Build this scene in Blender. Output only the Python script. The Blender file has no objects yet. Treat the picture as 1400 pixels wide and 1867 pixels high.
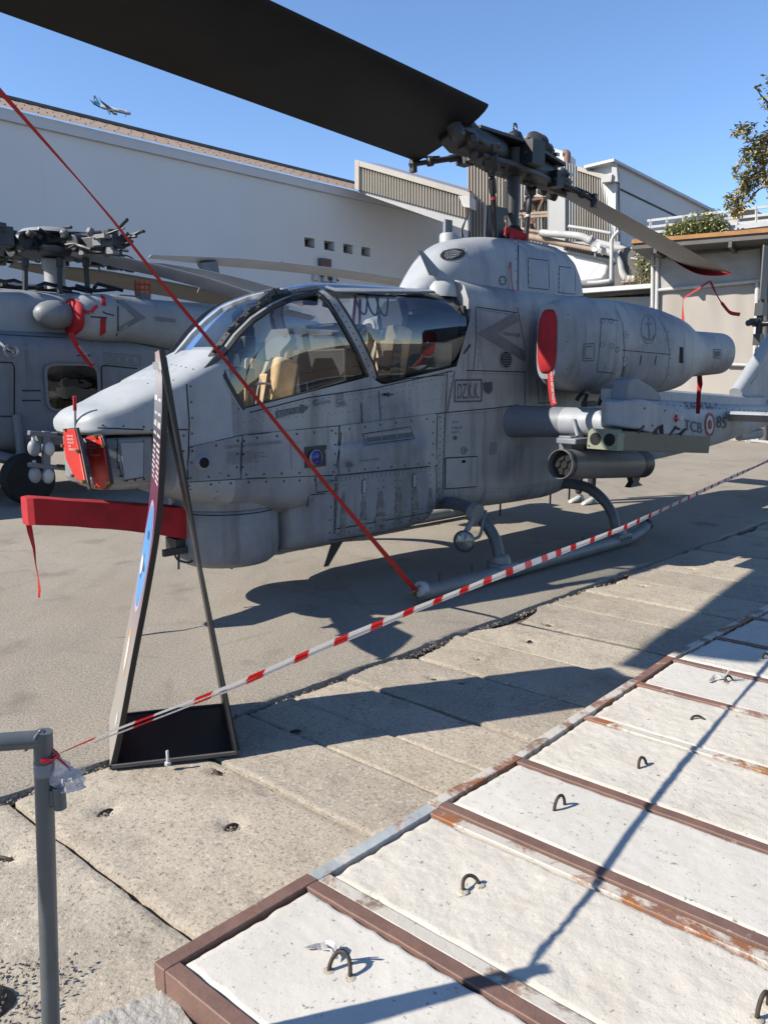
import bpy, math, random
from mathutils import Vector, Matrix, noise
from mathutils.bvhtree import BVHTree
R = math.radians
V = Vector
random.seed(7)
scene = bpy.context.scene
col = scene.collection

# ------------------------------------------------------------------ camera, sky, sun, exposure
EYE = V((0, 0, 1.71)); PITCH = R(10.0)
cd = bpy.data.cameras.new('camera'); cam = bpy.data.objects.new('camera', cd); col.objects.link(cam)
cam.location = EYE; cam.rotation_euler = (R(90) - PITCH, 0, 0)
cd.sensor_fit = 'HORIZONTAL'; cd.sensor_width = 36; cd.lens = 36.0
cd.clip_start = 0.05; cd.clip_end = 6000
scene.camera = cam

SUN_H = V((-0.959, -0.285, 0)).normalized(); SUN_EL = R(35.5)
sun_dir = V((SUN_H.x * math.cos(SUN_EL), SUN_H.y * math.cos(SUN_EL), math.sin(SUN_EL)))
world = bpy.data.worlds.new('World'); scene.world = world; world.use_nodes = True
wn = world.node_tree.nodes; wl = world.node_tree.links
for n in list(wn): wn.remove(n)
wo = wn.new('ShaderNodeOutputWorld'); wb = wn.new('ShaderNodeBackground'); sky = wn.new('ShaderNodeTexSky')
sky.sky_type = 'NISHITA'; sky.sun_disc = False; sky.sun_elevation = SUN_EL
sky.sun_rotation = math.atan2(SUN_H.x, SUN_H.y)
sky.altitude = 0; sky.air_density = 1.0; sky.dust_density = 0.0; sky.ozone_density = 4.0
wb.inputs['Strength'].default_value = 0.10
tint = wn.new('ShaderNodeMix'); tint.data_type = 'RGBA'; tint.blend_type = 'MULTIPLY'; tint.inputs[0].default_value = 1.0; tint.inputs[7].default_value = (0.95, 1.0, 1.10, 1)
wl.new(sky.outputs[0], tint.inputs[6]); wl.new(tint.outputs[2], wb.inputs[0]); wl.new(wb.outputs[0], wo.inputs[0])
sl = bpy.data.lights.new('sun', 'SUN'); sl.energy = 5.0; sl.angle = R(0.53); sl.color = (1.0, 0.93, 0.82)
sun = bpy.data.objects.new('sun', sl); col.objects.link(sun)
sun.rotation_euler = sun_dir.to_track_quat('Z', 'Y').to_euler(); sun.location = (-20, -10, 30)
scene.view_settings.view_transform = 'Standard'; scene.view_settings.look = 'None'
scene.view_settings.exposure = 0.95; scene.view_settings.gamma = 1.0; scene.view_settings.use_curve_mapping = False
scene.render.engine = 'CYCLES'
scene.cycles.max_bounces = 6; scene.cycles.transparent_max_bounces = 12

# ------------------------------------------------------------------ pixel -> place helpers (measuring the photograph, 1400 x 1867)
FW = V((0, math.cos(PITCH), -math.sin(PITCH))); DN = V((0, -math.sin(PITCH), -math.cos(PITCH))); RT = V((1, 0, 0))
def ray(x, y): return FW + RT * ((x - 700) / 1400) + DN * ((y - 933.5) / 1400)
def onz(x, y, z=0.0):
    r = ray(x, y); return EYE + r * ((z - EYE.z) / r.z)
def atY(x, y, Y):
    r = ray(x, y); return EYE + r * (Y / r.y)
def onplane(x, y, p, n):
    r = ray(x, y); return EYE + r * ((p - EYE).dot(n) / r.dot(n))

class Frame:
    """a thing's own axes: x forward, y to its left, z up"""
    def __init__(s, o, fwd):
        s.o = V(o); f = V((fwd[0], fwd[1], 0)).normalized(); s.f = f; s.p = V((-f.y, f.x, 0))
        s.rot = math.atan2(f.y, f.x); s.m = Matrix.Translation(s.o) @ Matrix.Rotation(s.rot, 4, 'Z'); s.i = s.m.inverted()
        s.eye = s.i @ EYE
    def ray(s, x, y): return s.i.to_3x3() @ ray(x, y)
    def S(s, x, y, yl):
        r = s.ray(x, y); return s.eye + r * ((yl - s.eye.y) / r.y)
    def X(s, x, y, xl):
        r = s.ray(x, y); return s.eye + r * ((xl - s.eye.x) / r.x)
    def Z(s, x, y, zl):
        r = s.ray(x, y); return s.eye + r * ((zl - s.eye.z) / r.z)

# ------------------------------------------------------------------ objects
def tag(o, label=None, cat=None, group=None, kind=None):
    if label: o['label'] = label
    if cat: o['category'] = cat
    if group: o['group'] = group
    if kind: o['kind'] = kind
    return o
def empty(name, label, cat, loc=(0, 0, 0), rz=0.0, group=None):
    o = bpy.data.objects.new(name, None); col.objects.link(o); o.empty_display_size = 0.2
    o.location = loc; o.rotation_euler = (0, 0, rz)
    return tag(o, label, cat, group)
def link_mesh(name, me, parent=None):
    o = bpy.data.objects.new(name, me); col.objects.link(o)
    if parent is not None: o.parent = parent
    return o

def perp(d):
    d = d.normalized(); a = V((0, 0, 1)) if abs(d.z) < 0.9 else V((1, 0, 0))
    u = d.cross(a).normalized(); return u, u.cross(d).normalized()

class MB:
    def __init__(s): s.v = []; s.f = []; s.mi = []
    def add(s, vs, fs, m=0):
        b = len(s.v); s.v += [V(q) for q in vs]
        for f in fs: s.f.append(tuple(b + i for i in f)); s.mi.append(m)
        return s
    def merge(s, o, m=None):
        b = len(s.v); s.v += o.v
        for f, k in zip(o.f, o.mi): s.f.append(tuple(b + i for i in f)); s.mi.append(k if m is None else m)
        return s
    def box(s, c, d, rot=None, m=0):
        c = V(c); hx, hy, hz = d[0] / 2, d[1] / 2, d[2] / 2
        vs = [V((x, y, z)) for z in (-hz, hz) for x, y in ((-hx, -hy), (hx, -hy), (hx, hy), (-hx, hy))]
        if rot is not None: vs = [rot @ q for q in vs]
        return s.add([c + q for q in vs], [(3, 2, 1, 0), (4, 5, 6, 7), (0, 1, 5, 4), (1, 2, 6, 5), (2, 3, 7, 6), (3, 0, 4, 7)], m)
    def bar(s, a, b, w, h, up=(0, 0, 1), m=0):
        a = V(a); b = V(b); d = (b - a); L = d.length; d.normalize(); u = V(up).cross(d)
        if u.length < 1e-4: u = perp(d)[0]
        u.normalize(); n = d.cross(u)
        return s.box((a + b) / 2, (L, w, h), Matrix((d, u, n)).transposed(), m)
    def tube(s, pts, r, n=10, caps=True, m=0, closed=False):
        pts = [V(q) for q in pts]; N = len(pts); rs = r if isinstance(r, (list, tuple)) else [r] * N
        rings = []; u = None
        for i in range(N):
            if closed: t = pts[(i + 1) % N] - pts[i - 1]
            else: t = pts[min(i + 1, N - 1)] - pts[max(i - 1, 0)]
            t.normalize()
            if u is None: u = perp(t)[0]
            else:
                u = u - t * u.dot(t); u = u.normalized() if u.length > 1e-6 else perp(t)[0]
            w = t.cross(u)
            rings.append([pts[i] + (u * math.cos(2 * math.pi * k / n) + w * math.sin(2 * math.pi * k / n)) * rs[i] for k in range(n)])
        return s.loft(rings, caps=caps and not closed, m=m, wrap=closed)
    def loft(s, rings, closed=True, caps=True, m=0, wrap=False):
        n = len(rings[0]); vs = [q for rg in rings for q in rg]; fs = []
        L = len(rings)
        for i in range(L if wrap else L - 1):
            i2 = (i + 1) % L
            for k in range(n if closed else n - 1):
                k2 = (k + 1) % n
                fs.append((i * n + k, i * n + k2, i2 * n + k2, i2 * n + k))
        if caps: fs.append(tuple(range(n - 1, -1, -1))); fs.append(tuple((L - 1) * n + k for k in range(n)))
        return s.add(vs, fs, m)
    def lathe(s, prof, o, axis, n=20, m=0, caps=True):
        o = V(o); a = V(axis).normalized(); u, w = perp(a)
        rings = [[o + a * h + (u * math.cos(2 * math.pi * k / n) + w * math.sin(2 * math.pi * k / n)) * max(r, 1e-4) for k in range(n)] for r, h in prof]
        return s.loft(rings, caps=caps, m=m)
    def cyl(s, a, b, r, n=14, m=0): return s.tube([a, b], r, n, True, m)
    def ball(s, c, r, n=12, m=0, sc=(1, 1, 1)):
        c = V(c); k = n // 2
        prof = [(math.sin(math.pi * i / k), -math.cos(math.pi * i / k)) for i in range(k + 1)]
        rings = [[c + V((max(p, 1e-3) * math.cos(2 * math.pi * j / n) * r * sc[0], max(p, 1e-3) * math.sin(2 * math.pi * j / n) * r * sc[1], h * r * sc[2])) for j in range(n)] for p, h in prof]
        return s.loft(rings, m=m)
    def prism(s, poly, w, m=0):
        """poly: 3D points of one face; w: extrusion vector"""
        n = len(poly); w = V(w); vs = [V(q) for q in poly] + [V(q) + w for q in poly]
        fs = [tuple(range(n - 1, -1, -1)), tuple(range(n, 2 * n))] + [(i, (i + 1) % n, n + (i + 1) % n, n + i) for i in range(n)]
        return s.add(vs, fs, m)
    def grid(s, P, m=0):
        a = len(P); b = len(P[0]); vs = [q for rw in P for q in rw]
        return s.add(vs, [(i * b + j, i * b + j + 1, (i + 1) * b + j + 1, (i + 1) * b + j) for i in range(a - 1) for j in range(b - 1)], m)
    def ribbon(s, pts, side, w, t=0.003, m=0):
        """flat strap: side = width direction (one vector or one per point)"""
        pts = [V(q) for q in pts]; N = len(pts); rings = []
        ws = w if isinstance(w, (list, tuple)) else [w] * N
        for i in range(N):
            d = (pts[min(i + 1, N - 1)] - pts[max(i - 1, 0)]).normalized()
            u = V(side[i]) if isinstance(side, list) else V(side)
            u = (u - d * u.dot(d)).normalized(); nn = d.cross(u)
            a = u * ws[i] / 2; b = nn * t / 2
            rings.append([pts[i] - a - b, pts[i] + a - b, pts[i] + a + b, pts[i] - a + b])
        mm = m
        if isinstance(m, list):
            for i in range(N - 1): s.loft(rings[i:i + 2], caps=False, m=m[i])
            return s
        return s.loft(rings, m=mm)
    def mesh(s, name, mats, smooth=35):
        me = bpy.data.meshes.new(name); me.from_pydata([tuple(q) for q in s.v], [], s.f); me.update()
        if not isinstance(mats, (list, tuple)): mats = [mats]
        for k in mats: me.materials.append(k)
        if len(mats) > 1: me.polygons.foreach_set('material_index', s.mi)
        if smooth:
            me.shade_smooth(); me.set_sharp_from_angle(angle=R(smooth))
        me.validate()
        return me
    def build(s, name, mats, parent=None, smooth=35, bevel=0, fixn=True):
        me = s.mesh(name, mats, smooth)
        if fixn:
            import bmesh
            bm = bmesh.new(); bm.from_mesh(me); bmesh.ops.recalc_face_normals(bm, faces=bm.faces); bm.to_mesh(me); bm.free()
        o = link_mesh(name, me, parent)
        if bevel:
            b = o.modifiers.new('bevel', 'BEVEL'); b.width = bevel; b.segments = 2; b.limit_method = 'ANGLE'; b.angle_limit = R(40)
        return o
    def bvh(s): return BVHTree.FromPolygons([tuple(q) for q in s.v], s.f)

def stuff_build(mb, *a, **k):
    o = mb.build(*a, **k); o['kind'] = 'stuff'; return o

def lerp_table(tab, x):
    """tab rows (x, a, b, ...) with x ascending; smooth (Catmull-Rom) interpolation"""
    if x <= tab[0][0]: return list(tab[0][1:])
    if x >= tab[-1][0]: return list(tab[-1][1:])
    for i in range(len(tab) - 1):
        if tab[i][0] <= x <= tab[i + 1][0]: break
    a, b = tab[i], tab[i + 1]; h = b[0] - a[0]; t = (x - a[0]) / h; out = []
    for k in range(1, len(a)):
        def slope(j):
            if j <= 0 or j >= len(tab) - 1: return None
            l = (tab[j][k] - tab[j - 1][k]) / (tab[j][0] - tab[j - 1][0]); r = (tab[j + 1][k] - tab[j][k]) / (tab[j + 1][0] - tab[j][0])
            return 0 if l * r <= 0 else 2 * l * r / (l + r)
        d = (b[k] - a[k]) / h; m0 = slope(i); m1 = slope(i + 1); m0 = d if m0 is None else m0; m1 = d if m1 is None else m1
        out.append((2 * t ** 3 - 3 * t * t + 1) * a[k] + (t ** 3 - 2 * t * t + t) * h * m0 + (-2 * t ** 3 + 3 * t * t) * b[k] + (t ** 3 - t * t) * h * m1)
    return out
def poly_at(tab, x):
    tab = sorted(tab)
    if x <= tab[0][0]: return tab[0][1]
    for (a, u), (b, v) in zip(tab, tab[1:]):
        if a <= x <= b: return u + (v - u) * (x - a) / max(b - a, 1e-9)
    return tab[-1][1]
def bez(pts, n=12):
    """smooth curve through points"""
    pts = [V(q) for q in pts]; out = []
    P = [pts[0] * 2 - pts[1]] + pts + [pts[-1] * 2 - pts[-2]]
    for i in range(1, len(P) - 2):
        for k in range(n):
            t = k / n; a, b, c, d = P[i - 1], P[i], P[i + 1], P[i + 2]
            out.append(0.5 * ((2 * b) + (c - a) * t + (2 * a - 5 * b + 4 * c - d) * t * t + (3 * b - a - 3 * c + d) * t ** 3))
    out.append(pts[-1]); return out

# ------------------------------------------------------------------ materials
ALB = 0.53  # overall albedo scale that goes with the exposure above
class NT:
    def __init__(s, name, k=None):
        s.k = k or ALB; s.mat = bpy.data.materials.new(name); s.mat.use_nodes = True; t = s.mat.node_tree; s.n = t.nodes; s.l = t.links
        s.b = s.n.get('Principled BSDF'); s.tc = s.n.new('ShaderNodeTexCoord'); s.co = s.tc.outputs['Object']
    def mapping(s, scale=(1, 1, 1), rot=(0, 0, 0), loc=(0, 0, 0)):
        m = s.n.new('ShaderNodeMapping'); m.inputs['Scale'].default_value = scale; m.inputs['Rotation'].default_value = rot; m.inputs['Location'].default_value = loc
        s.l.new(s.co, m.inputs['Vector']); return m.outputs[0]
    def noise(s, scale, detail=3, rough=0.55, vec=None, dist=0):
        q = s.n.new('ShaderNodeTexNoise'); q.inputs['Scale'].default_value = scale; q.inputs['Detail'].default_value = detail
        q.inputs['Roughness'].default_value = rough; q.inputs['Distortion'].default_value = dist
        s.l.new(vec or s.co, q.inputs['Vector']); return q.outputs['Fac']
    def voro(s, scale, feat='F1', vec=None, out='Distance', rnd=1.0):
        q = s.n.new('ShaderNodeTexVoronoi'); q.feature = feat; q.inputs['Scale'].default_value = scale; q.inputs['Randomness'].default_value = rnd
        s.l.new(vec or s.co, q.inputs['Vector']); return q.outputs[out]
    def ramp(s, fac, stops, interp='LINEAR'):
        r = s.n.new('ShaderNodeValToRGB'); r.color_ramp.interpolation = interp; e = r.color_ramp.elements
        while len(e) < len(stops): e.new(0.5)
        for i, (p, c) in enumerate(stops):
            e[i].position = p; e[i].color = (c, c, c, 1) if not isinstance(c, (tuple, list)) else (c[0], c[1], c[2], 1)
        s.l.new(fac, r.inputs[0]); return r.outputs[0]
    def mix(s, fac, a, b, mode='MIX'):
        m = s.n.new('ShaderNodeMix'); m.data_type = 'RGBA'; m.blend_type = mode
        for sock, val in ((m.inputs[0], fac), (m.inputs[6], a), (m.inputs[7], b)):
            if isinstance(val, bpy.types.NodeSocket): s.l.new(val, sock)
            elif isinstance(val, (int, float)): sock.default_value = val if sock == m.inputs[0] else (val, val, val, 1)
            else: sock.default_value = (val[0], val[1], val[2], 1)
        return m.outputs[2]
    def math(s, op, a, b=0.0):
        m = s.n.new('ShaderNodeMath'); m.operation = op
        for sock, val in ((m.inputs[0], a), (m.inputs[1], b)):
            if isinstance(val, bpy.types.NodeSocket): s.l.new(val, sock)
            else: sock.default_value = val
        return m.outputs[0]
    def set(s, name, val):
        k = s.b.inputs[name]
        if name == 'Base Color' and isinstance(val, bpy.types.NodeSocket): val = s.mix(1.0, val, (s.k, s.k, s.k), 'MULTIPLY')
        if isinstance(val, bpy.types.NodeSocket): s.l.new(val, k)
        elif isinstance(val, (tuple, list)): k.default_value = (val[0], val[1], val[2], 1)
        else: k.default_value = val
        return s
    def bump(s, h, strength=0.3, dist=0.01, prev=None):
        b = s.n.new('ShaderNodeBump'); b.inputs['Strength'].default_value = strength; b.inputs['Distance'].default_value = dist
        s.l.new(h, b.inputs['Height'])
        if prev is not None: s.l.new(prev, b.inputs['Normal'])
        s.l.new(b.outputs[0], s.b.inputs['Normal']); return b.outputs[0]

def simple(name, c, rough=0.6, metal=0.0, var=0.15, scale=6.0, bump=0.0, bscale=40.0, spec=0.5):
    t = NT(name); n = t.noise(scale, 4)
    lo = tuple(k * (1 - var) for k in c); hi = tuple(min(1, k * (1 + var)) for k in c)
    t.set('Base Color', t.ramp(n, [(0.3, lo), (0.7, hi)])); t.set('Roughness', rough); t.set('Metallic', metal); t.set('Specular IOR Level', spec)
    if bump: t.bump(t.noise(bscale, 4), bump, 0.004)
    return t.mat

def paint(name, c, dark, scale=0.8, streak=0.35, grime=(0.09, 0.085, 0.08), rough=0.52, k=0.97):
    """worn matt aircraft paint: large soft patches, small mottling, vertical dirt streaks, scuffs"""
    t = NT(name, k)
    big = t.ramp(t.noise(scale, 2, 0.5, dist=0.4), [(0.44, 0), (0.56, 1)])
    base = t.mix(big, c, dark)
    base = t.mix(t.ramp(t.noise(9, 5, 0.65), [(0.3, 0.0), (0.75, 0.28)]), base, tuple(min(1, k * 1.28) for k in c))
    st = t.noise(1.0, 5, 0.6, vec=t.mapping((7, 7, 0.9)))
    fac = t.ramp(st, [(0.52, 0), (0.72, streak)])
    base = t.mix(fac, base, grime)
    sc = t.ramp(t.noise(34, 3, 0.7), [(0.66, 0), (0.74, 0.35)])
    base = t.mix(sc, base, tuple(min(1, k * 1.5) for k in c))
    t.set('Base Color', base); t.set('Roughness', t.math('ADD', t.math('MULTIPLY', t.noise(14, 3), 0.25), rough - 0.12)); t.set('Specular IOR Level', 0.4)
    p = t.bump(t.noise(3.0, 3), 0.30, 0.02)
    t.bump(t.noise(26, 4, 0.6), 0.10, 0.006, p)
    return t.mat

M = {}
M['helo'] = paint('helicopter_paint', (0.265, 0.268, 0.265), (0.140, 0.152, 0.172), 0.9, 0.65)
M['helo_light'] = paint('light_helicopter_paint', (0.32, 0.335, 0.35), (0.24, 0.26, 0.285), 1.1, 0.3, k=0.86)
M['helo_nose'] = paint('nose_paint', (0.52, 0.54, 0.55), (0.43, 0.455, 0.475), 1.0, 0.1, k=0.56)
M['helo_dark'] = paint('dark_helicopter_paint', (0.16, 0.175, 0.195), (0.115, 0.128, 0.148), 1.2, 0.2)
M['hawk'] = paint('seahawk_paint', (0.235, 0.25, 0.265), (0.185, 0.20, 0.222), 0.5, 0.3, k=0.59)
M['hawk_light'] = paint('seahawk_light_paint', (0.36, 0.375, 0.385), (0.29, 0.31, 0.33), 0.8, 0.15, k=0.61)
M['black_metal'] = simple('black_metal', (0.022, 0.022, 0.024), 0.5, 0.0, 0.3)
M['dark_metal'] = simple('dark_grey_metal', (0.055, 0.058, 0.062), 0.45, 0.2, 0.3)
M['steel'] = simple('bare_steel', (0.45, 0.45, 0.44), 0.35, 0.9, 0.15)
M['grey_metal'] = simple('grey_painted_metal', (0.26, 0.265, 0.27), 0.5, 0.0, 0.15)
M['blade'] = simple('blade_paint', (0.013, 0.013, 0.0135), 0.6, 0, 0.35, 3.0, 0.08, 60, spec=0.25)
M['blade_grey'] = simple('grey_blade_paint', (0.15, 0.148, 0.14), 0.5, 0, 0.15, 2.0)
M['hawk_blade'] = simple('hawk_blade_paint', (0.55, 0.59, 0.66), 0.4, 0, 0.12, 2.0)
M['seam'] = simple('panel_seam', (0.025, 0.027, 0.032), 0.8, 0, 0.1)
M['rivet'] = simple('rivet_head', (0.045, 0.048, 0.055), 0.6, 0, 0.2)
M['mark'] = simple('faded_marking_paint', (0.125, 0.13, 0.145), 0.7, 0, 0.2)
M['mark_soft'] = simple('faded_grey_marking_paint', (0.215, 0.215, 0.228), 0.7, 0, 0.12)
M['mark_light'] = simple('light_grey_marking_paint', (0.36, 0.365, 0.38), 0.7, 0, 0.12)
M['red_cloth'] = simple('red_cover_cloth', (0.50, 0.006, 0.014), 0.8, 0, 0.28, 7, 0.7, 14)
M['red_strap'] = simple('red_strap', (0.55, 0.008, 0.014), 0.6, 0, 0.12, 14)
M['orange_red'] = simple('orange_red_cover', (0.72, 0.028, 0.012), 0.45, 0, 0.12, 9, 0.15, 20)
M['white_print'] = simple('white_print', (0.75, 0.74, 0.73), 0.6, 0, 0.05)
M['white_metal'] = simple('white_painted_metal', (0.70, 0.70, 0.69), 0.5, 0, 0.1, 5)
M['missile_white'] = simple('missile_cap_white', (0.72, 0.73, 0.75), 0.35, 0, 0.06)
M['tan'] = simple('tan_seat_cloth', (0.80, 0.54, 0.30), 0.85, 0, 0.15, 12, 0.3, 90)
M['belt'] = simple('seat_belt_webbing', (0.34, 0.33, 0.30), 0.8, 0, 0.15, 12)
M['cockpit_black'] = simple('cockpit_black', (0.018, 0.020, 0.024), 0.65, 0, 0.3)
M['cockpit_grey'] = simple('cockpit_grey', (0.10, 0.105, 0.115), 0.6, 0, 0.2)
M['green_primer'] = simple('pale_green_primer', (0.27, 0.31, 0.20), 0.55, 0, 0.12, 8)
M['olive'] = simple('olive_launcher_paint', (0.145, 0.13, 0.085), 0.55, 0, 0.15, 8)
M['grime'] = simple('oily_grime', (0.215, 0.215, 0.21), 0.7, 0, 0.35, 20)
M['ground_reflection'] = simple('painted_ground_reflection', (0.62, 0.55, 0.43), 0.85, 0, 0.12, 10, 0.4, 25)  # beige stands in for the ground mirrored in the canopy glass
M['hole'] = simple('dark_opening', (0.006, 0.006, 0.007), 0.9, 0, 0.1)
M['rubber'] = simple('tyre_rubber', (0.016, 0.016, 0.017), 0.8, 0, 0.2, 14, 0.3, 40)
M['pod'] = simple('rocket_pod_paint', (0.20, 0.20, 0.20), 0.45, 0, 0.15, 5)
M['brass'] = simple('brass_hook', (0.42, 0.27, 0.11), 0.4, 0.6, 0.2)
M['blue_lens'] = simple('blue_lens', (0.02, 0.03, 0.28), 0.08, 0, 0.4, 60)
M['red_lens'] = simple('red_lamp_lens', (0.55, 0.01, 0.02), 0.15, 0, 0.1)
M['lamp_glass'] = simple('headlamp_glass', (0.30, 0.32, 0.31), 0.12, 0.4, 0.4, 30)
M['sign_black'] = simple('sign_black_lacquer', (0.012, 0.012, 0.014), 0.35, 0, 0.3, 5)
M['tape_white'] = simple('tape_white', (0.72, 0.70, 0.68), 0.4, 0, 0.05)
M['tape_red'] = simple('tape_red', (0.60, 0.010, 0.022), 0.4, 0, 0.08)
M['rail_grey'] = simple('grey_railing_paint', (0.145, 0.16, 0.17), 0.35, 0, 0.1, 20, 0.15, 60)
M['white_wall'] = simple('white_render', (0.72, 0.71, 0.69), 0.85, 0, 0.06, 2)
M['orange_trim'] = simple('orange_trim', (0.52, 0.24, 0.07), 0.6, 0, 0.2, 3)
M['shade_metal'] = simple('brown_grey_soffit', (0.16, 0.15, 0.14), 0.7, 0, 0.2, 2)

def film_mat(name, c):
    """thin plastic film: light passes through it diffusely"""
    m = bpy.data.materials.new(name); m.use_nodes = True; n = m.node_tree.nodes; l = m.node_tree.links
    for q in list(n): n.remove(q)
    o = n.new('ShaderNodeOutputMaterial'); d = n.new('ShaderNodeBsdfDiffuse'); t = n.new('ShaderNodeBsdfTranslucent'); g = n.new('ShaderNodeBsdfGlossy'); x = n.new('ShaderNodeMixShader'); y = n.new('ShaderNodeMixShader')
    d.inputs[0].default_value = (*c, 1); t.inputs[0].default_value = (*c, 1); g.inputs['Roughness'].default_value = 0.25; x.inputs[0].default_value = 0.6; y.inputs[0].default_value = 0.06
    l.new(d.outputs[0], x.inputs[1]); l.new(t.outputs[0], x.inputs[2]); l.new(x.outputs[0], y.inputs[1]); l.new(g.outputs[0], y.inputs[2]); l.new(y.outputs[0], o.inputs[0]); return m
M['tape_white'] = film_mat('tape_white_film', (0.66, 0.65, 0.64)); M['tape_red'] = film_mat('tape_red_film', (0.62, 0.012, 0.025))
def glass_mat(name, tint, refl=0.07, gl=(1, 1, 1), ior=1.5):
    m = bpy.data.materials.new(name); m.use_nodes = True; n = m.node_tree.nodes; l = m.node_tree.links
    for q in list(n): n.remove(q)
    o = n.new('ShaderNodeOutputMaterial'); t = n.new('ShaderNodeBsdfTransparent'); g = n.new('ShaderNodeBsdfGlossy'); x = n.new('ShaderNodeMixShader')
    f = n.new('ShaderNodeFresnel'); a = n.new('ShaderNodeMath'); a.operation = 'ADD'; a.use_clamp = True
    t.inputs[0].default_value = (*tint, 1); g.inputs['Color'].default_value = (*gl, 1); g.inputs['Roughness'].default_value = 0.015; f.inputs[0].default_value = ior
    no = n.new('ShaderNodeTexNoise'); no.inputs['Scale'].default_value = 2.2; b = n.new('ShaderNodeBump'); b.inputs['Strength'].default_value = 0.05; b.inputs['Distance'].default_value = 0.05
    l.new(no.outputs[0], b.inputs['Height']); l.new(b.outputs[0], g.inputs['Normal'])
    a.inputs[1].default_value = refl; l.new(f.outputs[0], a.inputs[0]); l.new(a.outputs[0], x.inputs[0]); l.new(t.outputs[0], x.inputs[1]); l.new(g.outputs[0], x.inputs[2]); l.new(x.outputs[0], o.inputs[0])
    return m
M['glass'] = glass_mat('canopy_glass', (0.93, 0.95, 0.94), 0.05)
M['glass_front'] = glass_mat('windshield_glass', (0.90, 0.93, 0.93), 0.02)
M['glass_roof'] = glass_mat('tinted_roof_glass', (0.22, 0.26, 0.32), 0.10)
M['glass_dark'] = glass_mat('dark_window_glass', (0.25, 0.22, 0.20), 0.02)

# ------------------------------------------------------------------ lettering
_tc = {}
def text_tris(s):
    if s in _tc: return _tc[s]
    c = bpy.data.curves.new('lettering', 'FONT'); c.body = s; c.resolution_u = 3
    o = bpy.data.objects.new('lettering', c); col.objects.link(o)
    bpy.context.view_layer.update()
    me = bpy.data.meshes.new_from_object(o.evaluated_get(bpy.context.evaluated_depsgraph_get()))
    vs = [q.co.copy() for q in me.vertices]; fs = [tuple(p.vertices) for p in me.polygons]
    bpy.data.objects.remove(o); bpy.data.curves.remove(c); bpy.data.meshes.remove(me)
    x0 = min(q.x for q in vs); x1 = max(q.x for q in vs); y0 = 0.0; y1 = max(q.y for q in vs)
    vs = [((q.x - x0) / (x1 - x0), (q.y - y0) / (y1 - y0)) for q in vs]
    _tc[s] = (vs, fs); return vs, fs
def flat_text(mb, s, o, u, v, off=V((0, 0, 0)), m=0):
    vs, fs = text_tris(s); o = V(o); u = V(u); v = V(v)
    mb.add([o + u * a + v * b + off for a, b in vs], fs, m)
# ------------------------------------------------------------------ ground materials
def asphalt_mat():
    t = NT('old_asphalt', 0.68)
    b = t.ramp(t.noise(0.35, 4, 0.6, dist=0.6), [(0.3, (0.30, 0.265, 0.215)), (0.7, (0.40, 0.355, 0.295))])
    b = t.mix(t.ramp(t.noise(1.4, 6, 0.7, vec=t.mapping((1, 0.35, 1), (0, 0, R(40)))), [(0.5, 0), (0.75, 0.5)]), b, (0.19, 0.175, 0.155))
    sp = t.noise(85, 3, 0.8)
    b = t.mix(t.ramp(sp, [(0.34, 0.95), (0.46, 0)]), b, (0.10, 0.09, 0.075))
    b = t.mix(t.ramp(sp, [(0.56, 0), (0.68, 0.85)]), b, (0.62, 0.57, 0.49))
    cr = t.voro(0.55, 'DISTANCE_TO_EDGE', vec=t.mapping((1, 1, 1)))
    w = t.noise(3.0, 4); cr2 = t.math('ADD', cr, t.math('MULTIPLY', t.math('SUBTRACT', w, 0.5), 0.05))
    b = t.mix(t.ramp(cr2, [(0.0, 0.16), (0.008, 0)]), b, (0.10, 0.09, 0.08))
    b = t.mix(t.ramp(t.noise(2.2, 3, 0.5), [(0.60, 0), (0.76, 0.5)]), b, (0.13, 0.115, 0.10))
    oil = t.voro(0.7, 'F1'); b = t.mix(t.ramp(t.math('ADD', oil, t.math('MULTIPLY', t.noise(5, 4), 0.2)), [(0.16, 0.55), (0.24, 0)]), b, (0.13, 0.115, 0.095))
    t.set('Base Color', b); t.set('Roughness', 0.92); t.set('Specular IOR Level', 0.25)
    p = t.bump(t.noise(110, 3, 0.7), 0.5, 0.006)
    t.bump(t.noise(6, 4, 0.6), 0.25, 0.02, p)
    return t.mat
def slab_mat(name, c, lo, seed):
    t = NT(name, 0.74); vec = t.mapping((1, 1, 1), (0, 0, 0), (seed, seed * 1.7, 0))
    b = t.ramp(t.noise(1.1, 5, 0.6, vec, 0.8), [(0.3, lo), (0.66, c)])
    b = t.mix(t.ramp(t.noise(4.5, 5, 0.7, vec), [(0.50, 0), (0.78, 0.75)]), b, tuple(k * 0.62 for k in lo))
    sp = t.noise(70, 3, 0.75, vec)
    b = t.mix(t.ramp(sp, [(0.34, 0.9), (0.43, 0)]), b, (0.15, 0.125, 0.095))
    b = t.mix(t.ramp(sp, [(0.57, 0), (0.70, 0.8)]), b, (0.66, 0.60, 0.50))
    hair = t.voro(1.3, 'DISTANCE_TO_EDGE', vec); hair = t.math('ADD', hair, t.math('MULTIPLY', t.math('SUBTRACT', t.noise(5, 4, 0.6, vec), 0.5), 0.12))
    b = t.mix(t.ramp(t.math('ABSOLUTE', hair), [(0.0, 0.35), (0.006, 0)]), b, (0.52, 0.48, 0.41))
    t.set('Base Color', b); t.set('Roughness', 0.93); t.set('Specular IOR Level', 0.25)
    p = t.bump(t.noise(80, 4, 0.75, vec), 0.55, 0.006)
    t.bump(t.noise(11, 5, 0.65, vec), 0.4, 0.02, p)
    return t.mat
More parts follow.
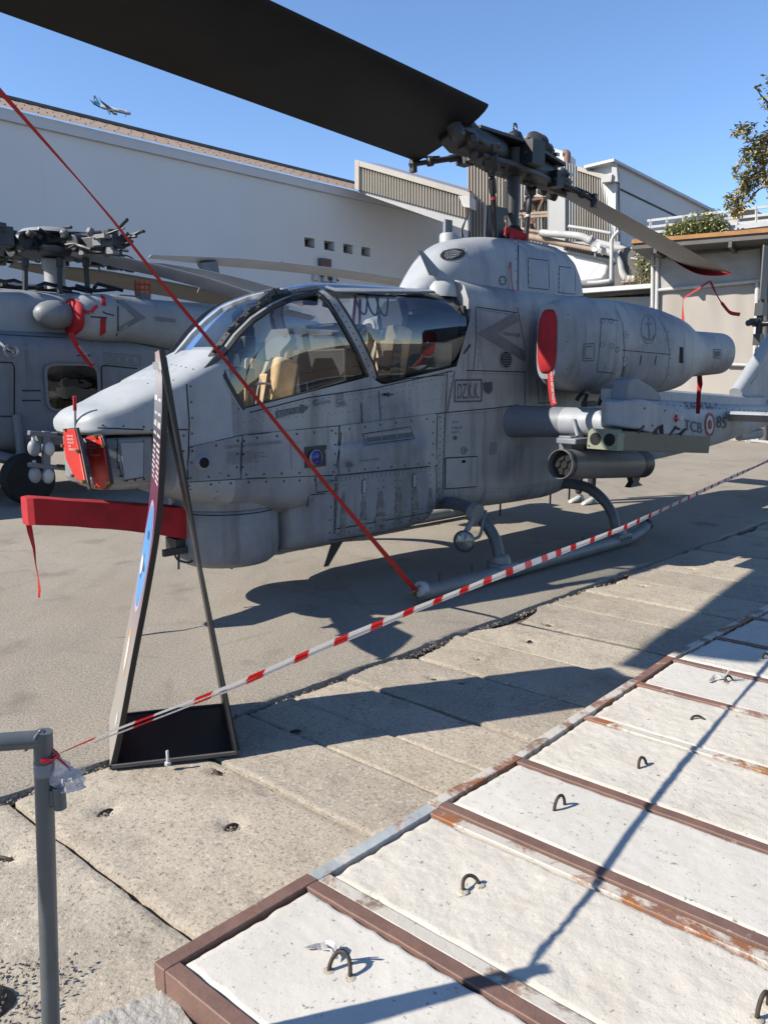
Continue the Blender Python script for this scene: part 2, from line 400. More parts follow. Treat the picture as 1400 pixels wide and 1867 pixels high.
def infill_mat(name, seed, rough_amt, c=(0.76, 0.71, 0.62)):
    t = NT(name); vec = t.mapping((1, 1, 1), (0, 0, 0), (seed * 3.1, seed * 1.7, 0))
    b = t.ramp(t.noise(1.6, 4, 0.6, vec, 0.5), [(0.3, tuple(k * 0.86 for k in c)), (0.7, c)])
    b = t.mix(t.ramp(t.noise(7, 5, 0.7, vec), [(0.50, 0), (0.78, 0.55)]), b, tuple(k * q_ for k, q_ in zip(c, (0.74, 0.71, 0.66))))
    pits = t.ramp(t.noise(46, 3, 0.75, vec), [(0.30, 0.9), (0.38, 0)])
    b = t.mix(pits, b, (0.28, 0.25, 0.22))
    rings = t.voro(13, 'F1', vec)
    rr = t.ramp(rings, [(0.10, 0), (0.16, 0.35), (0.20, 0.0)])
    msk = t.ramp(t.noise(6, 3, 0.6, vec), [(0.5, 0), (0.62, 1)])
    b = t.mix(t.math('MULTIPLY', rr, msk), b, tuple(k * 0.70 for k in c))
    t.set('Base Color', b); t.set('Roughness', 0.9); t.set('Specular IOR Level', 0.3)
    p = t.bump(t.noise(55, 5, 0.7, vec), 0.30 * rough_amt, 0.012)
    p = t.bump(t.noise(9, 3, 0.5, vec), 0.10 * rough_amt, 0.03, p)
    t.bump(t.math('MULTIPLY', rr, msk), -0.15, 0.01, p)
    return t.mat
def steel_frame_mat(name, c, splash, rust, seed):
    """painted frame bar with rust bleeding through and cement splashed over it"""
    t = NT(name); vec = t.mapping((1, 1, 1), (0, 0, 0), (seed * 2.3, seed, seed))
    b = t.ramp(t.noise(10, 4, 0.6, vec), [(0.3, tuple(k * 0.8 for k in c)), (0.7, tuple(k * 1.15 for k in c))])
    b = t.mix(t.ramp(t.noise(13, 5, 0.7, vec), [(0.66 - rust * 0.35, 0), (0.80 - rust * 0.35, 0.85)]), b, (0.40, 0.155, 0.055))
    b = t.mix(t.ramp(t.noise(21, 5, 0.7, vec), [(0.78 - rust * 0.3, 0), (0.83 - rust * 0.3, 0.8)]), b, (0.50, 0.27, 0.09))
    w = t.noise(5.5, 6, 0.72, vec, 0.4)
    b = t.mix(t.ramp(w, [(0.69 - splash * 0.42, 0), (0.78 - splash * 0.42, 1)]), b, (0.74, 0.69, 0.60))
    t.set('Base Color', b); t.set('Roughness', 0.62); t.set('Specular IOR Level', 0.4)
    t.bump(w, 0.5, 0.012)
    return t.mat
M['asphalt'] = asphalt_mat()
M['slab'] = [slab_mat('worn_concrete', (0.46, 0.40, 0.315), (0.36, 0.31, 0.24), 0.0), slab_mat('worn_concrete_dusty', (0.48, 0.42, 0.335), (0.39, 0.335, 0.265), 4.3), slab_mat('worn_concrete_grey', (0.40, 0.35, 0.285), (0.32, 0.28, 0.22), 9.1)]
M['rough_slab'] = slab_mat('broken_pale_concrete', (0.52, 0.46, 0.37), (0.39, 0.345, 0.275), 2.2)
M['dirt'] = simple('joint_dirt', (0.22, 0.155, 0.10), 0.95, 0, 0.5, 25, 0.6, 60)
M['pebble'] = simple('pebbles', (0.30, 0.265, 0.215), 0.9, 0, 0.5, 30)
M['rust'] = simple('rusty_rebar', (0.085, 0.062, 0.045), 0.75, 0.3, 0.4, 60, 0.5, 80)

# ------------------------------------------------------------------ ground sheet, asphalt
E1 = V((0.707, 0.707, 0)); E2 = V((0.769, -0.639, 0)); SO = V((-1.48, 2.98, 0))
def strip(a, b, z=0.0): q = SO + E1 * a + E2 * b; return V((q.x, q.y, z))
def tostrip(p):
    d = V((p[0], p[1], 0)) - SO; det = E1.x * E2.y - E1.y * E2.x
    return ((d.x * E2.y - d.y * E2.x) / det, (E1.x * d.y - E1.y * d.x) / det)
g = MB(); g.box((40, 120, -0.20), (500, 500, 0.28))
tag(g.build('ground', M['dirt'], smooth=0), kind='structure')

def edge_b(a): return 0.028 * noise.noise(V((a * 2.1, 3.3, 0))) + 0.018 * noise.noise(V((a * 7.0, 1.3, 0))) + 0.010 * noise.noise(V((a * 23, 9.3, 0)))
mb = MB(); rows = []
As = [-30, -12, -6] + [-3 + 0.06 * i for i in range(int(17 / 0.06))] + [14.5, 18, 30, 60, 120]
for a in As:
    rw = []
    for k, b in enumerate([-150, -60, -20, -8, -4, -2, -1, -0.4, -0.12, -0.05]):
        rw.append(strip(a, b, 0.0 + (0.004 * noise.noise(V((a * 3, b * 3, 0))))))
    e = edge_b(a) - 0.03 if -3 < a < 14 else -0.03
    rw.append(strip(a, e, -0.004)); rw.append(strip(a, e + 0.014, -0.05))
    rows.append(rw)
mb.grid(rows)
tag(mb.build('asphalt', M['asphalt'], smooth=60), kind='structure')
far = MB(); far.box((0, 0, 0), (1, 1, 1)); far = None

# ------------------------------------------------------------------ strip of old concrete slabs
slab_root = bpy.data.objects.new('concrete_pavement', None); col.objects.link(slab_root); tag(slab_root, kind='structure')
pockets = [tostrip(onz(*q)) + (r,) for *q, r in [(190, 1475, .075), (395, 1402, .06), (537, 1329, .065), (487, 1440, .035), (840, 1244, .045), (790, 1236, .05), (872, 1200, .04), (965, 1166, .05), (1000, 1137, .045), (1118, 1062, .05), (1172, 1068, .05), (1260, 1037, .05), (1300, 1020, .05), (300, 1470, .0), (8, 1558, .085), (420, 1500, .06)]]
pitch = 0.67; k = 0
rs = random.Random(3)
joints = [-0.10 - pitch * k_ for k_ in (4, 3, 2, 1)] + [-0.10, 0.67, 1.07, 1.36, 1.74, 2.26] + [2.26 + 0.53 * k_ for k_ in range(1, 34)]
for j in range(-4, len(joints) - 5):
    a0 = joints[j + 4] + 0.011; a1 = joints[j + 5] - 0.011; pw = a1 - a0
    near = j < 12
    na = 30 if near else 8; nb = 70 if near else 16
    tilt = rs.uniform(-0.008, 0.008); lift = rs.uniform(-0.012, 0.004); rgh = 1.0 + (1.2 if j < 0 else 0)
    P = []
    b0 = 0.035; b1 = 1.95 if j >= 0 else 3.2
    for ia in range(na + 1):
        rw = []
        for ib in range(nb + 1):
            u = ia / na; w = ib / nb; b = b0 + (b1 - b0) * w
            ja = (0.005 * noise.noise(V((b * 7, j * 5.1, 0))) + 0.005 * noise.noise(V((b * 41, j * 3.1, 2)))) * (1 if u < 0.5 else -1)
            a = a0 + (a1 - a0) * u + (ja if ia in (0, na) else 0)
            bb = b + (0.20 * max(0, noise.noise(V((a * 1.7, 4.4, 0)))) * (1 - w) ** 8) + (0.03 * noise.noise(V((a * 6, j, 5))) + 0.012 * noise.noise(V((a * 21, j, 8))) if ib == 0 else 0)
            q = strip(a, bb)
            z = lift + tilt * (u - 0.5) * 2 + 0.004 * rgh * noise.noise(V((q.x * 4, q.y * 4, 1))) + 0.0014 * rgh * noise.noise(V((q.x * 17, q.y * 17, 1))) + (0.0025 * rgh * noise.noise(V((q.x * 50, q.y * 50, 1))) if near else 0)
            for pa, pb, pr in pockets:
                if pr > 0:
                    dd = math.hypot(a - pa, (bb - pb) * 0.9) / (pr * 0.8) * (1 + 0.55 * noise.noise(V((a * 20, bb * 20, 4))))
                    if dd < 1.0: z -= (0.012 + 0.02 * max(0, 1 - dd * 1.7)) * (1 - dd ** 4) + 0.006 * noise.noise(V((a * 60, bb * 60, 1)))
            ed = min(u, 1 - u) * pw
            if ed < 0.007: z -= 0.006 * (1 - ed / 0.007)
            rw.append(V((q.x, q.y, z)))
        P.append(rw)
    s = MB(); s.grid(P)
    # skirts
    for line in ([P[0][i] for i in range(nb + 1)], [P[na][i] for i in range(nb + 1)], [P[i][0] for i in range(na + 1)]):
        s.grid([line, [V((q.x, q.y, -0.058)) for q in line]])
    m = M['rough_slab'] if j in (-1, -2, -3) else M['slab'][(j * 7 + 1) % 3]
    s.build('slab', m, slab_root, smooth=50)

# dirt and small stones in the crumbling seam between asphalt and slabs
def stones(name, spots, mat, seed, kind='stuff'):
    r = random.Random(seed); s = MB()
    for c, rad in spots:
        vs = []
        for d in ((1, 0, 0), (-1, 0, 0), (0, 1, 0), (0, -1, 0), (0, 0, 1), (0, 0, -1)):
            vs.append(V(c) + V(d) * rad * r.uniform(0.55, 1.25) * (0.7 if d[2] else 1))
        rot = Matrix.Rotation(r.uniform(0, 6.28), 3, V((r.uniform(-1, 1), r.uniform(-1, 1), 1)).normalized())
        vs = [V(c) + rot @ (q - V(c)) for q in vs]
        s.add(vs, [(0, 2, 4), (2, 1, 4), (1, 3, 4), (3, 0, 4), (2, 0, 5), (1, 2, 5), (3, 1, 5), (0, 3, 5)])
    o = s.build(name, mat, smooth=0, fixn=False); tag(o, kind=kind); return o
r5 = random.Random(5); sp = []
for i in range(3400):
    a = -2.0 + 13 * (r5.random() ** 1.5); b = r5.gauss(0.005, 0.028)
    sp.append((strip(a, b, -0.028 + 0.006 * r5.random()), r5.uniform(0.003, 0.009) * (1 + (r5.random() < 0.08))))
for i in range(900):  # scatter over slabs and asphalt
    a = -1 + 6 * r5.random(); b = r5.uniform(-0.8, 1.5)
    sp.append((strip(a, b, 0.0), r5.uniform(0.0015, 0.0045)))
# rusty hook bars lying in the broken pockets of the slabs
for i_, (pa, pb, pr) in enumerate(pockets):
    if pr < 0.04: continue
    q = strip(pa, pb, -0.026); s = MB(); s.tube(bez([V((-pr * 0.5, 0.0, 0.0)), V((-pr * 0.2, 0.005, 0.012)), V((pr * 0.25, 0, 0.012)), V((pr * 0.55, -0.004, -0.002))], 4), 0.006, 7)
    o = s.build('pocket_hook', M['rust'], slab_root, smooth=60); o.location = q; o.rotation_euler = (0, 0, rs.uniform(0, 3))
    for k_ in range(46):
        a_ = rs.uniform(0, 6.28); rr_ = pr * rs.uniform(0.1, 0.85); sp.append((q + V((rr_ * math.cos(a_), rr_ * math.sin(a_), 0.004)), rs.uniform(0.003, 0.008)))
stones('loose_gravel', sp, M['pebble'], 1)

# rubble and broken concrete at the low corner beside the first block
def bumpy(name, quad, n, zf, mat):
    P = []
    for i in range(n + 1):
        rw = []
        for k_ in range(n + 1):
            u = i / n; w = k_ / n
            q = (V(quad[0]) * (1 - u) + V(quad[1]) * u) * (1 - w) + (V(quad[3]) * (1 - u) + V(quad[2]) * u) * w
            rw.append(V((q.x, q.y, zf(q, u, w))))
        P.append(rw)
    s = MB(); s.grid(P); o = s.build(name, mat, smooth=40, fixn=False); tag(o, kind='structure'); return o
def fbm(q, f, k=4):
    return sum(noise.noise(V((q.x, q.y, 0.3 * i_)) * f * (2.1 ** i_)) / (1.9 ** i_) for i_ in range(k))
c1 = onz(120, 1867, .1); c2 = onz(285, 1760, .12); c3 = onz(440, 1880, .13)
bumpy('broken_concrete', [V((-0.86, 1.62, 0)), V((-0.60, 1.80, 0)), V((-0.10, 1.20, 0)), V((-0.75, 1.10, 0))], 110,
      lambda q, u, w: 0.135 - 0.15 * (max(0, 1 - u * 3.2) ** 2) - 0.16 * max(0, 0.06 - w) / 0.06 + 0.006 * fbm(q, 9) + 0.0025 * noise.noise(q * 60) + 0.0012 * noise.noise(q * 130), infill_mat('rough_poured_concrete', 6, 2.4, (0.60, 0.575, 0.525)))
bumpy('broken_ground', [V((-1.9, 2.05, 0)), V((-1.02, 1.96, 0)), V((-0.78, 1.1, 0)), V((-1.9, 1.1, 0))], 90,
      lambda q, u, w: 0.03 - 0.05 * max(0, 0.1 - w) / 0.1 - 0.05 * max(0, u - 0.9) / 0.1 + 0.03 * fbm(q, 6), M['dirt'])
sp = []
for i in range(2600):
    x = r5.uniform(-1.6, -0.72); y = r5.uniform(1.2, 2.0)
    if x > -0.9 and y > 1.75: continue
    sp.append((V((x, y, 0.030 + 0.03 * fbm(V((x, y, 0)), 6) - 0.002)), r5.uniform(0.002, 0.0075)))
stones('rubble', sp, M['pebble'], 2)

# ------------------------------------------------------------------ raised row of steel framed concrete blocks
TOP = 0.2
corners = [onz(x, y, TOP) for x, y in [(280, 1757), (560, 1594), (780, 1465), (935, 1378), (1055, 1300), (1150, 1240), (1216, 1196), (1292, 1158), (1362, 1123)]]
step = (corners[-1] - corners[0]) / 8
for i in range(5): corners.append(corners[-1] + step.normalized() * 0.53)
fm = dict(brown=steel_frame_mat('brown_frame_paint', (0.25, 0.145, 0.112), 0.12, 0.12, 1), brown2=steel_frame_mat('chipped_brown_frame_paint', (0.29, 0.16, 0.12), 0.42, 0.4, 2),
          rust=steel_frame_mat('rusting_frame_paint', (0.33, 0.175, 0.125), 0.52, 0.6, 3), cement=steel_frame_mat('cement_covered_frame', (0.33, 0.24, 0.18), 0.66, 0.5, 4), blue=steel_frame_mat('pale_blue_frame_paint', (0.50, 0.54, 0.55), 0.35, 0.25, 5))
#            left     near     far
blocks = [('brown', 'brown', 'brown', 'smooth cream block in clean brown steel frame, nearest of the row, torn tape on it'),
          ('blue', 'cement', 'rust', 'cream block with pale blue left edge next to the cleanest brown frame'),
          ('rust', 'brown', 'brown', 'smooth white block with a tall bent ring standing upright, third from the near end'),
          ('cement', 'brown2', 'rust', 'pitted cream block fourth from the near end, small upright ring in its middle'),
          ('rust', 'rust', 'brown2', 'cream block whose flattened ring lies beside the long tape shadow'),
          ('brown2', 'brown', 'brown', 'very white block with white ribbon tied to its ring, sixth from the near end'),
          ('cement', 'brown2', 'brown', 'white block seventh from the near end, between the ribbon block and the shadow tip'),
          ('rust', 'rust', 'brown2', 'white block eighth from the near end at the right edge of the photo'),
          ('cement', 'rust', 'rust', 'white block ninth from the near end, partly in blue shade')]
blocks += [('cement', 'rust', 'rust', None)] * (len(corners) - 1 - len(blocks))
LEN = 2.3; block_roots = []
for i, (lf, nf, ff, lab) in enumerate(blocks):
    A = corners[i]; B = corners[i + 1]
    if lab is None: continue
    r = random.Random(20 + i)
    root = empty('framed_block', lab, 'concrete block', (A.x, A.y, 0), 0, 'steel framed concrete blocks along the pavement')
    block_roots.append(root); A0 = V((0, 0, 0)); d1 = V((B.x - A.x, B.y - A.y, 0)); L1 = d1.length; d1.normalize(); d2 = V((E2.x, E2.y, 0))
    dz = r.uniform(-0.006, 0.006) if i else 0
    loc = lambda a, b, z: d1 * a + d2 * b + V((0, 0, z))
    W = 0.046
    body = MB(); pts = [loc(.006, .006, .0), loc(L1 - .006, .006, 0), loc(L1 - .006, LEN, 0), loc(.006, LEN, 0)]
    body.prism([q + V((0, 0, -0.05)) for q in pts], V((0, 0, TOP + 0.02 + dz)))
    body.build('concrete_core', M['rough_slab'], root, smooth=0)
    na, nb = 44, 150; P = []
    for ia in range(na + 1):
        rw = []
        for ib in range(nb + 1):
            u = ia / na; w = ib / nb
            jl = 0.012 + 0.008 * noise.noise(V((u * 9, i * 7, 1)))
            ja = (W if i < 3 else 0.004) + 0.002 + 0.012 * abs(noise.noise(V((w * 22, i * 3.3, 0)))) * (2 if nf == 'cement' else 1); jb = W + 0.002 + 0.010 * abs(noise.noise(V((w * 25, i * 9.3, 6))))
            a = ja + (L1 - ja - jb) * u; b = W + jl + (LEN - 2 * W - jl) * w
            q = loc(a, b, 0) + V((A.x, A.y, 0))
            rough = 0.4 if i in (0, 2, 5) else 1.0
            z = TOP + dz - 0.001 + rough * (0.003 * noise.noise(V((q.x * 7, q.y * 7, i))) + 0.003 * noise.noise(V((q.x * 28, q.y * 28, i))) + 0.0018 * noise.noise(V((q.x * 75, q.y * 75, i))))
            if ia in (0, na) or ib == 0: z -= 0.008
            rw.append(loc(a, b, z))
        P.append(rw)
    s = MB(); s.grid(P)
    s.grid([[P[i_][0] for i_ in range(na + 1)], [P[i_][0] - V((0, 0, 0.03)) for i_ in range(na + 1)]])
    s.build('concrete_infill', infill_mat('cream_concrete', i + 1, 0.55 if i in (0, 2, 5) else 1.1, (0.90, 0.855, 0.765) if i in (0, 2, 5, 6) else (0.88, 0.82, 0.71)), root, smooth=60)
    def bar(nm, a0, a1, b0, b1, mk):
        # slightly uneven bar, open cement edge
        n = 40; rings = []
        along_b = (b1 - b0) > (a1 - a0)
        for q in range(n + 1):
            w = q / n; k1 = 0.0018 * noise.noise(V((w * 30, i, a0 * 9)))
            if along_b: prof = [(a0 + k1, b0 + (b1 - b0) * w), (a1 + k1, b0 + (b1 - b0) * w)]
            else: prof = [(a0 + (a1 - a0) * w, b0 + k1), (a0 + (a1 - a0) * w, b1 + k1)]
            zt = TOP + dz + 0.003 + 0.001 * noise.noise(V((w * 20, i, 3))); zb = 0.125
            rings.append([loc(*prof[0], zb), loc(*prof[0], zt), loc(*prof[1], zt), loc(*prof[1], zb)])
        s2 = MB(); s2.loft(rings)
        return s2.build(nm, fm[mk], root, smooth=30, bevel=0.003)
    bar('frame_bar', 0.0, L1, 0.0, W, lf)
    if i < 3: bar('frame_bar', 0.001, W, W + 0.001, LEN, nf)
    bar('frame_bar', L1 - W, L1 - 0.003, W + 0.001, LEN, ff)
# lifting rings
def ring(px, py, h, w, ang, lab, lean=0.0, z0=TOP):
    c = onz(px, py, z0 - 0.004); idx = max((i for i in range(len(block_roots)) if (c - corners[i]).dot(V((-E2.y, E2.x, 0))) > 0), default=0); root = block_roots[idx]
    off = c - root.location; rz = Matrix.Rotation(R(ang), 3, 'Z')
    pts = []
    for k_ in range(13):
        t_ = math.pi * k_ / 12; pts.append(V((-math.cos(t_) * w / 2 + (0.01 * (t_ / math.pi)), lean * math.sin(t_) * h, math.sin(t_) ** 0.75 * h)))
    s = MB(); s.tube(pts, 0.0056, 10)
    s.v = [rz @ q + off for q in s.v]; bar_ = s.build('lifting_ring', M['rust'], root, smooth=60); bar_['label'] = lab
    for p_ in (pts[0], pts[-1]):
        e = MB(); e.lathe([(0.02, -0.004), (0.016, 0.003), (0.006, 0.006)], rz @ p_ + off, (0, 0, 1), 9); e.build('cement_collar', M['rough_slab'], bar_)
    return root
ring(615, 1778, 0.05, 0.05, -20, 'rusty ring with torn white tape on the nearest smooth block', 0.5)
ring(857, 1622, 0.03, 0.05, 30, 'low crushed ring in a chipped hollow on the blue edged block', 0.7)
ring(1018, 1478, 0.055, 0.05, 40, 'tall upright arched ring with a sharp shadow on the smooth white block')
ring(1170, 1402, 0.042, 0.045, 40, 'small upright ring with twisted top on the pitted block', 0.2)
ring(1270, 1316, 0.02, 0.05, 0, 'flattened dark ring with loose wires near the tape shadow', 0.8)
ring(1328, 1245, 0.03, 0.04, 20, 'ring with a long white ribbon lying beside it', 0.5)
ring(1396, 1203, 0.03, 0.04, 20, 'dark ring at the right edge of the photo beyond the ribbon', 0.4)
ring(1388, 1850, 0.055, 0.05, 40, 'ring in the bottom right corner of the photo')
# torn white tape
def scrap(px, py, L, ang, lab):
    c = onz(px, py, TOP + 0.006); s = MB(); pts = []; sd = []
    for k_ in range(9):
        t_ = k_ / 8; pts.append(V((-L * t_, 0.02 * math.sin(t_ * 4), 0.004 + 0.02 * abs(math.sin(t_ * 5)) * (1 - t_)))); sd.append(V((0, math.cos(t_ * 2.5), math.sin(t_ * 2.5))))
    s.ribbon(pts, sd, [0.010 + 0.014 * math.sin(0.4 + 2.4 * k_ / 8) for k_ in range(9)], 0.0008)
    for k_ in range(7):
        a_ = random.uniform(-1, 1); s.ribbon([V((0, 0, 0.02)), V((0.012 * math.cos(a_ * 2), 0.015 * a_, 0.045)), V((0.03 * math.cos(a_ * 2), 0.035 * a_, 0.055 + 0.02 * random.random()))], V((a_, 1, 0)), 0.005, 0.0006)
    o = s.build('torn_tape', M['tape_white'], smooth=0); o.location = c; o.rotation_euler = (0, 0, R(ang)); tag(o, lab, 'tape scrap', 'scraps of white tape tied to rings'); return o
scrap(612, 1752, 0.095, -35, 'short frayed piece of white tape on the nearest smooth block')
scrap(1322, 1240, 0.10, 5, 'long flat white ribbon on the very white block farther back')
# ================================================================== ATTACK HELICOPTER
H = Frame((1.29, 8.1, 0), (-0.735, -0.678))
AH = empty('attack_helicopter', 'grey attack helicopter on skids with two bladed rotor and tandem glass canopy', 'helicopter', H.o, H.rot)

HT = [  # x, belly z, z of widest, half width, n | shoulder z, half width, top z, n
    (-1.9, 0.68, 0.98, 0.30, 2.2, 1.25, 0.30, 1.45, 2.6),
    (-1.4, 0.62, 0.90, 0.38, 2.4, 1.40, 0.37, 1.62, 3.0),
    (-0.9, 0.52, 0.78, 0.44, 2.6, 1.65, 0.43, 2.15, 3.5),
    (-0.2, 0.42, 0.68, 0.47, 2.8, 2.10, 0.455, 2.42, 4.0),
    (0.5, 0.43, 0.68, 0.475, 2.8, 2.28, 0.455, 2.46, 4.0),
    (1.12, 0.48, 0.74, 0.475, 2.8, 2.34, 0.45, 2.50, 4.0),
    (1.6, 0.50, 0.76, 0.475, 2.8, 2.0, 0.455, 2.3, 4.0),
    (3.1, 0.66, 0.90, 0.475, 2.8, 1.70, 0.455, 2.1, 4.0),
    (3.6, 0.76, 1.00, 0.468, 2.8, 1.70, 0.450, 1.92, 3.6),
    (3.8, 0.82, 1.05, 0.458, 2.8, 1.66, 0.445, 1.81, 3.4),
    (4.02, 0.91, 1.10, 0.435, 2.8, 1.56, 0.425, 1.71, 3.2)]
SILL = [(1.12, 2.25), (1.31, 1.80), (2.20, 1.65), (2.33, 1.71), (3.50, 1.49), (3.62, 1.62)]
def arc(w, z0, z1, n, k, up):
    """quarter superellipse from (0,z0) to (w,z1) or back"""
    out = []
    for i in range(k + 1):
        t = math.pi / 2 * i / k
        s, c = max(math.sin(t), 0) ** (2 / n), max(math.cos(t), 0) ** (2 / n)
        out.append((w * s, z1 - (z1 - z0) * c) if up else (w * c, z0 + (z1 - z0) * s))
    return out
def sect(x, tab, open_z=None):
    zb, zl, w, nb, zs, ws, zt, nt = lerp_table(tab, x)
    half = arc(w, zb, zl, nb, 8, True)
    hi = open_z if open_z is not None else zs
    for k in range(1, 9):
        t = k / 8; z = zl + (hi - zl) * t
        tt = (z - zl) / max(zs - zl, 1e-3); half.append((w + (ws - w) * min(tt, 1), z))
    if open_z is None: half += arc(ws, zs, zt, nt, 8, False)[1:]
    return half
def hull(tab, xs, open_top=None):
    rings = []
    for x in xs:
        h = sect(x, tab, None if open_top is None else poly_at(open_top, x))
        right = [V((x, -y, z)) for y, z in h[1:]]; left = [V((x, y, z)) for y, z in h]
        if open_top is None: rings.append(left + right[:-1][::-1])
        else: rings.append(right[::-1] + left)
    m = MB(); m.loft(rings, closed=open_top is None, caps=open_top is None); return m
def fr(a, b, n): return [a + (b - a) * i / n for i in range(n + 1)]
hull_front = hull(HT, fr(3.60, 4.02, 8)); hull_mid = hull(HT, sorted(set(fr(1.12, 3.60, 40) + [1.31, 2.2, 2.33, 3.5])), SILL); hull_aft = hull(HT, fr(-1.9, 1.12, 36))
NT_ = [(3.98, 1.335, 1.39, 0.437, 4, 1.565, 0.428, 1.715, 3.2), (4.20, 1.335, 1.39, 0.41, 4, 1.50, 0.40, 1.63, 3.0), (4.38, 1.338, 1.385, 0.37, 4, 1.455, 0.355, 1.545, 2.8),
       (4.48, 1.34, 1.38, 0.335, 4, 1.43, 0.32, 1.515, 2.7), (4.535, 1.345, 1.38, 0.275, 3.4, 1.42, 0.265, 1.48, 2.6), (4.57, 1.355, 1.385, 0.19, 3, 1.405, 0.18, 1.44, 2.4)]
nose = hull(NT_, [3.98, 4.05, 4.12, 4.2, 4.28, 4.34, 4.4, 4.44, 4.48, 4.51, 4.535, 4.555, 4.57])
nose.build('nose_fairing', M['helo_nose'], AH, smooth=60)
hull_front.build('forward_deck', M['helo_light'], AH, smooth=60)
fus = hull_mid.build('fuselage', M['helo'], AH, smooth=50)
hull_aft.build('engine_bay', M['helo'], AH, smooth=50)

# lower ammunition bay with its rounded sides
LT = [(1.53, 0.62, 0.86, 0.30, 3, 1.05, 0.30, 1.10, 3), (1.58, 0.46, 0.66, 0.485, 3, 1.10, 0.48, 1.2, 3), (1.75, 0.40, 0.56, 0.515, 3, 1.15, 0.505, 1.25, 3), (2.4, 0.375, 0.53, 0.525, 3, 1.15, 0.505, 1.25, 3), (2.74, 0.372, 0.53, 0.522, 3, 1.12, 0.505, 1.25, 3), (2.84, 0.365, 0.53, 0.49, 3, 1.05, 0.48, 1.2, 3), (2.95, 0.355, 0.52, 0.445, 3, 0.9, 0.44, 1.1, 3), (3.04, 0.355, 0.52, 0.41, 3, 0.80, 0.40, 0.95, 3), (3.09, 0.36, 0.52, 0.37, 3, 0.78, 0.37, 0.9, 3)]
lower = hull(LT, [1.53, 1.545, 1.56, 1.58, 1.61, 1.66, 1.75, 1.9, 2.15, 2.4, 2.6, 2.74, 2.79, 2.84, 2.9, 2.95, 3.0, 3.04, 3.09])
lower.build('ammunition_bay', M['helo'], AH, smooth=60)
# gun turret drum
drum = MB(); drum.lathe([(0.02, 0.30), (0.22, 0.30), (0.33, 0.325), (0.385, 0.37), (0.405, 0.44), (0.405, 0.74), (0.39, 0.765), (0.30, 0.80)], (3.40, 0, 0), (0, 0, 1), 48)
drum = drum
t_ = drum.build('gun_turret', M['helo'], AH, smooth=50)
s = MB(); s.tube([(3.40 + 0.408 * math.cos(a), 0.408 * math.sin(a), 0.735) for a in fr(0, 6.283, 48)], 0.004, 4); stuff_build(s, 'panel_seam', M['seam'], t_)
s = MB(); s.lathe([(0.30, 0.74), (0.415, 0.765), (0.43, 0.86)], (3.40, 0, 0), (0, 0, 1), 40); s.build('turret_ring', M['helo'], AH, smooth=50)
s = MB(); s.cyl((3.55, 0.0, 0.62), (3.55, 0, 0.5), 0.12); s.box((3.72, 0, 0.50), (0.30, 0.16, 0.10)); s.box((3.80, 0.09, 0.47), (0.36, 0.03, 0.05)); s.tube(bez([(3.72, 0.1, 0.46), (3.78, 0.12, 0.38), (3.86, 0.09, 0.40), (3.9, 0.1, 0.46)]), 0.008, 6)
s.cyl((3.40, 0.05, 0.30), (3.40, 0.05, 0.25), 0.012); s.cyl((3.36, 0.05, 0.29), (3.46, 0.05, 0.29), 0.01); s.cyl((3.84, 0.06, 0.47), (3.86, 0.08, 0.33), 0.009)
stuff_build(s, 'gun_mount', M['black_metal'], AH)

BV_all = MB()
for q in (hull_front, hull_mid, hull_aft, nose, lower, drum): BV_all.merge(q)
def bvh_hit(b, fr_, x, y):
    d = fr_.ray(x, y).normalized(); h = b.ray_cast(fr_.eye, d)
    if h[0] is None: return None
    n = h[1]
    return h[0], (n if n.dot(d) < 0 else -n)
HB = BV_all.bvh()
def dens(px, n):
    out = []
    for (a, b), (c, d) in zip(px, px[1:]):
        k = max(1, int(math.hypot(c - a, d - b) / n))
        out += [(a + (c - a) * i / k, b + (d - b) * i / k) for i in range(k)]
    return out + [px[-1]]
def surf_line(mb, b, fr_, px, w=0.006, off=0.0025, n=14, mirror=False):
    hits = [h for h in (bvh_hit(b, fr_, *q) for q in dens(px, n)) if h]
    if len(hits) < 2: return
    run = [hits[0]]
    for h in hits[1:] + [None]:
        if h is None or (h[0] - run[-1][0]).length > 0.35:
            if len(run) > 1:
                pts = [p + nn * off for p, nn in run]; rows = [[], []]
                for i, (p, nn) in enumerate(run):
                    t = (pts[min(i + 1, len(pts) - 1)] - pts[max(i - 1, 0)]).normalized(); sd = t.cross(nn).normalized()
                    rows[0].append(pts[i] + sd * w / 2); rows[1].append(pts[i] - sd * w / 2)
                mb.grid(rows)
                if mirror: mb.grid([[V((q.x, -q.y, q.z)) for q in r] for r in rows])
            run = [h] if h else []
        else: run.append(h)
def surf_rivets(mb, b, fr_, px, gap=0.06, r=0.006, off=0.003, jit=0.0):
    r = r * 1.05
    hits = [h for h in (bvh_hit(b, fr_, *q) for q in dens(px, 4)) if h]
    acc = gap
    for i in range(1, len(hits)):
        d = (hits[i][0] - hits[i - 1][0]).length
        if d > 0.3: continue
        acc += d
        if acc >= gap:
            acc = 0; p, nn = hits[i]; u, v = perp(nn); n = 7
            ring = [p + nn * (off * 0.5) + (u * math.cos(6.283 * k / n) + v * math.sin(6.283 * k / n)) * r for k in range(n)]
            top = [p + nn * (off + r * 0.3) + (u * math.cos(6.283 * k / n) + v * math.sin(6.283 * k / n)) * r * 0.6 for k in range(n)]
            mb.loft([ring, top], caps=False); mb.add(top, [tuple(range(n))])
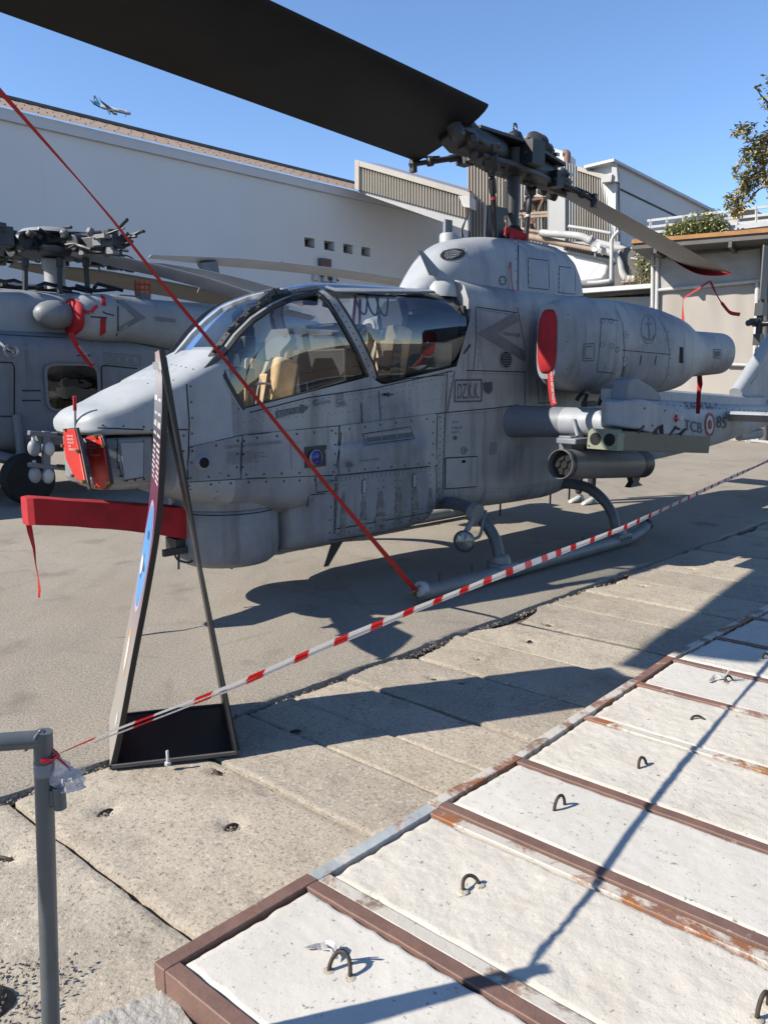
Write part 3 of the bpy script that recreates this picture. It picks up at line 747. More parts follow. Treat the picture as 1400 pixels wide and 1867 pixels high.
def surf_patch(b, fr_, quad, nu=8, nv=8, off=0.006, rnd=0.0, mb=None):
    """a plate laid on the surface: top sheet and edges. quad: px corners going round"""
    mb = mb or MB(); P = []; ok = True
    for i in range(nu + 1):
        rw = []
        for j in range(nv + 1):
            u = i / nu; v = j / nv
            x = (quad[0][0] * (1 - u) + quad[1][0] * u) * (1 - v) + (quad[3][0] * (1 - u) + quad[2][0] * u) * v
            y = (quad[0][1] * (1 - u) + quad[1][1] * u) * (1 - v) + (quad[3][1] * (1 - u) + quad[2][1] * u) * v
            h = bvh_hit(b, fr_, x, y)
            if h is None: ok = False; h = rw[-1] if rw else (P[-1][j] if P else (V((0, 0, 0)), V((0, 1, 0))))
            rw.append(h)
        P.append(rw)
    T = [[p + n * off for p, n in rw] for rw in P]; B = [[p - n * 0.004 for p, n in rw] for rw in P]
    mb.grid(T)
    rim_t = T[0][:] + [T[i][-1] for i in range(1, nu + 1)] + T[-1][-2::-1] + [T[i][0] for i in range(nu - 1, 0, -1)]
    rim_b = B[0][:] + [B[i][-1] for i in range(1, nu + 1)] + B[-1][-2::-1] + [B[i][0] for i in range(nu - 1, 0, -1)]
    n = len(rim_t); mb.add(rim_t + rim_b, [(k, (k + 1) % n, n + (k + 1) % n, n + k) for k in range(n)])
    return mb
def surf_text(mb, b, fr_, s, p0, p1, p2, off=0.009):
    """lettering along p0->p1 with cap height to p2, laid on the surface"""
    vs, fs = text_tris(s); out = []
    for a, c in vs:
        x = p0[0] + (p1[0] - p0[0]) * a + (p2[0] - p0[0]) * c; y = p0[1] + (p1[1] - p0[1]) * a + (p2[1] - p0[1]) * c
        h = bvh_hit(b, fr_, x, y)
        if h is None: return
        out.append(h[0] + h[1] * off)
    mb.add(out, fs)
def surf_poly(mb, b, fr_, px, off=0.007, dn_=0):
    """flat printed patch (convex or simple polygon) following the surface"""
    pts = px if not dn_ else dens(px + [px[0]], dn_)[:-1]
    hs = [bvh_hit(b, fr_, *q) for q in pts]
    if any(h is None for h in hs): return
    mb.add([p + n * off for p, n in hs], [tuple(range(len(hs)))])
def surf_ell(mb, b, fr_, c, rx, ry, off=0.007, rot=0, n=20, inner=0):
    pt = lambda k, f: (c[0] + f * (rx * math.cos(k) * math.cos(rot) - ry * math.sin(k) * math.sin(rot)), c[1] + f * (rx * math.cos(k) * math.sin(rot) + ry * math.sin(k) * math.cos(rot)))
    if not inner: return surf_poly(mb, b, fr_, [pt(6.2832 * k / n, 1) for k in range(n)], off)
    rows = []
    for f in (inner, 1):
        hs = [bvh_hit(b, fr_, *pt(6.2832 * k / n, f)) for k in range(n + 1)]
        if any(h is None for h in hs): return
        rows.append([p + q * off for p, q in hs])
    mb.grid(rows)

# cheek and bay access plates
plates = [([(346, 815), (440, 794), (437, 872), (338, 878)], 'helo'), ([(442, 793), (616, 777), (614, 865), (439, 873)], 'helo'), ([(619, 776), (796, 754), (794, 847), (617, 864)], 'helo'),
          ([(616, 870), (793, 851), (792, 925), (612, 962)], 'helo'), ([(816, 755), (942, 741), (943, 735), (830, 678)], None),
          ([(812, 836), (869, 833), (868, 886), (811, 890)], 'helo'), ([(628, 797), (660, 795), (660, 836), (626, 839)], 'helo')]
for qd, mk in plates:
    if mk: surf_patch(HB, H, qd, 14, 8, 0.010 if mk == 'helo' else 0.019).build('access_panel', M[mk], AH, smooth=30)
# a second surface that includes the plates
HP_ = MB(); HP_.merge(BV_all)
for qd, mk in plates:
    if mk: surf_patch(HB, H, qd, 14, 8, 0.010 if mk == 'helo' else 0.019, mb=HP_)
HB2 = HP_.bvh()
sm = MB()
for px in [[(343, 816), (441, 793.5), (617, 776.5), (812, 752), (900, 744), (945, 738)], [(334, 879), (437, 873), (574, 867.5), (616, 866.5), (797, 849)], [(441, 794), (438, 873)], [(618, 777), (616, 830), (612, 868), (609, 985)], [(797, 755), (795, 850), (797, 925)],
           [(815, 676), (812, 752), (808, 850), (806, 905)], [(829, 676), (815, 750)], [(850, 675), (959, 678)], [(957, 678), (957, 742)], [(867, 560), (868, 612), (863, 674)], [(867, 559), (943, 570)], [(943, 560), (958, 640)],
           [(340, 700), (345, 770), (341, 905)], [(415, 655), (432, 700), (441, 752)], [(275, 784), (342, 783)], [(178, 780), (262, 783)], [(575, 868), (577, 898), (612, 894)], [(562, 905), (560, 925)], [(565, 902), (593, 900)],
           [(622, 790), (617, 835)], [(700, 700), (745, 690), (812, 683)], [(658, 735), (660, 772)], [(690, 712), (694, 765)], [(980, 735), (1005, 733)], [(978, 690), (983, 735)], [(455, 752), (560, 725), (690, 706), (825, 676)],
           [(610, 965), (640, 960), (795, 932)], [(600, 985), (760, 962)]]:
    surf_line(sm, HB2, H, px, 0.0085)
tag(sm.build('panel_seam', M['seam'], AH, smooth=0, fixn=False), kind='stuff')
rv = MB()
for px, gap, r in [([(347, 823), (441, 801), (617, 784), (806, 760)], 0.16, 0.0085), ([(340, 872), (437, 866), (574, 861), (616, 860), (795, 843)], 0.14, 0.0085), ([(340, 886), (437, 880), (574, 875)], 0.14, 0.0085),
                   ([(445, 800), (442, 868)], 0.08, 0.0085), ([(434, 800), (431, 868)], 0.08, 0.0085), ([(622, 786), (619, 830)], 0.07, 0.008), ([(612, 786), (610, 860)], 0.07, 0.008), ([(803, 765), (800, 920)], 0.05, 0.006),
                   ([(790, 765), (788, 845)], 0.09, 0.008), ([(618, 872), (792, 853)], 0.035, 0.0045), ([(618, 876), (792, 857)], 0.035, 0.0045), ([(614, 875), (611, 980)], 0.035, 0.0045), ([(605, 872), (601, 980)], 0.1, 0.007), ([(627, 880), (624, 975)], 0.04, 0.0045),
                   ([(662, 876), (659, 965)], 0.04, 0.0045), ([(668, 876), (666, 965)], 0.04, 0.0045), ([(690, 874), (687, 960)], 0.04, 0.0055), ([(699, 872), (696, 960)], 0.04, 0.0055), ([(722, 872), (718, 955)], 0.04, 0.0055), ([(730, 872), (727, 955)], 0.04, 0.0055),
                   ([(752, 868), (750, 945)], 0.04, 0.0055), ([(759, 868), (757, 945)], 0.04, 0.0055), ([(785, 862), (783, 935)], 0.04, 0.0055), ([(612, 975), (795, 940)], 0.10, 0.007), ([(613, 958), (793, 922)], 0.03, 0.004),
                   ([(823, 682), (817, 744)], 0.045, 0.005), ([(855, 680), (957, 683)], 0.03, 0.004), ([(819, 757), (940, 745)], 0.03, 0.004), ([(870, 563), (943, 575)], 0.028, 0.0055), ([(870, 580), (871, 668)], 0.05, 0.0045),
                   ([(815, 892), (945, 890), (1050, 868)], 0.035, 0.004), ([(815, 897), (945, 895), (1050, 873)], 0.035, 0.004), ([(465, 755), (560, 730), (690, 712), (825, 684)], 0.045, 0.004), ([(460, 765), (560, 740), (690, 722), (812, 700)], 0.06, 0.004),
                   ([(347, 700), (351, 770), (347, 900)], 0.09, 0.007), ([(335, 790), (333, 900)], 0.09, 0.0075), ([(410, 655), (427, 705), (437, 757)], 0.05, 0.0045), ([(402, 657), (420, 707), (430, 762)], 0.06, 0.004),
                   ([(183, 775), (262, 778)], 0.12, 0.007), ([(300, 662), (330, 668), (365, 676)], 0.06, 0.005), ([(265, 700), (312, 692), (333, 697)], 0.09, 0.005), ([(440, 770), (620, 752), (812, 726)], 0.05, 0.0035),
                   ([(660, 737), (662, 770)], 0.05, 0.004), ([(695, 714), (699, 763)], 0.05, 0.004), ([(745, 700), (749, 757)], 0.05, 0.004), ([(392, 912), (400, 880), (403, 850)], 0.06, 0.005), ([(965, 690), (962, 735)], 0.06, 0.006), ([(982, 729), (1003, 727)], 0.06, 0.006), ([(810, 760), (803, 870)], 0.05, 0.004)]:
    surf_rivets(rv, HB2, H, px, gap, r)
tag(rv.build('rivets', M['rivet'], AH, smooth=0, fixn=False), kind='stuff')

# oily drips below the rivet rows of the ribbed lower plate
rd_ = random.Random(12)
for x0, y0, y1, w0 in [(626, 900, 978, 6), (663, 905, 970, 7), (694, 895, 964, 9), (727, 890, 958, 9), (757, 885, 952, 8), (785, 890, 938, 5)]:
    s = MB(); rows = []
    for k_ in range(9):
        t_ = k_ / 8; y = y0 + (y1 - y0) * t_; ww = w0 * (0.30 + 0.70 * t_ ** 0.6) * (0.8 + 0.4 * rd_.random()); xc = x0 - 1.5 * t_ + rd_.uniform(-0.6, 0.6)
        hs = [bvh_hit(HB2, H, xc + d_ * ww, y) for d_ in (-1, -0.4, 0.4, 1)]
        if any(h is None for h in hs): continue
        rows.append([p + n * 0.0035 for p, n in hs])
    if len(rows) > 1: s.grid(rows); s.build('oil_drip', M['grime'], AH, smooth=0, fixn=False)

# markings
mk = MB(); ml = MB(); ms = MB()
surf_poly(ms, HB2, H, [(502, 749), (547, 741), (546, 736), (563, 742), (549, 755), (548, 751), (503, 763)], 0.006)
mt = MB(); surf_text(mt, HB2, H, 'RESCUE', (506, 761), (545, 753.5), (505, 751)); mt.build('rescue_lettering', M['mark_light'], AH, smooth=0, fixn=False)
ms.build('rescue_arrow', M['mark'], AH, smooth=0, fixn=False)
surf_text(mk, HB2, H, 'CARTRIDGE ACTUATED DEVICES', (411, 818), (512, 808), (410, 812.5), 0.013)
for i, (t, w) in enumerate([('WARNING THIS AIRCRAFT', 50), ('CONTAINS EXPLOSIVE EQUIPMENT', 70), ('PROVIDED WITH EJECTION SYSTEM', 60), ('REMOVAL AND DISARMING MANUAL', 76), ('SEE EXPLOSIVES TABLE', 48), ('OF THE HANDBOOK FIRST', 62)]):
    surf_text(mk, HB2, H, t, (412, 827.5 + i * 3.9), (412 + w, 827.5 + i * 3.9 - w * 0.085), (412, 825.2 + i * 3.9), 0.013)
surf_text(ms := MB(), HB2, H, 'DZ.K.K.', (833, 727), (872, 726), (834, 699))
for px in [[(829, 693), (877, 692)], [(828, 732), (877, 731)], [(829, 693), (828, 732)], [(877, 692), (877, 731)]]: surf_line(ms, HB2, H, px, 0.014, 0.008)
surf_poly(ms, HB2, H, [(880, 697), (897, 696), (897, 712), (891, 718), (885, 716), (881, 710)], 0.006)
surf_text(ms, HB2, H, 'UNIT 85', (823, 772), (834, 771), (823, 768)); surf_text(ms, HB2, H, 'FUEL JP5', (823, 782), (841, 781), (823, 778)); surf_text(ms, HB2, H, 'EARTH', (823, 790), (836, 789), (823, 786.5))
surf_text(ms, HB2, H, 'HOLD HERE', (655, 842), (690, 838), (655, 838.5), 0.014); surf_text(ms, HB2, H, 'DOOR', (612, 731), (626, 729), (611, 717)); surf_text(ms, HB2, H, 'OPEN', (612, 743), (630, 740), (611, 733))
surf_ell(ms, HB2, H, (829, 798), 3, 4, 0.008)
stuff_build(ms, 'unit_lettering', M['mark'], AH, smooth=0, fixn=False)
stuff_build(mk, 'cartridge_lettering', M['mark'], AH, smooth=0, fixn=False)
dg_ = MB(); surf_poly(dg_, HB2, H, [(872, 608), (937, 570), (946, 585), (905, 608)], 0.006, 10); surf_poly(dg_, HB2, H, [(872, 608), (905, 608), (957, 640), (957, 660)], 0.006, 10)
dg_.build('danger_chevron', M['mark_soft'], AH, smooth=0, fixn=False)
dt = MB(); surf_text(dt, HB2, H, 'DANGER', (919, 611), (948, 614.5), (919, 605)); stuff_build(dt, 'danger_lettering', M['mark'], AH, smooth=0, fixn=False)
dl = MB(); surf_text(dl, HB2, H, 'INTAKE', (923, 632), (946, 646), (923.5, 625)); surf_text(dl, HB2, H, 'JET', (926, 588), (934, 583), (926, 582)); stuff_build(dl, 'intake_lettering', M['mark_light'], AH, smooth=0, fixn=False)

# small fittings on the flank
f1 = MB(); surf_ell(f1, HB2, H, (922, 655), 10, 15, 0.008, n=24); f1.build('vent_opening', M['hole'], AH, smooth=0, fixn=False)
f2 = MB(); surf_ell(f2, HB2, H, (921, 655), 11.5, 16.5, 0.010, n=24, inner=0.86)
for k in range(8): surf_line(f2, HB2, H, [(913.5, 645 + k * 3), (930.5, 644.5 + k * 3)], 0.006, 0.013)
stuff_build(f2, 'vent_grille', M['helo_dark'], AH, smooth=0, fixn=False)
p = bvh_hit(HB2, H, 369, 843); s = MB(); s.lathe([(0.035, -0.02), (0.058, 0.0), (0.048, 0.018), (0.036, 0.03)], p[0], p[1], 24, caps=False); s.build('port_rim', M['helo_light'], AH, smooth=60)
s = MB(); s.lathe([(0.037, 0.0), (0.001, 0.001)], p[0] + p[1] * 0.022, p[1], 24, caps=False); s.build('port_hole', M['hole'], AH)
surf_patch(HB, H, [(528, 808), (556, 806), (556, 852), (530, 854)], 6, 6, 0.016).build('access_panel', M['helo'], AH, smooth=30)
surf_patch(HB, H, [(552, 815), (592, 811), (593, 849), (553, 853)], 6, 6, 0.022).build('lamp_plate', M['black_metal'], AH, smooth=30)
p = bvh_hit(HB2, H, 572, 834); s = MB(); s.lathe([(0.060, 0.0), (0.062, 0.022), (0.054, 0.026), (0.050, 0.018)], p[0] + p[1] * 0.010, p[1], 28, caps=False); s.build('lamp_ring', M['steel'], AH, smooth=60)
s = MB(); s.lathe([(0.051, 0.016), (0.03, 0.024), (0.0005, 0.027)], p[0] + p[1] * 0.010, p[1], 28, caps=False); s.build('lamp_lens', M['blue_lens'], AH, smooth=60)
fr_m = MB()
for px in [[(661, 791), (748, 778), (754, 800), (667, 811), (661, 791)]]: surf_line(fr_m, HB2, H, px, 0.006, 0.004, 8)
stuff_build(fr_m, 'slot_outline', M['seam'], AH, smooth=0, fixn=False)
for i in range(3):
    x0 = 669 + i * 28; y0 = 800 - i * 3.4
    surf_patch(HB2, H, [(x0, y0 - 2), (x0 + 25, y0 - 5), (x0 + 26, y0 + 3), (x0 + 1, y0 + 6)], 4, 2, 0.004).build('slot_strip', M['mark'], AH, smooth=0)
    surf_patch(HB2, H, [(x0, y0 - 8), (x0 + 25, y0 - 11), (x0 + 25, y0 - 6), (x0, y0 - 3)], 4, 2, 0.004).build('slot_glass', M['mark_light'], AH, smooth=0)
for x, y in [(663, 887), (754.5, 876)]:
    surf_patch(HB2, H, [(x - 2, y - 11), (x + 2.2, y - 11.3), (x + 1.6, y + 11), (x - 2.6, y + 11.3)], 2, 6, 0.012).build('latch_bar', M['helo_light'], AH)
    l_ = MB(); 
    for px in [[(x - 2.8, y - 12), (x + 3, y - 12.3), (x + 2.4, y + 12), (x - 3.4, y + 12.3), (x - 2.8, y - 12)]]: surf_line(l_, HB2, H, px, 0.005, 0.004, 6)
    l_.build('latch_recess', M['seam'], AH, smooth=0, fixn=False)
l_ = MB()
for px in [[(811, 835), (870, 832), (869, 887), (810, 891), (811, 835)]]: surf_line(l_, HB, H, px, 0.010, 0.0045, 8)
l_.build('door_gap', M['seam'], AH, smooth=0, fixn=False)
p = bvh_hit(HB2, H, 845, 821); s = MB(); s.lathe([(0.036, 0.004), (0.034, 0.012), (0.026, 0.012), (0.024, 0.005)], p[0], p[1], 20, caps=False); s.bar(p[0] + V((0, 0.014, 0)), p[0] + V((-0.05, 0.014, 0.004)), 0.012, 0.012); s.build('door_handle', M['helo_dark'], AH)
surf_patch(HB2, H, [(842, 839), (848, 838.5), (848, 843.5), (842, 844)], 2, 2, 0.004).build('keyhole_plate', M['hole'], AH)
for x, y in [(905, 815)]:
    surf_patch(HB2, H, [(x - 12, y - 8), (x - 1, y - 9), (x - 1, y + 12), (x - 12, y + 14)], 3, 3, 0.012).build('step_plate', M['helo_dark'], AH)
p = bvh_hit(HB2, H, 700, 719); s = MB(); s.cyl(p[0], p[0] + V((0.0, 0.05, 0.0)), 0.012); s.ball(p[0] + V((0, 0.05, 0)), 0.018, 10); s.bar(p[0] + V((0, 0.05, 0)), p[0] + V((-0.05, 0.055, 0.0)), 0.014, 0.014); s.build('grip_peg', M['dark_metal'], AH)
p = bvh_hit(HB2, H, 575, 734); s = MB(); s.lathe([(0.022, 0), (0.020, 0.02), (0.008, 0.03)], p[0], p[1], 12); s.bar(p[0] + V((0, 0.03, 0)), p[0] + V((-0.11, 0.035, 0.01)), 0.022, 0.016); s.build('canopy_handle', M['helo_dark'], AH, bevel=0.003)
p0 = bvh_hit(HB2, H, 582, 881)[0]; s = MB(); s.prism([p0 + V((0, 0, 0)), p0 + V((-0.17, 0, -0.004)), p0 + V((-0.13, 0.075, 0)), p0 + V((-0.06, 0.07, 0.0))], V((0, 0, 0.012))); s.build('foot_step', M['helo_dark'], AH)
p0 = H.S(605, 1000, 0.2); s = MB(); s.prism([p0 + V((0.0, 0, 0.06)), p0 + V((-0.12, 0, 0.06)), p0 + V((0.05, 0, -0.14)), p0 + V((0.09, 0, -0.14))], V((0, 0.016, 0))); s.build('blade_antenna', M['dark_metal'], AH)
for x, y, L in [(912, 925, 0.09), (1003, 912, 0.04), (1038, 895, 0.1), (880, 930, 0.03)]:
    p0 = H.S(x, y, 0.25); s = MB(); s.cyl((p0.x, p0.y, p0.z + 0.10), (p0.x, p0.y, p0.z - L), 0.010); s.build('drain_mast', M['dark_metal'], AH)
s = MB(); surf_ell(s, HB2, H, (636, 847), 4, 5, 0.022); 
for k in range(7): surf_line(s, HB2, H, [(636 + 4 * math.cos(k * .9), 847 + 5 * math.sin(k * .9)), (636 + 7 * math.cos(k * .9), 847 + 8 * math.sin(k * .9))], 0.006, 0.022, 3)
stuff_build(s, 'grounding_point', M['mark'], AH, smooth=0, fixn=False)

# ---------------------------------------------------------------- targeting turret under the nose
TS = MB(); ring_t = []; prof = [(4.14, 0.36), (4.36, 0.355), (4.50, 0.30)]
outline = [(4.13, 0.335), (4.36, 0.335), (4.50, 0.24), (4.555, 0.09), (4.555, -0.09), (4.50, -0.24), (4.36, -0.335), (4.13, -0.335)]
TS.loft([[V((x - 0.02 if x > 4.2 else x, y * 0.9, 1.02)) for x, y in outline], [V((x, y, 1.06)) for x, y in outline], [V((x, y, 1.325)) for x, y in outline]])
ts = TS.build('sensor_turret', M['helo'], AH, smooth=20, bevel=0.015)
s = MB(); s.lathe([(0.05, 0.955), (0.20, 0.97), (0.27, 1.0), (0.30, 1.03)], (4.22, 0, 0), (0, 0, 1), 30); s.build('turret_bowl', M['helo_light'], AH, smooth=60)
surf_patch(TS.bvh(), H, [(217, 795), (261, 794), (260, 868), (226, 873)], 4, 6, 0.010).build('access_panel', M['helo_light'], ts, smooth=30)
s = MB(); TB = TS.bvh()
surf_line(s, TB, H, [(215, 793), (262, 792), (261, 870), (225, 876), (214, 840), (215, 793)], 0.006, 0.003, 8)
surf_rivets(s, TB, H, [(214, 797), (213, 840), (222, 876), (262, 872)], 0.05, 0.007, 0.012); surf_rivets(s, TB, H, [(218, 790), (260, 790)], 0.04, 0.006, 0.012)
stuff_build(s, 'panel_seam', M['seam'], ts, smooth=0, fixn=False)
# strut blade hanging down the front of the turret
a = H.X(129, 784, 4.62); b = H.X(164, 892, 4.60); s = MB(); s.bar(a, b, 0.036, 0.012, up=(1, 0, 0)); s.build('wire_cutter', M['dark_metal'], AH, bevel=0.003)
a = H.X(146, 800, 4.58); b = H.X(167, 868, 4.57); s = MB(); s.bar(a, b, 0.03, 0.03, up=(1, 0, 0)); s.tube(bez([H.X(148, 800, 4.6), H.X(150, 815, 4.63), H.X(147, 820, 4.64), H.X(155, 838, 4.62)]), 0.012, 6); s.tube([H.X(158, 835, 4.61), H.X(160, 845, 4.62), H.X(157, 850, 4.61)], 0.012, 6); s.build('turret_centre_rib', M['grey_metal'], AH)
a = H.X(137, 790, 4.57); s = MB(); top = H.X(136, 722, 4.57); mid = H.X(136.5, 748, 4.57); s.cyl(a, mid, 0.010, 8); s.build('probe_rod', M['white_metal'], AH)
s = MB(); s.cyl(mid, top, 0.012, 8); s.build('red_rod_sleeve', M['red_strap'], AH)
s = MB(); s.tube(bez([H.S(150, 765, -0.30), H.S(133, 767, -0.34), H.S(118, 771, -0.38), H.S(101, 772, -0.42)], 4), [0.062, 0.062, 0.06, 0.058, 0.058, 0.06, 0.066, 0.07, 0.072, 0.072, 0.07, 0.06, 0.042], 18); s.build('sensor_tube', M['helo_nose'], AH, smooth=60)

# ---------------------------------------------------------------- canopy
CT = [(1.08, 2.50), (1.3, 2.495), (1.9, 2.475), (2.36, 2.46), (2.65, 2.435), (2.94, 2.375), (3.21, 2.275), (3.36, 2.175), (3.48, 2.07), (3.64, 1.90), (3.76, 1.785), (3.86, 1.70)]
def csec(x, k=18):
    zt = lerp_table(CT, x)[0]; zs = min(1.47, zt - 0.4); zv = max(zs + 0.02, zt - 0.47)
    ws = 0.452 - 0.02 * max(0, (x - 3.5) / 0.4); n = 2.35 + 2.2 * min(1, max(0, (x - 2.75) / 0.5))
    half = []
    for i in range(k + 1):
        if i < 5: zz = zs + (zv - zs) * i / 5; half.append((ws - 0.5 * (zv - zz) ** 2, zz)); continue
        t = math.pi / 2 * (i - 5) / (k - 5); half.append((ws * max(math.cos(t), 0) ** (2 / n), zv + (zt - zv) * math.sin(t) ** (2 / n)))
    return half
CX = sorted(set(fr(1.10, 3.62, 50) + [3.66, 3.70, 3.75, 3.80, 3.84, 3.86, 1.31, 2.2, 2.33, 3.5]))
K = 18; KS = 13
can = MB(); can.loft([[V((x, -y, z)) for y, z in csec(x)][:-1] + [V((x, y, z)) for y, z in csec(x)][::-1] for x in CX], closed=False, caps=False)
CB = can.bvh()
def cgrid(xs, k0, k1, side):
    return [[V((x, side * csec(x)[k][0], csec(x)[k][1])) for k in range(k0, k1 + 1)] for x in xs]
def gl(name, parts, mt):
    m = MB()
    for P in parts: m.grid(P)
    return m.build(name, mt, AH, smooth=70, fixn=False)
xa = [x for x in CX if x <= 2.45]; xf = [x for x in CX if x >= 2.40]
xa = [x for x in CX if x <= xf[0] + 1e-6]
xw = [x for x in CX if x >= 2.80]; xm = [x for x in CX if xf[0] - 1e-6 <= x <= xw[0] + 1e-6]
for sd in (1, -1):
    gl('side_window', [cgrid(xf, 0, KS, sd)], M['glass']); gl('side_window', [cgrid(xa, 0, KS, sd)], M['glass'])
gl('windshield', [cgrid(xw, KS, K, 1), cgrid(xw, KS, K, -1)], M['glass_front'])
gl('roof_window', [cgrid(xa + xm[1:], KS, K, 1), cgrid(xa + xm[1:], KS, K, -1)], M['glass_roof'])
def cbar(name, px, w, th, mt, mirror=True, off=-0.012, n=10):
    hs = [h for h in (bvh_hit(CB, H, *q) for q in dens(px, n)) if h]
    pts = [p for p, _ in hs]
    def one(sg):
        m = MB(); P = [V((p.x, sg * p.y, p.z)) for p, _ in hs]; N = [V((q.x, sg * q.y, q.z)) for _, q in hs]; rings = []
        for i in range(len(P)):
            t = (P[min(i + 1, len(P) - 1)] - P[max(i - 1, 0)]).normalized(); nn = (N[i] - t * N[i].dot(t)).normalized(); sd = t.cross(nn)
            a = sd * w / 2; rings.append([P[i] - a + nn * off, P[i] + a + nn * off, P[i] + a * 0.9 + nn * (off + th), P[i] - a * 0.9 + nn * (off + th)])
        m.loft(rings); return m.build(name, mt, AH, smooth=40)
    one(1)
    if mirror: one(-1)
    return hs
F1 = [(368, 676), (395, 640), (420, 605), (450, 573), (490, 548), (540, 532), (585, 525), (640, 525)]
G = [(443, 747), (427, 722), (408, 688), (400, 662), (406, 645), (430, 612), (460, 582), (495, 558), (535, 541), (576, 532), (600, 552), (626, 592), (650, 638), (668, 683)]
Pw = [(692, 697), (681, 664), (656, 612), (632, 572), (610, 541), (700, 543), (845, 543), (861, 560), (866, 600), (855, 626), (826, 667), (700, 699)]
cbar('windshield_frame', [(372, 670), (397, 637), (422, 603), (452, 572), (490, 549), (540, 533), (580, 527)], 0.05, 0.030, M['dark_metal'])
cbar('window_frame', G[:10], 0.045, 0.022, M['helo_light'])
hs2 = cbar('window_frame', [(579, 530), (606, 550), (634, 592), (660, 640), (681, 692)], 0.092, 0.022, M['helo'])
cbar('window_frame', [(593, 524), (610, 529), (700, 530), (860, 531)], 0.05, 0.022, M['helo_light'])
cbar('window_seal', [(445, 746), (560, 716), (667, 684)], 0.022, 0.022, M['black_metal'])
cbar('window_seal', [(692, 695), (706, 699), (760, 686), (826, 668), (856, 628), (867, 602), (863, 565), (850, 543)], 0.022, 0.024, M['black_metal'])
cbar('window_seal', [(690, 697), (680, 664), (655, 612), (630, 570), (610, 541)], 0.016, 0.030, M['black_metal'])
cbar('window_seal', [(667, 684), (649, 640), (624, 594), (598, 552), (578, 533), (536, 543), (497, 560), (462, 584), (432, 614), (408, 647), (402, 662), (410, 688), (429, 722), (444, 746)], 0.032, 0.026, M['black_metal'])
cbar('windshield_frame', [(306, 664), (334, 631), (350, 611), (376, 586), (405, 563), (434, 551), (460, 542), (515, 530)], 0.045, 0.03, M['helo_light'], mirror=False, n=6)
# front base frame of the windshield and centre line rear bow
m = MB(); rr = []
for x, w_ in ((3.845, 0.03),):
    pass
base = [V((3.86 - 0.24 * (abs(y) / 0.42) ** 2.2, y, 0)) for y in fr(-0.42, 0.42, 24)]
bpts = []
for q in base:
    h = CB.ray_cast(V((q.x, q.y, 3.5)), V((0, 0, -1))); 
    if h[0]: bpts.append(h[0] + V((0, 0, 0.004)))
m.ribbon(bpts, V((1, 0, 0.9)), 0.035, 0.016); m.build('windshield_frame', M['helo_light'], AH, smooth=50)
rv2 = MB()
for px in [[(586, 536), (612, 560), (640, 604), (664, 650), (682, 690)], [(577, 533), (603, 556), (628, 598), (652, 645), (672, 686)]]: surf_rivets(rv2, CB, H, px, 0.045, 0.0055, 0.016)
for px in [[(374, 666), (399, 633), (424, 600), (454, 569), (492, 547), (542, 531)]]: surf_rivets(rv2, CB, H, px, 0.05, 0.009, 0.022)
tag(rv2.build('rivets', M['rivet'], AH, smooth=0, fixn=False), kind='stuff')
# hinge blocks along the windshield frame
for x, y in [(397, 640), (424, 603), (440, 586), (460, 568), (488, 551), (478, 557)]:
    h = bvh_hit(CB, H, x, y); s = MB(); s.box(h[0] + h[1] * 0.02, (0.04, 0.022, 0.025)); s.cyl(h[0] + h[1] * 0.022 + V((-0.03, 0, 0.02)), h[0] + h[1] * 0.022 + V((0.03, 0, -0.02)), 0.010, 8); s.build('hinge', M['black_metal'], AH)
h0 = bvh_hit(CB, H, 383, 668)[0]; s = MB(); s.prism([h0 + V((0.10, 0.005, -0.05)), h0 + V((0.03, 0.012, -0.05)), h0 + V((-0.11, 0.02, 0.10)), h0 + V((-0.10, 0.0, 0.13))], V((0, 0.03, 0.01))); s.build('hinge_bracket', M['dark_metal'], AH)
s = MB(); q = bvh_hit(CB, H, 505, 543)[0]; s.bar(q + V((0.08, -0.02, 0.03)), q + V((-0.10, -0.02, 0.055)), 0.05, 0.03); s.bar(q + V((0.16, 0.0, -0.04)), q + V((0.02, 0, 0.06)), 0.03, 0.03); s.cyl(q + V((0.0, 0.02, 0.05)), q + V((0.0, -0.06, 0.05)), 0.02); s.build('canopy_latch', M['dark_metal'], AH)
q0 = bvh_hit(CB, H, 500, 530); 

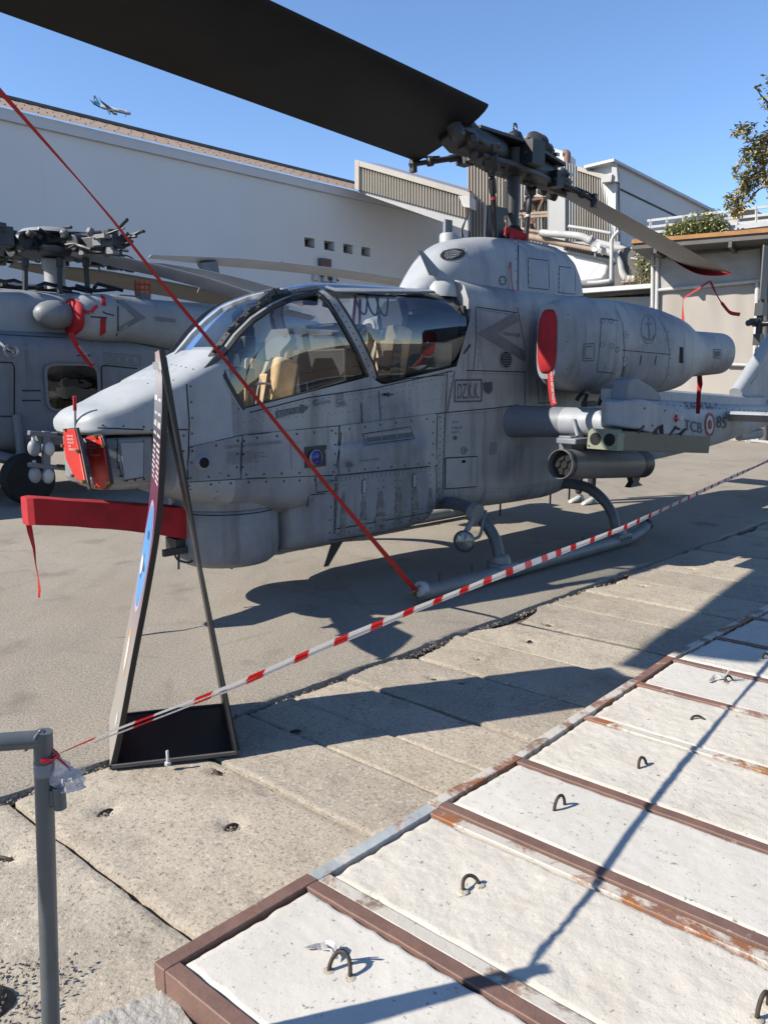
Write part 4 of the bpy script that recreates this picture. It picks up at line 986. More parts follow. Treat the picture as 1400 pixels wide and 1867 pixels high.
# ---------------------------------------------------------------- cockpit inside
s = MB(); 
for sd in (1, -1):
    P = []
    for x in fr(1.18, 3.58, 24): P.append([V((x, sd * 0.425, 0.98)), V((x, sd * 0.435, poly_at(SILL, x) - 0.015))])
    s.grid(P)
s.box((2.38, 0, 0.96), (2.4, 0.85, 0.04)); s.box((1.17, 0, 1.65), (0.04, 0.84, 1.36)); s.box((3.58, 0, 1.30), (0.04, 0.84, 0.66))
s.build('cockpit_tub', M['cockpit_black'], AH, smooth=0, fixn=False)
def seat(x, z, nm):
    s = MB(); rk = R(-12)
    rot = Matrix.Rotation(rk, 3, 'Y')
    def bx(c, d, mm=0): s.box(V((x, 0, z)) + rot @ V(c), d, rot)
    bx((0, 0, 0.30), (0.09, 0.46, 0.78)); o = s.build('seat_back', M['cockpit_grey'], AH, bevel=0.02)
    for yy in (0.19, -0.19):
        s = MB(); s.box(V((x, 0, z)) + rot @ V((0.09, yy, 0.27)), (0.19, 0.15, 0.84), rot); s.build('seat_bolster', M['tan'], o, bevel=0.03)
    s = MB(); s.box(V((x, 0, z)) + rot @ V((0.07, 0, 0.27)), (0.07, 0.27, 0.62), rot); s.build('seat_cushion', M['tan'], o, bevel=0.02)
    s = MB(); s.box(V((x, 0, z)) + V((0.24, 0, -0.02)), (0.42, 0.44, 0.12)); s.build('seat_cushion', M['tan'], o, bevel=0.03)
    hp = V((x, 0, z)) + rot @ V((0.0, 0, 0.80)); u = rot @ V((0, 0, 1))
    s = MB(); s.prism([hp + V((0.05, yy, 0)) + u * zz for yy, zz in [(-0.16, -0.10), (0.16, -0.10), (0.18, 0.06), (0.11, 0.15), (-0.11, 0.15), (-0.18, 0.06)]], V((-0.06, 0, 0))); s.build('headrest', M['cockpit_grey'], o, bevel=0.008)
    for yy in (0.07, -0.07):
        pts = [V((x, yy, z)) + rot @ V((0.06, 0, 0.68)), V((x, yy, z)) + rot @ V((0.12, 0, 0.45)), V((x, yy * 0.6, z)) + rot @ V((0.13, 0, 0.2)), V((x + 0.18, yy * 0.3, z + 0.07))]
        s = MB(); s.ribbon(bez(pts, 5), V((0, 1, 0)), 0.045, 0.006); s.build('harness_strap', M['belt'], o)
    s = MB(); s.box((x + 0.20, 0, z + 0.08), (0.07, 0.09, 0.03)); s.box((x + 0.1, 0.2, z + 0.12), (0.05, 0.05, 0.12)); stuff_build(s, 'harness_buckle', M['steel'], o)
seat(3.02, 1.15, 'gunner'); seat(1.80, 1.44, 'pilot')
# instrument panels, sight and controls
s = MB(); s.box((2.44, 0, 1.72), (0.20, 0.80, 0.42)); s.box((2.36, 0.0, 1.98), (0.30, 0.50, 0.16)); s.box((2.33, 0.24, 2.05), (0.20, 0.16, 0.14)); s.box((2.30, 0, 2.12), (0.34, 0.40, 0.03)); s.build('pilot_instrument_panel', M['cockpit_black'], AH, bevel=0.015)
s = MB(); s.box((3.50, 0, 1.62), (0.12, 0.74, 0.32)); s.cyl((3.42, 0.0, 1.60), (3.36, 0.0, 1.90), 0.075); s.cyl((3.36, 0.0, 1.90), (3.24, 0.02, 1.96), 0.06); s.box((3.20, 0.02, 1.96), (0.10, 0.16, 0.10)); s.box((3.36, 0.22, 1.70), (0.16, 0.12, 0.14)); s.build('gunner_sight', M['cockpit_black'], AH, bevel=0.012)
s = MB(); s.box((2.55, -0.32, 1.50), (0.9, 0.14, 0.22)); s.box((1.6, -0.34, 1.70), (0.8, 0.14, 0.2)); s.box((2.5, 0.36, 1.30), (0.6, 0.1, 0.5)); stuff_build(s, 'side_console', M['cockpit_grey'], AH, bevel=0.01)
s = MB(); s.prism([V((2.9, -0.30, 1.6)), V((3.02, -0.30, 1.6)), V((3.06, -0.36, 2.2)), V((2.98, -0.37, 2.28)), V((2.86, -0.36, 2.1))], V((0, -0.02, 0))); s.build('armour_plate', M['cockpit_black'], AH)
s = MB(); s.box((1.34, 0, 2.06), (0.28, 0.76, 0.4)); s.build('bulkhead', M['cockpit_black'], AH)
s = MB(); s.box((1.40, 0.0, 1.84), (0.22, 0.80, 0.34)); s.box((1.62, -0.36, 1.86), (0.5, 0.08, 0.24)); s.build('added_reflection_panel', M['ground_reflection'], AH, bevel=0.03)  # panel added in place of the sunlit ground's reflection on the side window
s = MB(); s.tube(bez([(3.25, 0.18, 1.50), (3.28, 0.2, 1.62), (3.2, 0.2, 1.66), (3.06, 0.2, 1.64), (3.02, 0.19, 1.55)]), 0.010, 6); s.tube(bez([(2.44, 0.3, 1.95), (2.5, 0.36, 2.0), (2.4, 0.38, 1.9), (2.35, 0.36, 1.75), (2.42, 0.3, 1.7)]), 0.008, 6)
s.tube([(2.5, 0.30, 2.02), (2.42, 0.33, 1.93), (2.36, 0.34, 1.85)], [0.016, 0.014, 0.006], 8); s.build('control_grip', M['white_metal'], AH)
s = MB(); cx = V((2.37, 0.34, 1.80)); s.tube([cx + V((0.075 * math.cos(a), 0.02 * math.sin(a), 0.075 * math.sin(a))) for a in fr(0, 6.1, 20)], 0.007, 6); s.cyl(cx, cx + V((0, 0, 0.07)), 0.006); s.cyl(cx, cx + V((0.05, 0, -0.05)), 0.006); s.build('hand_ring', M['white_metal'], AH)
s = MB(); s.tube([(1.2, 0.27, 2.41), (2.3, 0.27, 2.36)], 0.010, 6); s.tube([(2.6, 0.2, 2.33), (2.95, 0.22, 2.27)], 0.014, 6); s.box((2.72, 0.21, 2.28), (0.10, 0.06, 0.05)); s.cyl((2.6, 0.22, 2.27), (2.5, 0.24, 2.25), 0.022)
for xx in (2.28, 2.16, 2.05): s.tube(bez([(xx, 0.22, 2.36), (xx - 0.04, 0.24, 2.24), (xx - 0.10, 0.24, 2.22), (xx - 0.13, 0.23, 2.36)]), 0.008, 6)
stuff_build(s, 'overhead_handle', M['black_metal'], AH)
s = MB(); s.prism([V((1.98, 0.32, 1.7)), V((1.90, 0.33, 1.7)), V((1.88, 0.34, 2.0)), V((1.95, 0.33, 2.02))], V((0, 0.02, 0))); 
for k in range(4):
    for j in range(3): s.ball((1.965 - 0.025 * j, 0.36, 1.97 - 0.055 * k), 0.010, 6)
s.build('switch_panel', M['cockpit_grey'], AH)
for a, b in [((2.22, 0.16, 2.34), (2.26, 0.18, 2.0)), ((2.17, 0.16, 2.34), (2.18, 0.18, 1.95)), ((3.36, 0.1, 1.8), (3.34, 0.12, 1.45))]:
    s = MB(); s.ribbon([a, V(a).lerp(V(b), 0.5) + V((0.01, 0, 0)), b], V((1, 0, 0)), 0.03, 0.002); s.build('safety_streamer', M['red_strap'], AH)
# ---------------------------------------------------------------- transmission cowl
PT = [(-1.02, 2.15, 0.16, 2.45, 3), (-0.98, 2.15, 0.22, 2.62, 3), (-0.90, 2.15, 0.28, 2.80, 3), (-0.75, 2.15, 0.325, 2.98, 3.0), (-0.5, 2.15, 0.345, 3.06, 3.0), (0.0, 2.2, 0.355, 3.06, 3.0), (0.5, 2.25, 0.355, 3.03, 3.0),
      (0.8, 2.28, 0.34, 2.99, 2.9), (1.0, 2.3, 0.32, 2.94, 2.8), (1.15, 2.33, 0.285, 2.86, 2.6), (1.28, 2.36, 0.24, 2.74, 2.5), (1.40, 2.38, 0.19, 2.60, 2.3), (1.48, 2.40, 0.13, 2.50, 2.2), (1.52, 2.41, 0.07, 2.44, 2.0)]
def cowl_ring(x):
    zb, w, zt, n = lerp_table(PT, x)
    h = [(w * 1.02, zb)] + arc(w, zb + (zt - zb) * 0.35, zt, n, 12, False)
    return [V((x, y, z)) for y, z in h] + [V((x, -y, z)) for y, z in h[:-1]][::-1]
cw = MB(); cw.loft([cowl_ring(x) for x in [-1.02, -1.0, -0.98, -0.95, -0.90, -0.83, -0.75, -0.65] + fr(-0.5, 0.8, 14) + [0.9, 1.0, 1.08, 1.15, 1.22, 1.28, 1.34, 1.40, 1.44, 1.48, 1.50, 1.52]])
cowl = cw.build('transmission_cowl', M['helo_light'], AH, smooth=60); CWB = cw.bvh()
# shoulder fairing below the cowl, over the canopy rear
s = MB(); sh = []
for x in fr(-0.9, 1.16, 14):
    sh.append([V((x, y, z)) for y, z in [(0.0, 2.56), (0.30, 2.56), (0.40, 2.50), (0.452, 2.38), (0.452, 2.30), (0, 2.30)]])
s.loft([[q for q in r] + [V((q.x, -q.y, q.z)) for q in r[1:5]][::-1] for r in [r[:5] for r in sh]]); s.build('shoulder_fairing', M['helo'], AH, smooth=50)
sm = MB(); rv = MB()
for px in [[(945, 432), (945, 562)], [(944, 440), (943, 560)], [(962, 470), (1000, 475), (1001, 528), (963, 524), (962, 470)], [(1019, 485), (1048, 489), (1049, 536), (1018, 533), (1019, 485)]]: surf_line(sm, CWB, H, px, 0.007, 0.002, 8)
for px, g_, r_ in [([(963, 472), (964, 522)], 0.05, 0.006), ([(1020, 487), (1019, 532)], 0.04, 0.006), ([(785, 528), (860, 535), (940, 556)], 0.09, 0.007), ([(940, 440), (940, 555)], 0.10, 0.006), ([(800, 518), (850, 525), (935, 545)], 0.12, 0.005), ([(820, 465), (880, 470)], 0.1, 0.004), ([(955, 545), (1060, 545)], 0.06, 0.006)]: surf_rivets(rv, CWB, H, px, g_, r_)
stuff_build(sm, 'panel_seam', M['seam'], cowl, smooth=0, fixn=False); tag(rv.build('rivets', M['rivet'], cowl, smooth=0, fixn=False), kind='stuff')
s = MB(); surf_ell(s, CWB, H, (916, 511), 7, 9, 0.003, n=16, inner=0.8)
for k in range(6): surf_ell(s, CWB, H, (916 + 5 * math.cos(k * 1.047), 511 + 6.5 * math.sin(k * 1.047)), 1.3, 1.5, 0.004, n=8)
stuff_build(s, 'round_cap', M['mark'], cowl, smooth=0, fixn=False)
s = MB(); surf_ell(s, CWB, H, (825, 464), 22, 9.5, 0.004, rot=-0.13, n=24); s.build('air_intake_opening', M['hole'], cowl, smooth=0, fixn=False)
s = MB(); surf_ell(s, CWB, H, (825, 464), 23, 10.5, 0.006, rot=-0.13, n=24, inner=0.90)
for k in range(12): surf_line(s, CWB, H, [(806 + k * 3.4, 471 - k * 0.4), (808 + k * 3.4, 457 - k * 0.35)], 0.006, 0.008, 5)
for k in range(3): surf_line(s, CWB, H, [(805, 469.5 - k * 3.6), (846, 464 - k * 3.6)], 0.005, 0.009, 5)
stuff_build(s, 'air_intake_grille', M['dark_metal'], cowl, smooth=0, fixn=False)
a = H.S(795, 503, 0.20); b = H.S(767, 457, 0.20); s = MB(); s.loft([[a + V((0.09, 0, 0)), a + V((0, 0.012, 0)), a + V((-0.13, 0, 0)), a + V((0, -0.012, 0))], [b + V((0.03, 0, 0)), b + V((0, 0.006, 0)), b + V((-0.03, 0, 0)), b + V((0, -0.006, 0))]]); s.build('blade_antenna', M['helo_dark'], AH)
s = MB(); s.lathe([(0.16, -0.06), (0.155, 0.02), (0.12, 0.07), (0.05, 0.10), (0.001, 0.105)], H.S(800, 525, 0.18) + V((-0.02, 0, -0.02)), (0, 0, 1), 20); s.build('antenna_base', M['helo_nose'], AH, smooth=60)
q = H.S(825, 440, -0.1); s = MB(); s.lathe([(0.085, -0.12), (0.085, 0.05), (0.075, 0.065), (0.001, 0.068)], q + V((0.06, 0, 0.0)), (0, 0, 1), 18); s.box(q + V((-0.10, 0, -0.01)), (0.22, 0.14, 0.10)); s.build('sensor_housing', M['helo_light'], AH, smooth=50)
q2 = H.S(816, 430, -0.22); s = MB(); s.box(q2, (0.10, 0.03, 0.30)); s.build('sensor_plate', M['helo_dark'], AH)
a = H.S(841, 420, -0.1); b = H.S(857, 380, -0.1); s = MB(); s.tube([a + V((0, 0, -0.08)), a, a.lerp(b, 0.4), b], [0.03, 0.014, 0.008, 0.005], 8); s.ball(b, 0.008, 6); s.build('whip_antenna', M['black_metal'], AH)

# ---------------------------------------------------------------- engine nacelles
NC = [  # x, yc, zc, half y, half z, n
    (-2.80, 0.90, 1.98, 0.225, 0.24, 2.2), (-2.4, 0.90, 1.97, 0.235, 0.25, 2.2), (-2.05, 0.90, 1.96, 0.242, 0.258, 2.2), (-1.85, 0.895, 1.955, 0.28, 0.305, 2.3), (-1.6, 0.89, 1.95, 0.345, 0.375, 2.5), (-1.3, 0.885, 1.955, 0.385, 0.415, 2.7),
    (-0.9, 0.88, 1.97, 0.41, 0.44, 2.9), (-0.3, 0.88, 1.985, 0.42, 0.445, 3.0), (0.2, 0.92, 1.995, 0.385, 0.425, 3.0), (0.5, 1.01, 2.0, 0.295, 0.40, 2.8), (0.72, 1.09, 2.0, 0.195, 0.365, 2.6), (0.84, 1.13, 2.0, 0.132, 0.335, 3.2), (0.90, 1.14, 2.0, 0.112, 0.318, 3.4)]
def nring(x, k=36, f=1.0, dx=0):
    yc, zc, hy, hz, n = lerp_table(NC, x); out = []
    for i in range(k):
        t = 2 * math.pi * i / k; c, s_ = math.cos(t), math.sin(t)
        out.append(V((x + dx, yc + f * hy * math.copysign(abs(c) ** (2 / n), c), zc + f * hz * math.copysign(abs(s_) ** (2 / n), s_))))
    return out
nx = [-2.80, -2.6, -2.4, -2.2, -2.1, -2.0, -1.9, -1.75, -1.6, -1.45, -1.3, -1.1, -0.9, -0.6, -0.3, 0.0, 0.2, 0.35, 0.5, 0.62, 0.72, 0.79, 0.84, 0.88, 0.90]
nac = MB(); nac.loft([nring(-2.70, f=0.9)] + [nring(-2.80, f=0.93), nring(-2.81, f=0.97)] + [nring(x) for x in nx] + [nring(0.90, f=0.97, dx=0.03), nring(0.90, f=0.84, dx=0.03), nring(0.90, f=0.8, dx=-0.06)], caps=True)
def mirrored(m):
    o = MB(); o.v = [V((q.x, -q.y, q.z)) for q in m.v]; o.f = list(m.f); o.mi = list(m.mi); return o
nacl = nac.build('engine_nacelle', M['helo'], AH, smooth=60); mirrored(nac).build('engine_nacelle', M['helo'], AH, smooth=60)
NB = nac.bvh()
for sg in (1, -1):
    m = MB(); m.loft([nring(-2.74, f=0.88), nring(-2.4, f=0.8)], caps=False); m.add(nring(-2.62, f=0.84), [tuple(range(36))])
    (m if sg > 0 else mirrored(m)).build('exhaust_bore', M['hole'], AH, smooth=60)
    m = MB(); m.loft([[V((x, 0.40, z0)), V((x, y1, z0 + 0.05)), V((x, y1, z1 - 0.05)), V((x, 0.40, z1))] for x, y1, z0, z1 in [(-1.3, 0.6, 1.66, 2.24), (-0.5, 0.62, 1.64, 2.34), (-0.1, 0.60, 1.70, 2.30), (0.12, 0.48, 1.74, 2.24)]])
    (m if sg > 0 else mirrored(m)).build('nacelle_root_fairing', M['helo'], AH, smooth=50, bevel=0.03)
sm = MB(); rv = MB(); bx = MB()
for px in [[(1120, 556), (1135, 590), (1138, 640), (1133, 690), (1122, 716)], [(1200, 578), (1215, 605), (1221, 645), (1214, 690), (1195, 714)], [(1133, 638), (1222, 646)], [(1096, 580), (1093, 630), (1088, 677), (1118, 680)], [(1096, 580), (1126, 584)]]: surf_line(sm, NB, H, px, 0.007, 0.002, 8)
for px in [[(1064, 627), (1083, 626), (1082, 657), (1062, 658), (1064, 627)], [(1067, 632), (1079, 631)], [(1067, 632), (1066, 653)], [(1066, 653), (1079, 653)], [(1103, 666), (1102, 672)]]: surf_line(sm, NB, H, px, 0.006, 0.003, 6)
for x in (1169, 1196): surf_line(sm, NB, H, [(x, 648), (x - 2, 660), (x - 3, 665)], 0.014, 0.005, 5)
for px, g_ in [([(1218, 600), (1223, 645), (1217, 695)], 0.07), ([(1035, 570), (1034, 680)], 0.22), ([(1139, 600), (1142, 690)], 0.3)]: surf_rivets(rv, NB, H, px, g_, 0.006)
for c in [(1141, 612), (1139, 654), (1098, 628), (1115, 630), (1098, 585), (1113, 585)]:
    for k in range(7): surf_ell(rv, NB, H, (c[0] + 4 * math.cos(k * 0.9), c[1] + 4 * math.sin(k * 0.9)), 1.0, 1.0, 0.003, n=6)
stuff_build(sm, 'panel_seam', M['seam'], nacl, smooth=0, fixn=False); tag(rv.build('rivets', M['rivet'], nacl, smooth=0, fixn=False), kind='stuff')
s = MB(); surf_ell(s, NB, H, (1125, 637), 3.4, 5.5, 0.003, n=16, inner=0.75); surf_poly(s, NB, H, [(1136, 668), (1140, 667), (1136, 686), (1131, 686)], 0.004); stuff_build(s, 'nacelle_mark', M['mark'], nacl, smooth=0, fixn=False)
s = MB()
for px in [[(1182, 585), (1184, 618)], [(1173, 612), (1177, 618), (1184, 620), (1190, 617), (1193, 610)], [(1177, 590), (1188, 591)], [(1182, 583), (1180, 579), (1184, 579), (1182, 583)]]: surf_line(s, NB, H, px, 0.014, 0.004, 4)
surf_ell(s, NB, H, (1182, 600), 14, 27, 0.003, n=28, inner=0.94); stuff_build(s, 'anchor_emblem', M['mark_soft'], nacl, smooth=0, fixn=False)
s = MB(); surf_poly(s, NB, H, [(1239, 632), (1245, 633), (1245, 662), (1238, 661)], 0.004, 6); s.build('vent_slot', M['hole'], nacl, smooth=0, fixn=False)
s = MB()
for px in [[(1300, 637), (1314, 637), (1313, 653), (1300, 652), (1300, 637)]]: surf_line(s, NB, H, px, 0.012, 0.004, 5)
surf_poly(s, NB, H, [(1302, 640), (1312, 640), (1311, 650), (1302, 650)], 0.003); s.build('exhaust_mark', M['mark'], nacl, smooth=0, fixn=False)

# ---------------------------------------------------------------- stub wings and stores
def wing_ring(y, sg, x0, x1, zc, th):
    pts = []
    for i in range(14):
        t = math.pi / 2 + math.pi * i / 13; pts.append((x1 - th / 2 - math.cos(t - math.pi) * 0 - (-math.cos(t)) * 0, 0))
    pr = [(x1 - th / 2 + th / 2 * math.cos(a), zc + th / 2 * math.sin(a)) for a in fr(-math.pi / 2, math.pi / 2, 12)]
    pr += [((x0 + x1) / 2, zc + th * 0.45), (x0, zc + 0.02), (x0, zc - 0.02), ((x0 + x1) / 2, zc - th * 0.45)]
    return [V((x, sg * y, z)) for x, z in pr]
for sg in (1, -1):
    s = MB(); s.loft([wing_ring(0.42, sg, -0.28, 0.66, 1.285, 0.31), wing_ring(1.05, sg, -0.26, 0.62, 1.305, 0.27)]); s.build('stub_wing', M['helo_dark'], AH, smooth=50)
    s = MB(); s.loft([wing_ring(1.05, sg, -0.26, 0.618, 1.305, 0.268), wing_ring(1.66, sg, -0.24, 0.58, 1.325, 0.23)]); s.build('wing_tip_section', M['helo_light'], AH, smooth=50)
    # rounded launcher fairing at the tip
    fair = [(0.66, 1.30, 1.50), (0.60, 1.27, 1.545), (0.42, 1.255, 1.56), (0.15, 1.245, 1.535), (-0.2, 1.20, 1.46), (-0.55, 1.18, 1.385), (-0.68, 1.21, 1.35)]
    s = MB(); ft = [(-0.32, 1.225, 1.375), (-0.20, 1.20, 1.405), (0.16, 1.205, 1.475), (0.49, 1.275, 1.525), (0.60, 1.285, 1.525), (0.71, 1.31, 1.50)]
    s.loft([[V((x, sg * (1.63 + dy), z)) for dy, z in ((-w_, a), (w_, a), (w_, b), (-w_, b))] for x, w_ in ((-0.32, 0.15), (-0.20, 0.16), (0.0, 0.165), (0.16, 0.165), (0.35, 0.165), (0.49, 0.165), (0.56, 0.155), (0.62, 0.135), (0.66, 0.11), (0.69, 0.075), (0.705, 0.03)) for a, b in (lerp_table(ft, x),)])
    fo = s.build('launcher_fairing', M['helo_light'], AH, smooth=46, bevel=0.022)
    s = MB(); s.prism([V((0.60, sg * 1.56, 1.52)), V((0.57, sg * 1.56, 1.69)), V((0.45, sg * 1.56, 1.705)), V((0.18, sg * 1.56, 1.625)), V((0.02, sg * 1.56, 1.555)), V((0.0, sg * 1.56, 1.50))], V((0, sg * 0.15, 0))); s.build('dispenser_housing', M['helo_dark'], AH, bevel=0.012)
    s = MB(); s.box((0.30, sg * 1.45, 1.56), (0.36, 0.12, 0.10)); s.build('dispenser_base', M['helo_light'], AH, bevel=0.01)
    # twin tube missile launcher under the tip
    dr = R(-4.6); rot = Matrix.Rotation(-dr * -1, 3, 'Y')
    def tl(x, y, z): return V((0.86, sg * 1.665, 1.205)) + Matrix.Rotation(dr, 3, 'Y') @ V((x, sg * y, z))
    s = MB(); s.prism([tl(-0.10, y, z) for y, z in [(-0.135, -0.082), (0.135, -0.082), (0.135, 0.078), (-0.135, 0.078)]], tl(-1.58, 0, 0) - tl(0, 0, 0)); lo = s.build('missile_launcher', M['olive'], AH, bevel=0.006)
    s = MB(); s.prism([tl(0, y, z) for y, z in [(-0.14, -0.085), (0.14, -0.085), (0.14, 0.055), (0.11, 0.085), (-0.11, 0.085), (-0.14, 0.055)]], tl(-0.10, 0, 0) - tl(0, 0, 0)); s.build('launcher_front_block', M['green_primer'], lo, bevel=0.004)
    for yy in (-0.065, 0.065):
        s = MB(); s.tube([tl(0.003, yy, 0), tl(-0.02, yy, 0)], 0.052, 20); s.build('launch_tube', M['hole'], lo)
    s = MB()
    for yy, zz in [(0, 0.06), (-0.12, -0.06), (0.12, -0.06), (0.12, 0.03)]: s.ball(tl(0.002, yy, zz), 0.010, 6)
    stuff_build(s, 'launcher_bolt', M['steel'], lo)
    s = MB()
    for xx in (-0.35, -0.6, -0.9, -1.1): s.box(tl(xx, 0.0, 0.10), (0.10, 0.12, 0.05)); s.box(tl(xx, 0.10, 0.10), (0.03, 0.03, 0.10)); s.cyl(tl(xx + 0.03, 0.13, 0.07), tl(xx - 0.06, 0.13, 0.13), 0.012, 6)
    stuff_build(s, 'launcher_hook', M['black_metal'], lo)
    if sg > 0:
        s = MB(); s.ball(V((-0.12, 1.79, 1.345)), 0.035, 12, sc=(1, 0.7, 1)); s.build('position_light', M['red_lens'], fo, smooth=60)
        s = MB(); s.ball(V((-0.22, 1.785, 1.345)), 0.032, 12, sc=(1, 0.6, 1)); s.build('white_light', M['white_metal'], fo, smooth=60)
        s = MB(); s.prism([V((-0.22, 1.60, 1.37)), V((-0.30, 1.60, 1.41)), V((-0.36, 1.60, 1.28)), V((-0.34, 1.60, 1.21))], V((0, 0.12, 0))); s.build('fairing_tail', M['helo_dark'], fo)
        s = MB()
        for a_, b_ in [((0.14, 1.80, 1.30), (0.12, 1.80, 1.22)), ((0.17, 1.80, 1.29), (0.155, 1.80, 1.23)), ((0.24, 1.80, 1.27), (0.23, 1.80, 1.22)), ((-0.1, 1.80, 1.27), (-0.18, 1.80, 1.25))]: s.cyl(a_, b_, 0.012, 6)
        for q in [(0.45, 1.797, 1.45), (0.1, 1.797, 1.42), (-0.2, 1.795, 1.25), (0.3, 1.797, 1.30)]: s.ball(q, 0.009, 6)
        stuff_build(s, 'fairing_fitting', M['black_metal'], fo)
    # inboard pylon and rocket pod
    s = MB(); s.prism([V((0.72, sg * 1.14, 1.20)), V((0.70, sg * 1.14, 1.02)), V((0.62, sg * 1.14, 0.98)), V((-0.15, sg * 1.14, 1.00)), V((-0.2, sg * 1.14, 1.16))], V((0, sg * 0.13, 0))); s.box((0.60, sg * 1.26, 1.16), (0.36, 0.20, 0.05)); s.build('weapon_pylon', M['helo_dark'], AH, bevel=0.01)
    s = MB()
    for xx in (0.45, 0.15, -0.1): s.box((xx, sg * 1.24, 1.05), (0.10, 0.10, 0.10)); s.cyl((xx, sg * 1.14, 1.0), (xx, sg * 1.36, 0.98), 0.02, 8)
    stuff_build(s, 'sway_brace', M['black_metal'], AH)
    pa = V((0.90, sg * 1.29, 0.972)); pdv = Matrix.Rotation(R(-4.5), 3, 'Y') @ V((-1, 0, 0)); pd_ = V((-1, 0, -0.075)).normalized()
    s = MB(); s.lathe([(0.122, 0.12), (0.122, 0.0), (0.127, 0.0), (0.13, 0.03), (0.130, 0.30), (0.131, 1.36), (0.122, 1.42), (0.10, 1.44)], pa, pd_, 32, caps=False); pod = s.build('rocket_pod', M['pod'], AH, smooth=40)
    s = MB(); s.lathe([(0.1335, 1.24), (0.134, 1.40)], pa, pd_, 32, caps=False); s.lathe([(0.100, 1.436), (0.001, 1.437)], pa, pd_, 32, caps=False); s.build('pod_rear_ring', M['dark_metal'], pod, smooth=40)
    s = MB(); s.lathe([(0.13, 0.03), (0.1325, 0.04), (0.1325, 0.07), (0.13, 0.08)], pa, pd_, 32, caps=False); s.build('pod_front_ring', M['dark_metal'], pod, smooth=40)
    s = MB(); s.lathe([(0.122, 0.09), (0.001, 0.095)], pa, pd_, 32, caps=False); s.build('pod_face', M['black_metal'], pod, smooth=0)
    u, w = perp(pd_)
    for k in range(7):
        c = pa + pd_ * 0.075 + ((u * math.cos(k * 1.0472) + w * math.sin(k * 1.0472)) * 0.072 if k < 6 else V((0, 0, 0)))
        s = MB(); s.lathe([(0.0365, 0.0), (0.034, -0.02), (0.034, 0.005)], c, pd_, 16, caps=False); s.build('rocket_tube', M['steel'], pod, smooth=40)
        s = MB(); s.lathe([(0.034, -0.012), (0.0005, -0.010)], c, pd_, 16, caps=False); s.build('rocket_tube_hole', M['hole'], pod, smooth=0)
    s = MB(); q = pa + pd_ * 1.22 + V((0, 0, -0.13)); s.prism([q + V((0.06, -0.03, 0.02)), q + V((-0.12, -0.03, 0.02)), q + V((-0.08, -0.03, -0.05)), q + V((-0.16, -0.03, -0.09)), q + V((0.08, -0.03, -0.09)), q + V((0.02, -0.03, -0.04))], V((0, 0.06, 0))); s.build('pod_foot', M['dark_metal'], pod)
s = MB(); s.tube(bez([(0.40, 1.10, 1.50), (0.38, 1.14, 1.56), (0.30, 1.14, 1.56), (0.28, 1.10, 1.48)]), 0.02, 6); s.tube(bez([(0.42, 1.34, 1.46), (0.40, 1.36, 1.54), (0.34, 1.36, 1.52)]), 0.02, 6); s.box((0.35, 1.2, 1.47), (0.16, 0.06, 0.05)); stuff_build(s, 'wing_hose', M['black_metal'], AH)
p_ = H.X(1045, 775, 0.62); s = MB(); s.cyl(p_ + V((0, 0, 0.05)), p_ + V((0, 0.05, -0.09)), 0.018); s.build('wing_drain', M['helo_light'], AH)
# aft body boxes seen behind the pod
s = MB(); s.box((-0.95, 0.30, 0.78), (0.9, 0.30, 0.24)); s.box((-1.30, 0.38, 0.84), (0.34, 0.18, 0.16)); s.build('aft_fairing', M['helo_dark'], AH, bevel=0.04)

# ---------------------------------------------------------------- tail
BT = [(-8.3, 1.22, 0.10, 0.14, 2.4), (-6.3, 1.10, 0.17, 0.225, 2.6), (-4.5, 1.03, 0.24, 0.33, 2.8), (-2.9, 1.03, 0.30, 0.40, 3), (-1.6, 1.06, 0.37, 0.44, 3), (-0.8, 1.10, 0.42, 0.48, 3)]
def bring(x, k=28):
    zc, hy, hz, n = lerp_table(BT, x); out = []
    for i in range(k):
        t = 2 * math.pi * i / k; c, s_ = math.cos(t), math.sin(t); out.append(V((x, hy * math.copysign(abs(c) ** (2 / n), c), zc + hz * math.copysign(abs(s_) ** (2 / n), s_))))
    return out
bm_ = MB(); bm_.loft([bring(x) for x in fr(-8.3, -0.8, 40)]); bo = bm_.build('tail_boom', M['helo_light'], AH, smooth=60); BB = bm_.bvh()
s = MB(); s.loft([[V((x, y, z)) for y, z in [(0.13, zt - 0.18), (0.12, zt - 0.03), (0.08, zt), (-0.08, zt), (-0.12, zt - 0.03), (-0.13, zt - 0.18)]] for x, zt in [(-1.0, 1.70), (-2.6, 1.575), (-5.5, 1.43), (-6.4, 1.41)]]); s.build('drive_shaft_cover', M['helo_light'], AH, smooth=40)
rv = MB(); surf_rivets(rv, BB, H, [(1200, 737), (1400, 751)], 0.16, 0.012); sm = MB()
for px in [[(1352, 735), (1350, 800)], [(1230, 800), (1270, 805)]]: surf_line(sm, BB, H, px, 0.008)
stuff_build(sm, 'panel_seam', M['seam'], bo, smooth=0, fixn=False); tag(rv.build('rivets', M['rivet'], bo, smooth=0, fixn=False), kind='stuff')
s = MB(); surf_text(s, BB, H, 'TURKISH NAVY', (1247, 746), (1308, 746), (1246, 733.5)); surf_text(s, BB, H, 'TCB', (1247, 783), (1279, 790), (1247, 764)); surf_text(s, BB, H, '85', (1305, 779), (1323, 781), (1306, 758)); stuff_build(s, 'tail_lettering', M['mark'], bo, smooth=0, fixn=False)
